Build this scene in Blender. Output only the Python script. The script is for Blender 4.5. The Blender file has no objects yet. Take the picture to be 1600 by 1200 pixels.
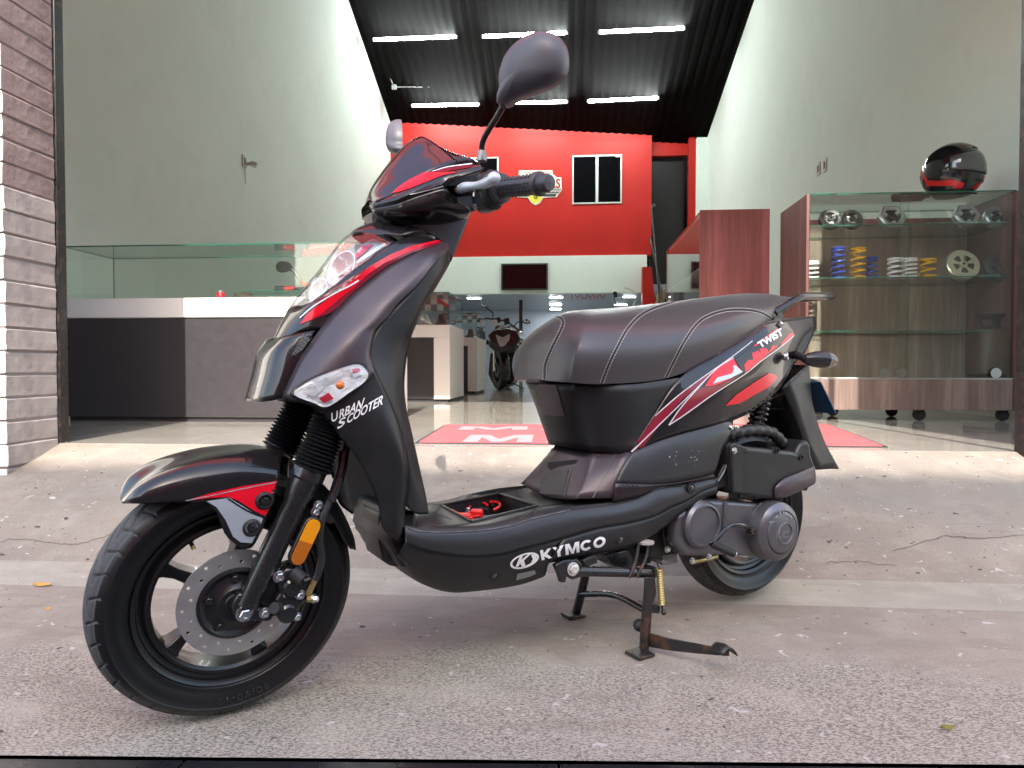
import bpy, bmesh, math, random
import numpy as np
from mathutils import Vector, Matrix
from mathutils.bvhtree import BVHTree

random.seed(7); rng = np.random.default_rng(7)
S = bpy.context.scene
COL = S.collection
rad = math.radians

# ------------------------------------------------------------------ camera
FPX = 1110.0                                   # focal length in pixels of the 1600 px wide photograph
YAW = math.atan(90/FPX); PIT = math.atan(27/FPX)
EYE = np.array([0.0, 0.0, 0.651])
FW = np.array([-math.sin(YAW)*math.cos(PIT), math.cos(YAW)*math.cos(PIT), -math.sin(PIT)])
RT = np.array([math.cos(YAW), math.sin(YAW), 0.0])
UP = np.cross(RT, FW)
cam = bpy.data.cameras.new('camera'); cam_o = bpy.data.objects.new('camera', cam); COL.objects.link(cam_o)
cam.sensor_width = 36; cam.lens = 36*FPX/1600; cam.clip_start = 0.02; cam.clip_end = 400
cam_o.matrix_world = Matrix(((RT[0], UP[0], -FW[0], EYE[0]), (RT[1], UP[1], -FW[1], EYE[1]),
                             (RT[2], UP[2], -FW[2], EYE[2]), (0, 0, 0, 1)))
S.camera = cam_o

# ------------------------------------------------------------------ light
SUN_EL = rad(38); sd = np.array([-0.09, 0.99]); sd = sd/np.linalg.norm(sd)
w = bpy.data.worlds.new('World'); S.world = w; w.use_nodes = True
nt = w.node_tree; nt.nodes.clear()
sky = nt.nodes.new('ShaderNodeTexSky'); sky.sky_type = 'NISHITA'; sky.sun_disc = False
sky.sun_elevation = SUN_EL; sky.sun_rotation = math.atan2(-sd[0], -sd[1]); sky.air_density = 1.3; sky.dust_density = 3.0; sky.ozone_density = 1.0
bg = nt.nodes.new('ShaderNodeBackground'); bg.inputs[1].default_value = 0.15
out = nt.nodes.new('ShaderNodeOutputWorld')
nt.links.new(sky.outputs[0], bg.inputs[0]); nt.links.new(bg.outputs[0], out.inputs[0])
sun = bpy.data.lights.new('sun', 'SUN'); sun.energy = 2.0; sun.angle = rad(0.5); sun.color = (1.0, 0.94, 0.86)
sun_o = bpy.data.objects.new('sun', sun); COL.objects.link(sun_o)
sun_o.rotation_euler = Vector((sd[0]*math.cos(SUN_EL), sd[1]*math.cos(SUN_EL), -math.sin(SUN_EL))).to_track_quat('-Z', 'Y').to_euler()
sun_o.location = (0, -5, 12)
S.view_settings.view_transform = 'Standard'; S.view_settings.look = 'None'
S.view_settings.exposure = 2.27; S.view_settings.gamma = 1; S.view_settings.use_curve_mapping = False
S.render.engine = 'CYCLES'
S.cycles.use_denoising = True
try: S.cycles.denoiser = 'OPENIMAGEDENOISE'
except Exception: pass
S.cycles.max_bounces = 10; S.cycles.diffuse_bounces = 6; S.cycles.glossy_bounces = 4
S.cycles.transparent_max_bounces = 24; S.cycles.transmission_bounces = 8
S.cycles.caustics_reflective = False; S.cycles.caustics_refractive = False
S.cycles.sample_clamp_indirect = 6.0

# ------------------------------------------------------------------ rays and frames
def ray(px, py): return FW + RT*((px-800)/FPX) + UP*((600-py)/FPX)
def at_v(px, py, v):                            # point of a pixel's ray at room depth v
    d = ray(px, py); return EYE + d*((v-EYE[1])/d[1])
def at_z(px, py, z):
    d = ray(px, py); return EYE + d*((z-EYE[2])/d[2])
def at_u(px, py, u):
    d = ray(px, py); return EYE + d*((u-EYE[0])/d[0])
class Frame:
    """a right handed frame: origin, e (rearwards), l (towards the left side), n (up)"""
    def __init__(s, o, e, l): s.o = np.array(o, float); s.e = np.array(e, float); s.l = np.array(l, float); s.n = np.cross(s.l, s.e)
    def __call__(s, px, py, l):
        d = ray(px, py); return EYE + d*((s.l@(s.o-EYE)+l)/(s.l@d))
    def w(s, a, l, z): return s.o + s.e*a + s.l*l + s.n*z
    def inv(s, p): d = np.asarray(p)-s.o; return np.array([d@s.e, d@s.l, d@s.n])
    def mir(s, p): p = np.asarray(p, float); return p - 2*((p-s.o)@s.l)[..., None]*s.l
def proj(p):
    d = np.asarray(p)-EYE; z = d@FW
    return np.stack([800+FPX*(d@RT)/z, 600-FPX*(d@UP)/z], -1)

# ------------------------------------------------------------------ materials
MATS = {}
def lin(c):
    return tuple(((x/255)/12.92 if x/255 <= .04045 else ((x/255+.055)/1.055)**2.4) for x in c)
def mat(name, col, rough=.5, metal=0.0, coat=0.0, coat_r=.05, bump=None, var=None, rvar=None, spec=.5, emit=None, alpha=1.0, trans=0.0, ior=1.45, dirt=None):
    """bump=(scale, strength, distance), var=(scale, amount): value noise on the colour, rvar=(scale, amount) on the roughness, dirt=(scale, amount, colour)"""
    if name in MATS: return MATS[name]
    m = bpy.data.materials.new(name); m.use_nodes = True; t = m.node_tree; b = t.nodes['Principled BSDF']
    b.inputs['Base Color'].default_value = (*col, 1); b.inputs['Roughness'].default_value = rough
    b.inputs['Metallic'].default_value = metal; b.inputs['Coat Weight'].default_value = coat
    b.inputs['Coat Roughness'].default_value = coat_r; b.inputs['Specular IOR Level'].default_value = spec
    b.inputs['Alpha'].default_value = alpha; b.inputs['Transmission Weight'].default_value = trans; b.inputs['IOR'].default_value = ior
    if emit: b.inputs['Emission Color'].default_value = (*emit[0], 1); b.inputs['Emission Strength'].default_value = emit[1]
    L = t.links.new
    tc = t.nodes.new('ShaderNodeTexCoord')
    def noise(scale, detail=4, dist=0.0):
        n = t.nodes.new('ShaderNodeTexNoise'); n.inputs['Scale'].default_value = scale; n.inputs['Detail'].default_value = detail
        n.inputs['Distortion'].default_value = dist; L(tc.outputs['Object'], n.inputs['Vector']); return n.outputs['Fac']
    def mixc(fac, a, bcol):
        x = t.nodes.new('ShaderNodeMix'); x.data_type = 'RGBA'
        L(fac, x.inputs['Factor'])
        for s, v in ((6, a), (7, bcol)):
            if hasattr(v, 'is_linked'): L(v, x.inputs[s])
            else: x.inputs[s].default_value = (*v, 1)
        return x.outputs[2]
    def ramp(fac, lo, hi, a=0.0, bb=1.0):
        r = t.nodes.new('ShaderNodeMapRange'); r.inputs[1].default_value = lo; r.inputs[2].default_value = hi
        r.inputs[3].default_value = a; r.inputs[4].default_value = bb; L(fac, r.inputs[0]); return r.outputs[0]
    cur = col
    if var:
        f = ramp(noise(var[0], 5), .3, .7)
        cur = mixc(f, tuple(c*(1-var[1]) for c in col), tuple(min(1, c*(1+var[1])) for c in col))
    if dirt:
        f = ramp(noise(dirt[0], 8, .6), .52, .68, 0, dirt[1]); cur = mixc(f, cur, dirt[2])
    if var or dirt: L(cur, b.inputs['Base Color'])
    if rvar: L(ramp(noise(rvar[0], 6, .5), .3, .7, max(0, rough-rvar[1]), min(1, rough+rvar[1])), b.inputs['Roughness'])
    if bump:
        bp = t.nodes.new('ShaderNodeBump'); bp.inputs['Strength'].default_value = bump[1]; bp.inputs['Distance'].default_value = bump[2]
        L(noise(bump[0], 3), bp.inputs['Height']); L(bp.outputs[0], b.inputs['Normal'])
    MATS[name] = m; return m
def glass_mat(name, tint, base=.06, rough=.0):
    """a thin pane: mostly see-through, mirror-like towards grazing angles"""
    if name in MATS: return MATS[name]
    m = bpy.data.materials.new(name); m.use_nodes = True; t = m.node_tree; t.nodes.clear(); L = t.links.new
    tr = t.nodes.new('ShaderNodeBsdfTransparent'); tr.inputs[0].default_value = (*tint, 1)
    gl = t.nodes.new('ShaderNodeBsdfGlossy'); gl.inputs['Roughness'].default_value = rough
    fr = t.nodes.new('ShaderNodeFresnel'); 
    ge = t.nodes.new('ShaderNodeNewGeometry'); mr = t.nodes.new('ShaderNodeMapRange'); mr.inputs[3].default_value = 1.5; mr.inputs[4].default_value = 1/1.5
    L(ge.outputs['Backfacing'], mr.inputs[0]); L(mr.outputs[0], fr.inputs[0])      # a straight ray leaves the pane as it entered
    mx = t.nodes.new('ShaderNodeMixShader'); o = t.nodes.new('ShaderNodeOutputMaterial')
    ad = t.nodes.new('ShaderNodeMath'); ad.operation = 'ADD'; ad.use_clamp = True; ad.inputs[1].default_value = base-.04
    L(fr.outputs[0], ad.inputs[0]); L(ad.outputs[0], mx.inputs[0]); L(tr.outputs[0], mx.inputs[1]); L(gl.outputs[0], mx.inputs[2]); L(mx.outputs[0], o.inputs[0])
    MATS[name] = m; return m

# ------------------------------------------------------------------ objects
POS = {}
def tag(o, label=None, cat=None, group=None, kind=None):
    if label: o['label'] = label
    if cat: o['category'] = cat
    if group: o['group'] = group
    if kind: o['kind'] = kind
    return o
def thing(name, at, label, cat, group=None):
    o = bpy.data.objects.new(name, None); COL.objects.link(o); o.location = at; o.empty_display_size = .05
    POS[o.name] = np.array(at, float); return tag(o, label, cat, group)
def part_empty(name, at, parent):
    o = bpy.data.objects.new(name, None); COL.objects.link(o); o.parent = parent; o.empty_display_size = .03
    o.location = np.array(at) - POS[parent.name]; POS[o.name] = np.array(at, float); return o
class MB:
    """collects shapes (world coordinates) for ONE mesh object"""
    def __init__(s): s.v = []; s.f = []; s.mi = []; s.cur = 0
    def add(s, V, F):
        b = len(s.v); s.v += [tuple(map(float, p)) for p in V]; s.f += [tuple(i+b for i in q) for q in F]; s.mi += [s.cur]*len(F); return s
    def box(s, lo, hi):
        (a, b, c), (d, e, f) = lo, hi
        return s.hexa([(a, b, c), (d, b, c), (d, e, c), (a, e, c)], [(a, b, f), (d, b, f), (d, e, f), (a, e, f)])
    def hexa(s, bot, top):
        return s.add(list(bot)+list(top), [(0, 3, 2, 1), (4, 5, 6, 7), (0, 1, 5, 4), (1, 2, 6, 5), (2, 3, 7, 6), (3, 0, 4, 7)])
    def prism(s, poly, off):
        n = len(poly); P = [np.array(p, float) for p in poly]; off = np.array(off, float)
        return s.add(P+[p+off for p in P], [tuple(range(n)), tuple(range(2*n-1, n-1, -1))]+[(i, i+n, (i+1) % n+n, (i+1) % n) for i in range(n)])
    def tube(s, pts, r, seg=10, cap=True):
        P = np.array(pts, float); n = len(P); r = np.full(n, r) if np.isscalar(r) else np.array(r, float)
        T = np.gradient(P, axis=0); T /= np.linalg.norm(T, axis=1)[:, None]+1e-12
        a = np.array([0, 0, 1.]) if abs(T[0][2]) < .9 else np.array([1., 0, 0]); N = np.cross(T[0], a); N /= np.linalg.norm(N)
        V = []
        for i in range(n):
            N = N - T[i]*(N@T[i]); N /= np.linalg.norm(N); B = np.cross(T[i], N)
            for k in range(seg):
                t = 2*math.pi*k/seg; V.append(P[i]+r[i]*(N*math.cos(t)+B*math.sin(t)))
        F = [(i*seg+k, i*seg+(k+1) % seg, (i+1)*seg+(k+1) % seg, (i+1)*seg+k) for i in range(n-1) for k in range(seg)]
        if cap: F += [tuple(range(seg-1, -1, -1)), tuple((n-1)*seg+k for k in range(seg))]
        return s.add(V, F)
    def lathe(s, c, ax, prof, seg=24, closed=False, a0=0, a1=2*math.pi):
        """prof: list of (radius, height along ax)"""
        c = np.array(c, float); ax = np.array(ax, float); ax /= np.linalg.norm(ax)
        h = np.array([0, 0, 1.]) if abs(ax[2]) < .9 else np.array([1., 0, 0]); X = np.cross(h, ax); X /= np.linalg.norm(X); Y = np.cross(ax, X)
        full = abs(a1-a0-2*math.pi) < 1e-6; m = seg if full else seg+1
        V = [c+ax*hh+rr*(X*math.cos(a0+(a1-a0)*k/seg)+Y*math.sin(a0+(a1-a0)*k/seg)) for rr, hh in prof for k in range(m)]
        n = len(prof); F = []
        for i in range(n if closed else n-1):
            for k in range(seg):
                k2 = (k+1) % m; j = (i+1) % n
                F.append((i*m+k, i*m+k2, j*m+k2, j*m+k))
        return s.add(V, F)
    def ball(s, c, r, seg=12, rings=8, ax=(0, 0, 1)):
        r3 = r
        return s.lathe(c, ax, [(max(1e-4, r3*math.sin(math.pi*i/rings)), -r3*math.cos(math.pi*i/rings)) for i in range(rings+1)], seg)
    def bolt(s, c, ax, r, h, hexa=True):
        ax = np.array(ax, float); ax /= np.linalg.norm(ax); c = np.array(c, float)
        s.lathe(c, ax, [(r*1.35, 0), (r*1.35, h*.25), (r, h*.25)], 16)
        return s.lathe(c, ax, [(r, h*.2), (r, h*.9), (r*.85, h), (r*.45, h), (r*.4, h*.85), (1e-4, h*.85)], 6 if hexa else 16)
    def build(s, name, m, parent=None, smooth=True, angle=35, bevel=None, bseg=2, sub=0, solid=None, face=None):
        me = bpy.data.meshes.new(name)
        V = np.array(s.v); c = (V.min(0)+V.max(0))/2
        base = POS[parent.name] if parent is not None else np.zeros(3)
        me.from_pydata([tuple(p-c) for p in V], [], s.f)
        ms = m if isinstance(m, (list, tuple)) else [m]
        for x in ms: me.materials.append(x)
        if len(ms) > 1: me.polygons.foreach_set('material_index', s.mi)
        me.validate()
        bm = bmesh.new(); bm.from_mesh(me)
        if face is None: bmesh.ops.recalc_face_normals(bm, faces=bm.faces)
        else:                                       # open sheet: outer side towards `face`
            bmesh.ops.recalc_face_normals(bm, faces=bm.faces); fc = Vector(face)-Vector(c)
            d = sum((fc-f.calc_center_median()).normalized().dot(f.normal)*f.calc_area() for f in bm.faces)
            if d < 0: bmesh.ops.reverse_faces(bm, faces=bm.faces)
        bm.to_mesh(me); bm.free()
        if smooth:
            me.shade_smooth()
            if angle: me.set_sharp_from_angle(angle=rad(angle))
        o = bpy.data.objects.new(name, me); COL.objects.link(o)
        if parent is not None: o.parent = parent
        o.location = c-base; POS[o.name] = c
        if solid: md = o.modifiers.new('thickness', 'SOLIDIFY'); md.thickness = solid; md.offset = -1; md.use_even_offset = False
        if bevel: md = o.modifiers.new('bevel', 'BEVEL'); md.width = bevel; md.segments = bseg; md.limit_method = 'ANGLE'; md.angle_limit = rad(40); md.harden_normals = False
        if sub: md = o.modifiers.new('sub', 'SUBSURF'); md.levels = sub; md.render_levels = sub
        return o
def copy_thing(o, loc, label=None, parent=None):
    c = o.copy(); COL.objects.link(c); c.parent = parent
    if parent is None: c.location = loc; POS[c.name] = np.array(loc, float)
    if label: c['label'] = label
    for ch in o.children: copy_thing(ch, None, parent=c)
    return c

def crom(P, n, closed=False):
    """Catmull-Rom through the points P (k x d), n samples per span"""
    P = np.array(P, float); k = len(P)
    if k == 2: return P[0]+(P[1]-P[0])*np.linspace(0, 1, n+1)[:, None]
    if closed: Q = np.vstack([P[-1], P, P[0], P[1]]); sp = k
    else: Q = np.vstack([2*P[0]-P[1], P, 2*P[-1]-P[-2]]); sp = k-1
    o = []
    for i in range(sp):
        a, b, c, d = Q[i:i+4]
        for t in np.arange(n)/n:
            o.append(.5*((2*b)+(-a+c)*t+(2*a-5*b+4*c-d)*t*t+(-a+3*b-3*c+d)*t**3))
    if not closed: o.append(P[-1])
    return np.array(o)
def grid(rows, nu=5, nv=5, lin_u=False, lin_v=False):
    """rows of equal length of 3D points -> smooth grid (array m x n x 3)"""
    R = [np.array(r, float) for r in rows]
    A = np.array([crom(r, nu) if not lin_u else np.vstack([r[i]+(r[i+1]-r[i])*t for i in range(len(r)-1) for t in np.arange(nu)/nu]+[r[-1:]]) for r in R])
    if lin_v: return np.array([A[i]+(A[i+1]-A[i])*t for i in range(len(A)-1) for t in np.arange(nv)/nv]+[A[-1]])
    return np.stack([crom(A[:, j], nv) for j in range(A.shape[1])], 1)
def gridfaces(G, cu=False, cv=False):
    m, n = G.shape[:2]; F = []
    for i in range(m if cv else m-1):
        for j in range(n if cu else n-1):
            F.append((i*n+j, i*n+(j+1) % n, ((i+1) % m)*n+(j+1) % n, ((i+1) % m)*n+j))
    return F
def spline(P, n=6): return crom(P, n)

# heavy extended capitals, drawn as polygons in the unit square
def _arc(a0, a1, r0, r1, n=22):
    A = np.linspace(rad(a0), rad(a1), n); f = lambda r, q: (.5+r*math.cos(q), .5+r*math.sin(q))
    return [f(r1, q) for q in A]+[f(r0, q) for q in A[::-1]]
HEAVY = {'K': [[(0, 0), (.27, 0), (.27, 1), (0, 1)], [(.27, .62), (.27, .34), (.66, 0), (1, 0), (.55, .5), (1, 1), (.68, 1)]],
         'Y': [[(.36, 0), (.64, 0), (.64, .44), (1, 1), (.69, 1), (.5, .66), (.31, 1), (0, 1), (.36, .44)]],
         'M': [[(0, 0), (.22, 0), (.22, .64), (.42, 0), (.58, 0), (.78, .64), (.78, 0), (1, 0), (1, 1), (.70, 1), (.5, .36), (.30, 1), (0, 1)]],
         'A': [[(0, 0), (.28, 0), (.36, .24), (.64, .24), (.72, 0), (1, 0), (.66, 1), (.34, 1)]],
         'C': [_arc(38, 322, .25, .5)], 'O': [_arc(0, 180, .25, .5), _arc(180, 360, .25, .5)]}
def heavy_px(body, quad, gap=.10):
    q = [np.array(x, float) for x in quad]; W = {'M': 1.25, 'O': 1.1, 'C': 1.05}; tot = sum(W.get(c, 1) for c in body)+gap*(len(body)-1); x0 = 0; polys = []
    for ch in body:
        w_ = W.get(ch, 1)
        for P in HEAVY[ch]:
            polys.append([tuple(q[0]*(1-x)*(1-y)+q[1]*x*(1-y)+q[2]*x*y+q[3]*(1-x)*y) for x, y in [((x0+px*w_)/tot, py) for px, py in P]])
        x0 += w_+gap
    return polys
# ------------------------------------------------------------------ flat print that follows a surface
def bvh_of(*objs):
    V = []; F = []
    dg = bpy.context.evaluated_depsgraph_get()
    for o in objs:
        ev = o.evaluated_get(dg); me = ev.to_mesh(); b = len(V); p = Vector(POS[o.name])
        V += [v.co+p for v in me.vertices]; F += [tuple(i+b for i in q.vertices) for q in me.polygons]; ev.to_mesh_clear()
    return BVHTree.FromPolygons(V, F)
def wrap(name, polys, bvh, m, parent, off=.0012, step=7, holes=None):
    """polys: pixel outlines (lists of px,py); they are laid on the surface they fall on, like stickers"""
    bm = bmesh.new()
    for P in polys:
        Q = []
        for i in range(len(P)):
            a = np.array(P[i], float); b = np.array(P[(i+1) % len(P)], float); k = max(1, int(np.linalg.norm(b-a)/step))
            Q += [a+(b-a)*t/k for t in range(k)]
        vs = [bm.verts.new((q[0], q[1], 0)) for q in Q]; 
        es = [bm.edges.new((vs[i], vs[(i+1) % len(vs)])) for i in range(len(vs))]
        bmesh.ops.triangle_fill(bm, use_beauty=True, use_dissolve=False, edges=es)
    for _ in range(4):
        lg = [e for e in bm.edges if e.calc_length() > step*1.5]
        if not lg: break
        bmesh.ops.subdivide_edges(bm, edges=lg, cuts=1); bmesh.ops.triangulate(bm, faces=bm.faces)
    return lay(name, bm, bvh, m, parent, off)
def lay(name, bm, bvh, m, parent, off):
    s = MB(); eye = Vector(EYE); V = []
    bm.verts.index_update()
    for v in bm.verts:
        d = Vector(ray(v.co.x, v.co.y)).normalized(); h = bvh.ray_cast(eye, d)
        if h[0] is None:
            V.append(None); continue
        n = h[1] if h[1].dot(d) < 0 else -h[1]; V.append(np.array(h[0]+n*off))
    F = [tuple(v.index for v in f.verts) for f in bm.faces]
    good = [f for f in F if all(V[i] is not None for i in f) and max(np.linalg.norm(V[f[i]]-V[f[i-1]]) for i in range(len(f))) < .06]
    bm.free()
    if not good: print('EMPTY PRINT', name, parent.name if parent else None, sum(v is not None for v in V), len(V)); return {}
    used = sorted({i for f in good for i in f}); ix = {k: j for j, k in enumerate(used)}
    s.add([V[i] for i in used], [tuple(ix[i] for i in f) for f in good])
    return s.build(name, m, parent, face=EYE, angle=None)
def strip_poly(pts, wd):
    """a pixel polyline given a width -> outline; wd scalar or (start, end)"""
    P = crom(pts, 5); n = len(P); T = np.gradient(P, axis=0); T /= np.linalg.norm(T, axis=1)[:, None]; N = np.stack([-T[:, 1], T[:, 0]], 1)
    wv = np.full(n, wd) if np.isscalar(wd) else np.interp(np.linspace(0, 1, n), np.linspace(0, 1, len(wd)), wd)
    return list(map(tuple, P+N*wv[:, None]/2))+list(map(tuple, (P-N*wv[:, None]/2)[::-1]))
def text_mesh(body, bold=0.0, shear=0.0, spacing=1.0):
    c = bpy.data.curves.new('lettering', 'FONT'); c.body = body; c.size = 1; c.offset = bold; c.shear = shear; c.space_character = spacing; c.resolution_u = 4
    o = bpy.data.objects.new('lettering', c); me = bpy.data.meshes.new_from_object(o)
    bm = bmesh.new(); bm.from_mesh(me); bpy.data.objects.remove(o); bpy.data.curves.remove(c); bpy.data.meshes.remove(me)
    X = [v.co.x for v in bm.verts]; Y = [v.co.y for v in bm.verts]
    for v in bm.verts: v.co.x = (v.co.x-min(X))/(max(X)-min(X)); v.co.y = (v.co.y-min(Y))/(max(Y)-min(Y)); v.co.z = 0
    return bm
def text_px(name, body, quad, bvh, m, parent, bold=0.0, shear=0.0, off=.0014, spacing=1.0):
    """quad: pixel corners lower-left, lower-right, upper-right, upper-left"""
    bm = text_mesh(body, bold, shear, spacing); q = [np.array(x, float) for x in quad]
    for v in bm.verts:
        x, y = v.co.x, v.co.y; p = q[0]*(1-x)*(1-y)+q[1]*x*(1-y)+q[2]*x*y+q[3]*(1-x)*y; v.co.x, v.co.y = p
    return lay(name, bm, bvh, m, parent, off)
def text_3d(name, body, quad3, m, parent, depth=None, bold=0.0, shear=0.0, spacing=1.0):
    bm = text_mesh(body, bold, shear, spacing); q = [np.array(x, float) for x in quad3]; s = MB(); bm.verts.index_update()
    V = [q[0]*(1-v.co.x)*(1-v.co.y)+q[1]*v.co.x*(1-v.co.y)+q[2]*v.co.x*v.co.y+q[3]*(1-v.co.x)*v.co.y for v in bm.verts]
    s.add(V, [tuple(v.index for v in f.verts) for f in bm.faces]); bm.free()
    return s.build(name, m, parent, face=EYE, angle=None, solid=depth)

# ================================================================== SETTING
ZS = .29; VT = 3.17; VN = 2.847; VR = 2.23; VW = 16.3      # shop floor height, threshold, pillar front, foot of the ramp, red wall
UL, UR = -4.145, 3.05                                       # the shop's side walls
OL, OR = -2.40, 1.913                                      # the opening's sides
def ground_mat(name, base, pit, light, stain, pitted):
    m = bpy.data.materials.new(name); m.use_nodes = True; t = m.node_tree; b = t.nodes['Principled BSDF']; L = t.links.new
    tc = t.nodes.new('ShaderNodeTexCoord')
    def noise(sc, det=5, dist=0., stretch=None):
        n = t.nodes.new('ShaderNodeTexNoise'); n.inputs['Scale'].default_value = sc; n.inputs['Detail'].default_value = det; n.inputs['Distortion'].default_value = dist
        if stretch:
            mp = t.nodes.new('ShaderNodeMapping'); mp.inputs['Scale'].default_value = stretch; L(tc.outputs['Object'], mp.inputs[0]); L(mp.outputs[0], n.inputs['Vector'])
        else: L(tc.outputs['Object'], n.inputs['Vector'])
        return n.outputs['Fac']
    def rng_(f, a, c, lo=0., hi=1.):
        r = t.nodes.new('ShaderNodeMapRange'); r.inputs[1].default_value = a; r.inputs[2].default_value = c; r.inputs[3].default_value = lo; r.inputs[4].default_value = hi; L(f, r.inputs[0]); return r.outputs[0]
    def mix(f, a, c):
        x = t.nodes.new('ShaderNodeMix'); x.data_type = 'RGBA'; L(f, x.inputs['Factor'])
        for s, v in ((6, a), (7, c)):
            if hasattr(v, 'is_linked'): L(v, x.inputs[s])
            else: x.inputs[s].default_value = (*v, 1)
        return x.outputs[2]
    def mul(a, c):
        x = t.nodes.new('ShaderNodeMath'); x.operation = 'MULTIPLY'; L(a, x.inputs[0])
        if hasattr(c, 'is_linked'): L(c, x.inputs[1])
        else: x.inputs[1].default_value = c
        return x.outputs[0]
    c = mix(rng_(noise(2.2, 6, .4), .35, .65), base, stain)
    c = mix(rng_(noise(9, 6, .3), .45, .75, 0, .5), c, light)
    c = mix(rng_(noise(260, 3), .56, .72, 0, .75), c, tuple(x*.5 for x in base))        # fine aggregate
    c = mix(rng_(noise(430, 2), .60, .75, 0, .6), c, tuple(min(1, x*1.45) for x in light))
    pits = rng_(noise(150, 7, .8, (1, 2.2, 1)), .475, .56)                                     # where the fine top coat is worn off
    zone = rng_(noise(2.3, 7, .6), .30, .60)
    if pitted == 1:                                                     # the top coat is worn off along the kerb side
        sx = t.nodes.new('ShaderNodeSeparateXYZ'); L(tc.outputs['Object'], sx.inputs[0])
        wv = t.nodes.new('ShaderNodeMath'); wv.operation = 'MULTIPLY_ADD'; L(noise(2.6, 6, .5), wv.inputs[0]); wv.inputs[1].default_value = -.62; L(sx.outputs['Y'], wv.inputs[2])
        fine_ = t.nodes.new('ShaderNodeMath'); fine_.operation = 'MULTIPLY_ADD'; L(noise(26, 6, .5, (1, 2, 1)), fine_.inputs[0]); fine_.inputs[1].default_value = -.16; L(wv.outputs[0], fine_.inputs[2])
        worn = rng_(fine_.outputs[0], 1.66-.39, 1.54-.39)
        zone = mul(worn, rng_(noise(3.3, 6, .6), .22, .46))
    pm = mul(pits, zone)
    if pitted == 1: c = mix(mul(worn, .75), c, (.43, .385, .325))
    c = mix(mul(pm, .9 if pitted == 1 else pitted), c, pit)
    c = mix(rng_(noise(1.1, 5, .8), .50, .72, 0, .55), c, (.225, .215, .198))
    c = mix(rng_(noise(5.5, 8, 1.2, (.5, 2.2, 1)), .56, .64, 0, .35), c, tuple(x*.72 for x in base))
    sp = mix(rng_(noise(38, 2),   .705, .74, 0, .9), c, (.06, .055, .055))                      # dark spots of old gum and oil
    c = mix(rng_(noise(23, 2, 1.0), .70, .725, 0, .6), sp, (.55, .53, .52))
    L(c, b.inputs['Base Color']); b.inputs['Roughness'].default_value = .88; b.inputs['Specular IOR Level'].default_value = .25
    bp = t.nodes.new('ShaderNodeBump'); bp.inputs['Strength'].default_value = .5; bp.inputs['Distance'].default_value = .003
    h = t.nodes.new('ShaderNodeMath'); h.operation = 'ADD'; L(noise(300, 3), h.inputs[0]); L(mul(pm, -1.2), h.inputs[1]); L(h.outputs[0], bp.inputs['Height'])
    L(bp.outputs[0], b.inputs['Normal']); MATS[name] = m; return m
CONC = ground_mat('worn concrete', (.300, .252, .206), (.15, .128, .11), (.41, .362, .305), (.245, .205, .172), .25)
CONC2 = ground_mat('pitted pavement', (.275, .230, .190), (.130, .113, .098), (.38, .333, .28), (.222, .188, .158), 1)
JOINT = ground_mat('smooth cement joint', (.40, .365, .30), (.25, .222, .192), (.48, .442, .37), (.32, .284, .236), .05)
def sheet(name, quad, m, nx, ny, wob=0.0, kind='structure'):
    """quad a,b,c,d (a-b near edge); gently uneven sheet; world coordinates kept in the mesh"""
    a, b, c, d = [np.array(q, float) for q in quad]; V = []; F = []
    for j in range(ny+1):
        for i in range(nx+1):
            x, y = i/nx, j/ny; p = a*(1-x)*(1-y)+b*x*(1-y)+c*x*y+d*(1-x)*y
            e = min(1, 8*min(y, 1-y)) if wob else 0
            V.append(p+np.array([0, 0, wob*e*(math.sin(p[0]*3.1+p[1]*2)+.6*math.sin(p[0]*7.3-p[1]*9))]))
    for j in range(ny):
        for i in range(nx): F.append((j*(nx+1)+i, j*(nx+1)+i+1, (j+1)*(nx+1)+i+1, (j+1)*(nx+1)+i))
    me = bpy.data.meshes.new(name); me.from_pydata(V, [], F); me.materials.append(m); me.shade_smooth()
    o = bpy.data.objects.new(name, me); COL.objects.link(o); o['kind'] = kind; POS[o.name] = np.zeros(3); return o
k0 = at_z(0, 1180, 0); k1 = at_z(1600, 1195, 0); kd = (k1-k0)/(k1[0]-k0[0])
kl = k0+kd*(-14-k0[0]); kr = k0+kd*(14-k0[0])
# worn front of the pavement, then the smoother part up to the foot of the ramp
pav = sheet('pavement', [kl, kr, (14, 1.98, 0), (-14, 1.98, 0)], CONC2, 160, 24, .0015)
sheet('cement_joint', [(-14, 1.98, 0), (14, 1.98, 0), (14, VR, 0), (-14, VR, 0)], JOINT, 160, 4)
rmp = sheet('ramp', [(-14, VR, 0), (14, VR, 0), (14, VT, ZS), (-14, VT, ZS)], CONC, 120, 16, .004)
# black tiled edge of the pavement and the road below it
EDGE = mat('black edging', lin((24, 24, 28)), .35, bump=(90, .2, .001), rvar=(30, .12))
n_edge = np.array([kd[1], -1, 0]); n_edge /= np.linalg.norm(n_edge)
for i in range(-4, 5):
    a = k0+kd*(at_z(290, 1183, 0)[0]-k0[0]+i*.62+.002); b = a+kd*.616
    s = MB(); s.hexa([a+n_edge*.004-[0, 0, .1], a+n_edge*.16-[0, 0, .1], b+n_edge*.16-[0, 0, .1], b+n_edge*.004-[0, 0, .1]],
                     [a+n_edge*.004-[0, 0, .003], a+n_edge*.16-[0, 0, .003], b+n_edge*.16-[0, 0, .003], b+n_edge*.004-[0, 0, .003]])
    o = s.build('edging_tile', EDGE, bevel=.002); o['kind'] = 'structure'
ASPH = mat('asphalt', (.05, .05, .052), .85, bump=(120, .4, .004), var=(40, .3))
sheet('road', [(-30, -8, -.14), (30, -8, -.14), kr+[0, -.1, -.14], kl+[0, -.1, -.14]], ASPH, 4, 4)

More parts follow.
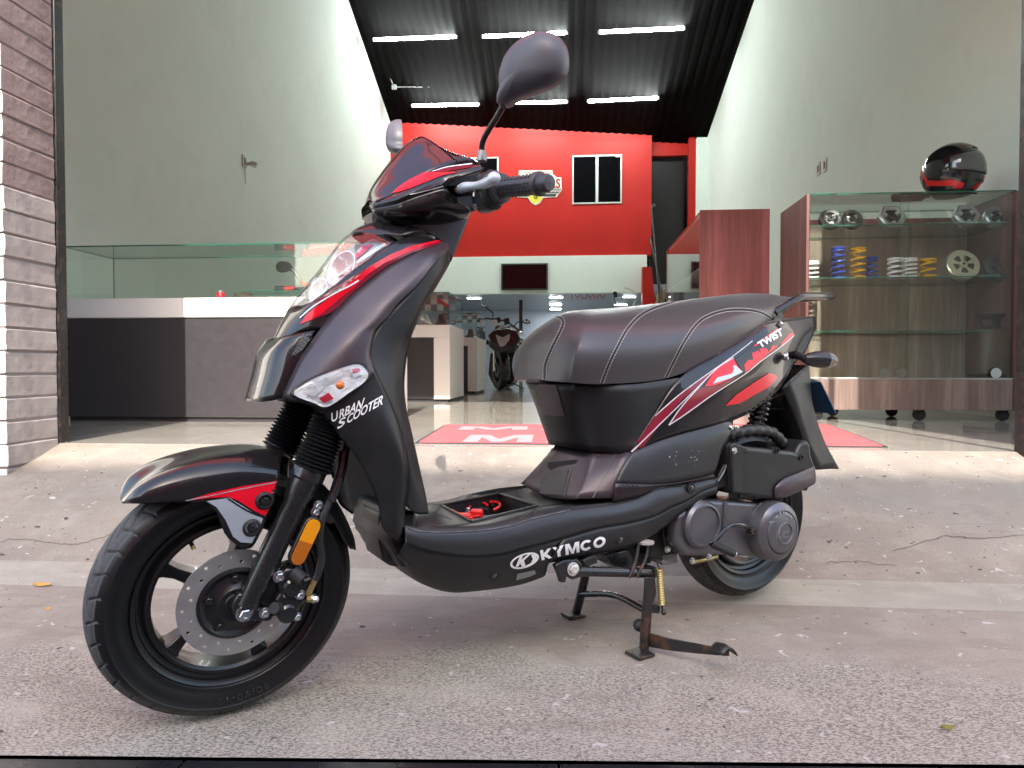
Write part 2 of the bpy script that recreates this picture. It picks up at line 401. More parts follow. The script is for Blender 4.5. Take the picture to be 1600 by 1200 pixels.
# ---- the shop's shell
WALL = mat('pale green grey wall paint', lin((226, 236, 228)), .92, bump=(140, .12, .0015), var=(1.1, .025), spec=.12, dirt=(2.2, .10, (.5, .5, .46)))
WALLIN = mat('bluish white wall paint', lin((200, 210, 222)), .6)
REDP = mat('red wall paint', lin((178, 34, 27)), .5, bump=(3, .04, .01), var=(1.5, .07), spec=.35)
BLACK = mat('black roof paint', (.0009, .0009, .001), .9, var=(3, .3), spec=.06)
GROUT = mat('tile grout', (.23, .22, .2), .8)
TILE = mat('polished porcelain tile', lin((164, 159, 150)), .09, spec=.6, var=(2.5, .05), bump=(1.5, .03, .004), rvar=(5, .05))
def struct(o): o['kind'] = 'structure'; return o
fl = struct(MB().box((UL-.1, VT, ZS-.06), (UR+.1, 22.2, ZS-.004)).build('floor', GROUT, bevel=.001))
tm = None; TS = .6667; u0 = -.51-TS*5
for i in range(11):
    for j in range(28):
        ua, va = u0+i*TS+.0015, VT+.002+j*TS+.0015
        if ua > UR-.05 or ua+TS < UL: continue
        a, b = max(ua, UL), min(ua+TS-.003, UR)
        if tm is None or b-a < TS-.01:
            o = MB().box((a, va, ZS-.02), (b, va+TS-.003, ZS)).build('tile', TILE, fl, bevel=.0012, bseg=1)
            if b-a > TS-.01: tm = o.data
        else:
            o = bpy.data.objects.new('tile', tm); COL.objects.link(o); o.parent = fl
            o.location = np.array([(a+b)/2, va+TS/2-.0015, ZS-.01])-POS[fl.name]
struct(MB().box((UL-.2, VN+.02, -.2), (UL, VW+.3, 9)).build('left_wall', WALL))
struct(MB().box((UR, VN+.02, -.2), (UR+.2, 22.4, 9)).build('right_wall', WALL))
# roof: black corrugated sheets falling to the back
s = MB(); nu = 200; vs_ = [VT-.4, 7.5, 11.5, VW+.35]; V = []
for v in vs_:
    for i in range(nu+1):
        u = UL-.1+(UR-UL+.2)*i/nu; q = (u-UL)/(UR-UL)
        zl, zr = 6.32+.387*(VW-max(v, 11.5)), 5.77+.246*(VW-max(v, 11.5))
        V.append((u, v, zl*(1-q)+zr*q+(.012)*math.sin(u*2*math.pi/.18)))
s.add(V, [(j*(nu+1)+i, j*(nu+1)+i+1, (j+1)*(nu+1)+i+1, (j+1)*(nu+1)+i) for j in range(3) for i in range(nu)])
def roof_z(u, v): q = (u-UL)/(UR-UL); return (6.32+.387*(VW-max(v, 11.5)))*(1-q)+(5.77+.246*(VW-max(v, 11.5)))*q
struct(s.build('roof', BLACK, angle=None, face=(0, 8, 0), solid=-.01))
for v in (9.0, 10.4):
    s = MB(); s.hexa([(UL, v-.02, roof_z(UL, v)-.12), (UR, v-.02, roof_z(UR, v)-.12), (UR, v+.02, roof_z(UR, v)-.12), (UL, v+.02, roof_z(UL, v)-.12)],
                     [(UL, v-.02, roof_z(UL, v)-.03), (UR, v-.02, roof_z(UR, v)-.03), (UR, v+.02, roof_z(UR, v)-.03), (UL, v+.02, roof_z(UL, v)-.03)])
    tag(s.build('roof_beam', BLACK), kind='structure')
# shop front above and beside the opening
PLAST = mat('white facade paint', lin((225, 222, 214)), .7, bump=(20, .3, .004), dirt=(3, .4, (.35, .33, .3)))
struct(MB().box((-6, VN+.02, 3.7), (6, VT, 11)).build('facade_wall', mat('red facade paint', lin((166, 28, 40)), .6, var=(2, .06))))

# ---- brick pillar on the left
PWHITE = mat('flaking white paint', lin((232, 231, 226)), .65, bump=(30, .4, .004), dirt=(7, .6, (.5, .47, .43)))
PGREY = mat('grey painted brick', lin((164, 153, 149)), .6, bump=(22, .6, .006), var=(6, .12), dirt=(9, .6, (.24, .21, .20)))
PMORT = mat('grey mortar', lin((140, 130, 127)), .8, bump=(60, .4, .003))
pil = thing('brick_pillar', (OL-.2, (VN+VT)/2, .17), 'grey painted brick pillar with flaking white front at the shop entrance', 'pillar')
MB().box((-6, VN+.012, -.1), (OL-.007, VT, 3.7)).build('core', PMORT, pil)
# bricks: both faces of the corner
bh = .1005; z = .115; k = 0
def at_ramp(v): return (v-VR)/(VT-VR)*ZS
PSHADE = mat('brown grey shaded brick', lin((146, 126, 122)), .65, bump=(26, .6, .006), var=(5, .16), dirt=(14, .5, (.09, .065, .06)))  # upper bricks: shade put into the colour, partly browner paint
def rough_brick(lo, hi, m, mi=None):
    bm = bmesh.new(); bmesh.ops.create_cube(bm, size=1)
    for v in bm.verts: v.co = Vector(lo)+Vector([(v.co[q]+.5)*(hi[q]-lo[q]) for q in range(3)])
    bmesh.ops.bevel(bm, geom=list(bm.edges), offset=.0045, segments=1, affect='EDGES'); bmesh.ops.subdivide_edges(bm, edges=[e for e in bm.edges if e.calc_length() > .06], cuts=2, use_grid_fill=True); bm.verts.index_update()
    ph = random.uniform(0, 50)
    for v in bm.verts:
        x, y, z_ = v.co; q = math.sin(y*47+ph)*math.sin(z_*61+ph*2)+.7*math.sin(x*53+z_*29+ph*3)+random.uniform(-.5, .5); v.co += Vector((q*.0012, q*.0010, random.uniform(-.0014, .0014)))
    s = MB().add([v.co for v in bm.verts], [tuple(v.index for v in f.verts) for f in bm.faces]); n = [f.calc_center_median().y < lo[1]+.006 for f in bm.faces]; bm.free()
    if mi: s.mi = [1 if q else 0 for q in n]
    return s.build('brick', m, pil, angle=28)
while z < 3.69:
    j = lambda a: random.uniform(-a, a)
    z0, z1 = z+.004+j(.002), min(z+bh-.004+j(.002), 3.7); c0 = OL+j(.003)
    rough_brick((c0-.30, VN+j(.004), z0), (c0, VT-.012, z1), [PSHADE if z > 1.34+j(.12) else PGREY, PWHITE], True)
    for q in range(2):
        a = c0-.31-q*.31-(.15 if k % 2 else 0); rough_brick((a-.30, VN+j(.004), z0), (a if q else c0-.31, VN+.05, z1), PWHITE)
    z += bh; k += 1
STEEL = mat('black painted steel', (.012, .012, .013), .4, rvar=(20, .15), dirt=(25, .5, (.10, .05, .03)))
rail = tag(MB().box((OL-.03, VT-.008, ZS+.005), (OL+.008, VT+.05, 3.7)).build('door_rail', STEEL, bevel=.004), 'black steel door rail against the brick pillar', 'door rail')
rp = thing('pillar', (2.3, 3, ZS), 'plastered pillar at the right edge behind a black steel rail', 'pillar')
MB().box((OR+.19, VN+.02, -.1), (6, VT, 3.7)).build('core', PLAST, rp, bevel=.01)
pr = tag(MB().box((OR-.022, VT-.06, .22), (OR+.012, VT+.02, 3.7)).build('door_rail', STEEL, bevel=.004), 'black steel door rail along the right edge of the entrance', 'door rail')

# ---- unseen buildings opposite, sized to shade the pavement and set what the gloss reflects
FAC = mat('pink red facade', lin((176, 60, 62)), .8, var=(1.5, .1)); FAC2 = mat('pale facade', lin((205, 200, 192)), .8)
struct(MB().box((-5.5, -14, -.2), (6.5, -9, 4.2)).build('unseen_building', FAC))
struct(MB().box((-5.5, -14, 4.2), (6.5, -9.003, 9.6)).build('unseen_building', FAC2))
struct(MB().box((-30, -20, -.2), (-5.6, -15, 3.4)).build('unseen_building', FAC2)); struct(MB().box((6.6, -14, -.2), (36, -9.3, 8.6)).build('unseen_building', mat('grey facade', lin((112, 100, 100)), .8)))
DW = mat('dark window glass', (.02, .025, .03), .1)
for i in range(3):
    for z in (5.0, 7.3): struct(MB().box((-4.6+i*3.8, -9.02, z), (-2.8+i*3.8, -8.98, z+1.4)).build('facing_window', DW))

# ---- red mezzanine wall at the back
zt = at_v(850, 208, VW)[2]; zb = at_v(850, 401, VW)[2]; zm = at_v(850, 459, VW)[2]
xd0 = at_v(1018, 300, VW)[0]; xd1 = at_v(1074, 300, VW)[0]; xr = at_v(1087, 300, VW)[0]; zd = at_v(1045, 238, VW)[2]
mz = struct(MB().box((UL, VW, zb), (xd0, VW+.18, 7.2)).build('mezzanine_wall', REDP))
struct(MB().box((xd0, VW, zd+.45), (xr, VW+.18, 7.2)).build('mezzanine_wall', REDP))
struct(MB().box((xd0, VW+.25, zd), (xr-.02, VW+.4, zd+.6)).build('mezzanine_wall', REDP))
struct(MB().box((xd1+.03, VW, zb-1.0), (xr, VW+.18, zd+.45)).build('mezzanine_wall', REDP))
struct(MB().box((xr, VW-.12, ZS), (UR, VW+.4, at_v(1095, 217, VW)[2])).build('corner_column', WALL, bevel=.01))
struct(MB().box((UL, VW+.1, 7.2), (UR, VW+.3, 9)).build('gable_wall', BLACK))
xb1 = at_v(1010, 430, VW)[0]
struct(MB().box((UL, VW-.10, zm), (xb1, VW+.10, zb)).build('mezzanine_beam', WALL, bevel=.006))
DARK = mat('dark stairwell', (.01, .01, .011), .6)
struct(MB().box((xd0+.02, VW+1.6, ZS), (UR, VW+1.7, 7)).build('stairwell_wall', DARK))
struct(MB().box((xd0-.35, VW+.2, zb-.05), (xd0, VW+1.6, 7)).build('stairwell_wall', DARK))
dr = thing('door', at_v(1046, 400, VW+.5), 'dark door at the top of the stairs in the red wall', 'door')
MB().box((xd0+.02, VW+.45, zb-.6), (xd1, VW+.5, zd)).build('leaf', mat('black door', (.013, .013, .014), .35), dr, bevel=.004)
p = at_v(1021, 321, VW+.42); MB().ball(p, .05, 12, 8).build('handle', mat('dull steel', (.4, .4, .4), .35, 1), dr)
STAIR = mat('stair steel', (.02, .02, .021), .45)
st = thing('staircase', (xd0+.4, VW, ZS), 'black steel staircase climbing to the dark door', 'staircase')
for i in range(9):
    zz = ZS+.2*(i+1); MB().box((xd0-.05, VW-2.2+i*.24, zz-.03), (xr-.2, VW-2.2+i*.24+.25, zz)).build('tread', STAIR, st, bevel=.004)
struct(MB().box((UL, VW-.06, roof_z(-1, VW)-.24), (UR, VW-.004, roof_z(0, VW)+.5)).build('roof_trim', BLACK)) if 0 else None
rs = struct(MB().prism([at_v(1004, 417, VW-.4), at_v(1018, 417, VW-.4), at_v(1024, 476, VW-.4), at_v(1024, 560, VW-.4), at_v(1004, 560, VW-.4)], (0, .25, 0)).build('stub_wall', REDP))
for x0, x1, y0 in ((1018, 1031, 322), (1016, 1038, 372)):
    tag(MB().tube([at_v(x0, y0, VW-.5), at_v(x1, 476, VW-1.4), at_v(x1+8, 560, VW-2.0)], .022, 8).build('leaning_pole', STEEL), f'dark pole leaning in the stairwell, {"taller" if y0 < 350 else "shorter"} of the two', 'pole', 'poles leaning in the stairwell')
tag(MB().prism([at_v(1030, 452, VW-1), at_v(1040, 452, VW-1), at_v(1038, 475, VW-1), at_v(1026, 475, VW-1)], (0, .3, 0)).build('cardboard_box', mat('cardboard', lin((150, 125, 90)), .8), bevel=.004), 'small cardboard box at the foot of the dark stairwell', 'box')
# room below the mezzanine
struct(MB().box((UL, VW+.1, zm+.02), (UR, 22.2, zm+.2)).build('back_room_ceiling', mat('back room ceiling', lin((150, 160, 170)), .35)))
struct(MB().box((UL, 21.4, ZS), (UR, 21.6, 3)).build('back_wall', WALLIN))
struct(MB().box((UL-.2, VW, ZS), (UL, 22, 3)).build('back_room_wall', WALLIN))
struct(MB().box((at_v(811, 500, 18)[0], 18, ZS), (at_v(816.5, 500, 18)[0], 18.1, zm+.02)).build('steel_post', STEEL, bevel=.004))

# ================================================================== THINGS IN THE SHOP
GLASS = glass_mat('clear glass', (.952, .985, .968), .05)
GEDGE = mat('green glass edge', lin((40, 96, 80)), .1, emit=None)
TUBE = mat('lit tube', (.9, 1, .97), .4, emit=((.93, 1.0, .965), 33))
WHITEM = mat('white melamine', lin((238, 234, 232)), .3, spec=.5)
DARKM = mat('black melamine', lin((58, 55, 58)), .42, bump=(140, .25, .001), rvar=(30, .1))
CHROME = mat('chrome', (.75, .75, .76), .12, 1); ALU = mat('brushed aluminium', (.62, .62, .63), .35, 1, rvar=(60, .1))
RUBBER = mat('black rubber', (.016, .016, .017), .6, bump=(300, .15, .0006))
BPLAS = mat('black plastic', (.014, .014, .015), .42, bump=(500, .3, .0004))
def wood(name, a, b, rough=.45, sc=1.0):
    m = bpy.data.materials.new(name); m.use_nodes = True; t = m.node_tree; bs = t.nodes['Principled BSDF']; L = t.links.new
    tc = t.nodes.new('ShaderNodeTexCoord'); mp = t.nodes.new('ShaderNodeMapping'); mp.inputs['Scale'].default_value = (1, 1, .055); L(tc.outputs['Object'], mp.inputs[0])
    def nz(s, d, dist, vec):
        n = t.nodes.new('ShaderNodeTexNoise'); n.inputs['Scale'].default_value = s; n.inputs['Detail'].default_value = d; n.inputs['Distortion'].default_value = dist; L(vec, n.inputs[0]); return n.outputs['Fac']
    cr = t.nodes.new('ShaderNodeValToRGB'); e = cr.color_ramp.elements
    e[0].position, e[0].color = .32, (*a, 1); e[1].position, e[1].color = .68, (*b, 1)
    k = e.new(.5); k.color = (*[(x+y)/2*.82 for x, y in zip(a, b)], 1)
    ad = t.nodes.new('ShaderNodeMath'); ad.operation = 'ADD'
    m1 = t.nodes.new('ShaderNodeMath'); m1.operation = 'MULTIPLY'; m1.inputs[1].default_value = .45
    L(nz(6*sc, 5, 1.2, mp.outputs[0]), ad.inputs[0]); L(nz(70*sc, 4, .2, mp.outputs[0]), m1.inputs[0]); L(m1.outputs[0], ad.inputs[1])
    m2 = t.nodes.new('ShaderNodeMath'); m2.operation = 'MULTIPLY'; m2.inputs[1].default_value = .69; L(ad.outputs[0], m2.inputs[0])
    L(m2.outputs[0], cr.inputs[0]); L(cr.outputs[0], bs.inputs['Base Color']); bs.inputs['Roughness'].default_value = rough
    MATS[name] = m; return m
WRED = wood('red brown wood board', lin((122, 64, 64)), lin((178, 108, 106)))
WGREY = wood('grey brown wood board', lin((122, 103, 94)), lin((188, 164, 150)))

WBASE = wood('darker brown wood board', lin((96, 78, 72)), lin((150, 128, 118)))
WSIDE = wood('dark red brown wood board', lin((84, 52, 50)), lin((128, 86, 80)))
def pane(name, a, b, parent, th=.006, edge=True):
    """a glass sheet between opposite corners a and b (axis aligned, zero thickness in one axis)"""
    lo = np.minimum(a, b); hi = np.maximum(a, b); ax = int(np.argmin(hi-lo)); lo = lo.copy(); hi = hi.copy(); lo[ax] -= th/2; hi[ax] += th/2
    s = MB().box(lo, hi)
    big = {0: (3, 5), 1: (2, 4), 2: (0, 1)}[ax]
    s.mi = [0 if i in big else 1 for i in range(6)]
    return s.build(name, [GLASS, GEDGE], parent, smooth=False)

# ---- lamps: six tubes below the roof
k = 0
tubes = [(585, 62, 712, 57, 0), (755, 57, 885, 51, 0), (937, 50, 1068, 44, 0), (645, 165, 747, 163, 1), (787, 161, 885, 159, 1), (920, 158, 1027, 153, 1)]
for x0, y0, x1, y1, row in tubes:
    # the row's depth is where the sightline meets the roof, 12 cm below it
    best = min(np.arange(9, 16.2, .02), key=lambda v: abs(at_v((x0+x1)/2, (y0+y1)/2, v)[2]-(roof_z(at_v((x0+x1)/2, (y0+y1)/2, v)[0], v)-.13)))
    a, b = at_v(x0, y0, best), at_v(x1, y1, best)
    side = ['left', 'middle', 'right'][k % 3]
    t = thing('tube_light', (a+b)/2, f'lit fluorescent tube below the black roof, {side} one of the {"front" if row == 0 else "rear"} row', 'tube light', 'tube lights below the roof')
    MB().tube([a, b], .030, 10).build('tube', TUBE, t)
    d = (b-a)/np.linalg.norm(b-a)
    for e, sg in ((a, -1), (b, 1)):
        MB().tube([e+d*sg*.001, e+d*sg*.035], .032, 10).build('end_cap', mat('white plastic', (.75, .76, .75), .4), t)
    for f in (.2, .8):
        c = a+(b-a)*f; MB().tube([c+[0, 0, .02], [c[0], c[1], roof_z(c[0], c[1])-.02]], .004, 6).build('hanger', STEEL, t)
    k += 1
a = at_v(614, 136, 10.5); b = at_v(790, 133, 10.5)
cb = thing('ceiling_cable', a, 'thin grey cable with junction box under the black roof at left', 'cable')
zz = lambda p: np.array([p[0], p[1], roof_z(p[0], p[1])-.05])
best = min(np.arange(9, 16, .02), key=lambda v: abs(at_v(618, 136, v)[2]-roof_z(at_v(618, 136, v)[0], v)+.05))
a, b = at_v(616, 136, best), at_v(800, 133, best)
MB().box(a-[.05, .03, .05], a+[.05, .03, .05]).build('junction_box', mat('grey plastic', (.35, .36, .35), .5), cb, bevel=.006)
MB().tube([a, (a+b)/2-[0, 0, .01], b], .010, 6).build('cable', mat('grey plastic', (.35, .36, .35), .5), cb)
c2 = at_v(556, 5, best-1.6); MB().tube([a, (a+c2)/2, c2], .010, 6).build('cable', mat('grey plastic', (.35, .36, .35), .5), cb)

# ---- left display counter
def counter(x0, x1, ytop, ybase, ysep, yglass, depth, stile, label, v=None, right_only=False):
    v = at_z(x0, ybase, ZS)[1] if v is None else v
    A = lambda x, y: at_v(x, y, v)
    z0, zt_, zs_, zg = ZS, A(x0, ytop)[2], A(x0, ysep)[2], A(x0, yglass)[2]
    ua, ub = A(x0, ybase)[0], A(x1, ybase)[0]
    t = thing('display_counter', ((ua+ub)/2, v, ZS), label, 'display counter', 'white and black display counters')
    MB().box((ua+.03, v+.03, z0), (ub-.03, v+depth-.03, z0+.03)).build('plinth', DARKM, t)
    MB().box((ua, v, zs_), (ub, v+depth, zt_)).build('top_band', WHITEM, t, bevel=.003)
    MB().box((ub-stile, v, z0+.03), (ub, v+depth, zs_-.001)).build('side_panel', WHITEM, t, bevel=.003)
    MB().box((ua, v, z0+.03), (ua+(.02 if right_only else stile), v+depth, zs_-.001)).build('side_panel', WHITEM, t, bevel=.003)
    MB().box((ua+(.021 if right_only else stile+.001), v+.012, z0+.03), (ub-stile-.001, v+.04, zs_-.004)).build('front_panel', DARKM, t, bevel=.002)
    g = .012
    pane('front_glass', (ua+g, v+g, zt_), (ub-g, v+g, zg), t)
    pane('back_glass', (ua+g, v+depth-g, zt_), (ub-g, v+depth-g, zg), t)
    pane('side_glass', (ua+g, v+g+.004, zt_), (ua+g, v+depth-g-.004, zg), t)
    pane('side_glass', (ub-g, v+g+.004, zt_), (ub-g, v+depth-g-.004, zg), t)
    pane('top_glass', (ua+g-.003, v+g-.003, zg+.004), (ub-g+.003, v+depth-g+.003, zg+.004), t, .008)
    return t, v, zt_, zg, ua, ub
lc = counter(98, 606, 467, 658, 497, 386, .55, .10, 'long counter with white band, black front and empty glass top beside the brick pillar', right_only=True)
vL = lc[1]
MB().tube([at_v(98, 655, vL-.05), at_v(98, 470, vL-.05)], .01, 8).build('steel_pipe', ALU, lc[0])
p = at_v(345, 466, vL+.2); p[2] = lc[2]
c = thing('spray_can', p, 'small red can standing on the long white counter', 'can')
MB().lathe(p, (0, 0, 1), [(.001, 0), (.026, 0), (.026, .048), (.022, .055)], 16).build('body', mat('red enamel', lin((200, 30, 45)), .3), c)
MB().lathe(p, (0, 0, 1), [(.022, .055), (.022, .068), (.001, .068)], 16).build('lid', ALU, c)
# low glass tray with small parts
a = at_v(367, 467, vL+.12); b = at_v(600, 467, vL+.12); zg = at_v(367, 456, vL+.12)[2]
t = thing('glass_case', ((a[0]+b[0])/2, vL+.2, lc[2]), 'low glass tray of small parts standing on the long counter', 'glass case')
a[2] = b[2] = lc[2]+.001
pane('front_glass', a, (b[0], a[1], zg), t, .005); pane('side_glass', (a[0], a[1]+.005, a[2]), (a[0], a[1]+.25, zg), t, .005); pane('top_glass', (a[0], a[1], zg+.004), (b[0], a[1]+.25, zg+.004), t, .006)
for i in range(7):
    q = np.array([a[0]+.08+i*.12, a[1]+.1+random.uniform(0, .08), lc[2]+.002])
    if i % 2: tag(MB().lathe(q, (0, 0, 1), [(.001, 0), (.03, 0), (.032, .02), (.012, .03), (.001, .03)], 14).build('engine_part', ALU), f'small turned metal part in the low glass tray, {["","first","","second","","third"][i]} from the left', 'part', 'small parts in the glass tray')
    else: tag(MB().box(q+[-.035, -.02, 0], q+[.035, .02, .022]).build('small_box', mat('grey box card', (.35+.1*(i % 3), .36, .36), .5), bevel=.004), f'small grey packet in the low glass tray, {["first","","second","","third","","fourth"][i]} from the left', 'packet', 'small packets in the glass tray')

# red motorcycle behind the counter: only its bar end and mirror rise above it
vm = vL+1.1
BR = mat('red bodywork', lin((190, 25, 35)), .25, coat=.6); BLK = mat('gloss black bodywork', (.012, .012, .013), .18, coat=.5)
P = lambda x, y, dv=0.0: at_v(x, y, vm+dv)
t = thing('motorcycle', at_z(500, 640, ZS), 'red motorcycle behind the long counter, black mirror and red grip showing', 'motorcycle')
MB().tube([P(431, 453), P(446, 453)], .032, 10).build('bar_end', RUBBER, t)
MB().tube([P(445, 453), P(462, 452)], .03, 12).build('grip', mat('red rubber grip', lin((150, 40, 45)), .5), t)
MB().tube([P(462, 452), P(475, 455), P(500, 462, .1), P(540, 470, .2)], [.04, .05, .03, .03], 10).build('handlebar', BPLAS, t)
sp = spline([P(469, 452), P(470, 440), P(462, 427), P(456, 421)], 5); MB().tube(sp, .011, 8).build('mirror_stalk', BPLAS, t)
ol = crom([P(431, 416), P(436, 409), P(449, 409), P(455, 414), P(459, 424), P(452, 423), P(440, 426), P(433, 423)], 4, closed=True); c_ = ol.mean(0)
s = MB(); s.add(list(ol)+[c_+(q-c_)*.8+[0, .05, 0] for q in ol]+[c_+[0, .065, 0]], []); n = len(ol)
s.f = [tuple(range(n))]+[(i, (i+1) % n, n+(i+1) % n, n+i) for i in range(n)]+[(n+i, n+(i+1) % n, 2*n) for i in range(n)]; s.mi = [0]*len(s.f)
s.build('mirror', BPLAS, t)
MB().prism([P(468, 436), P(482, 446), P(520, 450), P(560, 470), P(560, 560), P(500, 560), P(478, 480)], (0, .3, 0)).build('fairing', BR, t, bevel=.03, bseg=3)
for dx in (480,):
    s = MB(); c_ = at_z(dx, 650, ZS)*0+[P(dx, 600)[0], vm+.15, ZS+.29]; s.lathe(c_, (.1, 1, 0), [(.2, -.04), (.27, -.05), (.29, 0), (.27, .05), (.2, .04), (.2, -.04)], 28); s.build('wheel', RUBBER, t)

# ---- two counters further in
c1 = counter(600, 703, 508, 628, 527, 458, .95, .165, 'nearer of two white framed counters, glass box on top')
c2_ = counter(690, 746, 527.5, 615, 540, 490, 1.0, .13, 'farther of two white framed counters with glass box, next to black motorcycle')
CHK = bpy.data.materials.new('chequered card'); CHK.use_nodes = True; _t = CHK.node_tree; _c = _t.nodes.new('ShaderNodeTexChecker'); _c.inputs['Scale'].default_value = 14
_c.inputs[1].default_value = (.75, .75, .77, 1); _c.inputs[2].default_value = (.22, .23, .25, 1); _tc = _t.nodes.new('ShaderNodeTexCoord'); _t.links.new(_tc.outputs['Object'], _c.inputs[0]); _t.links.new(_c.outputs[0], _t.nodes['Principled BSDF'].inputs[0])
for cc, nm, yy, h in ((c1, 'nearer', .20, .14), (c2_, 'farther', .24, .10)):
    _, v, z1, zg, ua, ub = cc
    tag(MB().box((ua+.05, v+.75, z1+.005+yy), (ub-.05, v+.76, z1+yy+h)).build('price_card', CHK), f'chequered card strip inside the {nm} counter glass box', 'card')
    for i in range(4):
        q = np.array([ub-.12-i*.2, v+.2+.12*(i % 3), z1+.001])
        s = MB(); s.lathe(q, (0, 0, 1), [(.001, 0), (.07, 0), (.075, .02), (.045, .05+.03*(i % 2)), (.03, .12), (.001, .125)], 16)
        tag(s.build('engine_part', [DARKM, ALU, BR, STEEL][i % 4] if nm == 'nearer' else [STEEL, BPLAS, ALU, STEEL][i % 4]), f'{["black", "bright metal", "red", "dark steel"][i] if nm == "nearer" else ["dark steel", "black plastic", "bright metal", "dark iron"][i]} spare part in the glass box of the {nm} counter', 'part', f'spare parts in the {nm} glass box')
ph = c1; q = [at_v(x, y, c1[1]+.3) for x, y in ((684, 468), (695, 475), (703, 480))]
tag(MB().tube(spline(q, 4), .02, 8).build('hose', BR), 'red curved hose inside the nearer glass box', 'hose')

# ---- black motorcycle facing us in the back room
vb = at_z(778, 610, ZS)[1]
Q = lambda x, y, dv=0.0: at_v(x, y, vb+dv)
mo = thing('motorcycle', at_z(778, 610, ZS), 'black motorcycle facing the entrance beside the farther counter, lit back room behind', 'motorcycle')
wc = (Q(768, 556)+Q(798, 556))/2; wr = (Q(783, 520)-Q(783, 610))[2]*.4
wc = np.array([Q(778, 580)[0], vb+.30, ZS+.31]); dirw = np.array([.42, -1, 0]); dirw /= np.linalg.norm(dirw); axw = np.array([1, .42, 0])/np.linalg.norm([1, .42, 0])
wh = part_empty('front_wheel', wc, mo)
MB().lathe(wc, axw, [(.20, -.05), (.25, -.062), (.29, -.055), (.31, -.03), (.315, 0), (.31, .03), (.29, .055), (.25, .062), (.20, .05)], 40).build('tyre', RUBBER, wh)
s = MB(); s.lathe(wc, axw, [(.21, -.045), (.2, -.03), (.2, .03), (.21, .045)], 32)
for i in range(5):
    a_ = i*2*math.pi/5; r_ = np.cross(axw, [0, 0, 1.]); d_ = r_*math.cos(a_)+np.array([0, 0, 1.])*math.sin(a_); s.tube([wc, wc+d_*.2], .02, 6)
s.build('rim', BLK, wh); MB().lathe(wc+axw*-.05, axw, [(.06, 0), (.11, 0), (.11, .006), (.06, .006)], 28, closed=True).build('brake_disc', STEEL, wh)
for sx in (-1, 1):
    MB().tube([wc+axw*.085*sx+[0, 0, -.02], wc+axw*.1*sx+[0, .12, .42]], .024, 12).build('fork_leg', CHROME if sx < 0 else STEEL, mo)
cw = wc; s = MB(); rows = []
for a_ in np.linspace(-.5, 1.9, 9):
    d_ = dirw*math.cos(a_)+np.array([0, 0, 1.])*math.sin(a_); rows.append([cw+d_*.335+axw*.075*x-d_*(.03*x*x) for x in (-1, -.5, 0, .5, 1)])
G = grid(rows, 2, 2); s.add(G.reshape(-1, 3), gridfaces(G)); s.build('front_fender', BLK, mo, face=wc+dirw*9, solid=.006)
def solid_px(nm, pts, dv0, dv1, m, bev=.02, shrink=.75):
    f = [Q(x, y, dv0) for x, y in pts]; c_ = np.mean(f, 0); b_ = [c_+(p-c_)*(1/shrink if shrink < 1 else 1)*.9+[0, dv1-dv0, 0] for p in f]
    s = MB(); n = len(f); s.add(f+b_, [tuple(range(n)), tuple(range(2*n-1, n-1, -1))]+[(i, i+n, (i+1) % n+n, (i+1) % n) for i in range(n)])
    return s.build(nm, m, mo, bevel=bev, bseg=2)
solid_px('front_cowl', [(762, 524), (770, 516), (790, 513), (808, 517), (813, 530), (799, 548), (786, 551), (770, 541)], -.05, .35, BLK)
solid_px('cowl_wing', [(765, 530), (775, 542), (785, 548), (795, 546), (806, 535), (812, 545), (800, 550), (786, 553), (772, 548), (763, 540)], 0, .4, BLK)
LENS = mat('pale grey headlight lens', (.55, .60, .58), .08, metal=.6)  # even pale grey lens colour, no glow
solid_px('headlight', [(774, 522), (785, 527), (797, 521), (796, 531), (788, 541), (782, 542), (778, 536)], -.075, .06, LENS, .01, 1)
solid_px('fuel_tank', [(772, 518), (780, 510), (796, 510), (806, 518), (804, 530), (775, 530)], .35, .95, BLK, .04)
solid_px('engine', [(766, 552), (805, 552), (806, 590), (798, 600), (770, 600), (763, 585)], .55, 1.0, STEEL, .02)
solid_px('seat', [(774, 508), (801, 508), (804, 518), (772, 518)], .9, 1.6, BPLAS, .03)
s = MB(); wr_ = wc+np.array([0, 1.35, 0]); s.lathe(wr_, axw, [(.2, -.06), (.29, -.06), (.315, 0), (.29, .06), (.2, .06), (.2, -.06)], 32); s.build('rear_wheel', RUBBER, mo)
MB().tube(spline([Q(757, 497, .1), Q(766, 498, .15), Q(776, 499, .22), Q(790, 502, .2), Q(803, 510, .18), Q(812, 517, .1)], 4), .014, 8).build('handlebar', STEEL, mo)
solid_px('instrument', [(773, 497), (781, 495), (783, 503), (774, 506)], .1, .2, BPLAS, .01, 1); solid_px('instrument', [(787, 498), (795, 496), (797, 506), (788, 508)], .1, .2, BPLAS, .01, 1)
solid_px('brake_lever', [(768, 500), (776, 499), (779, 508), (771, 506)], .05, .08, ALU, .004, 1)
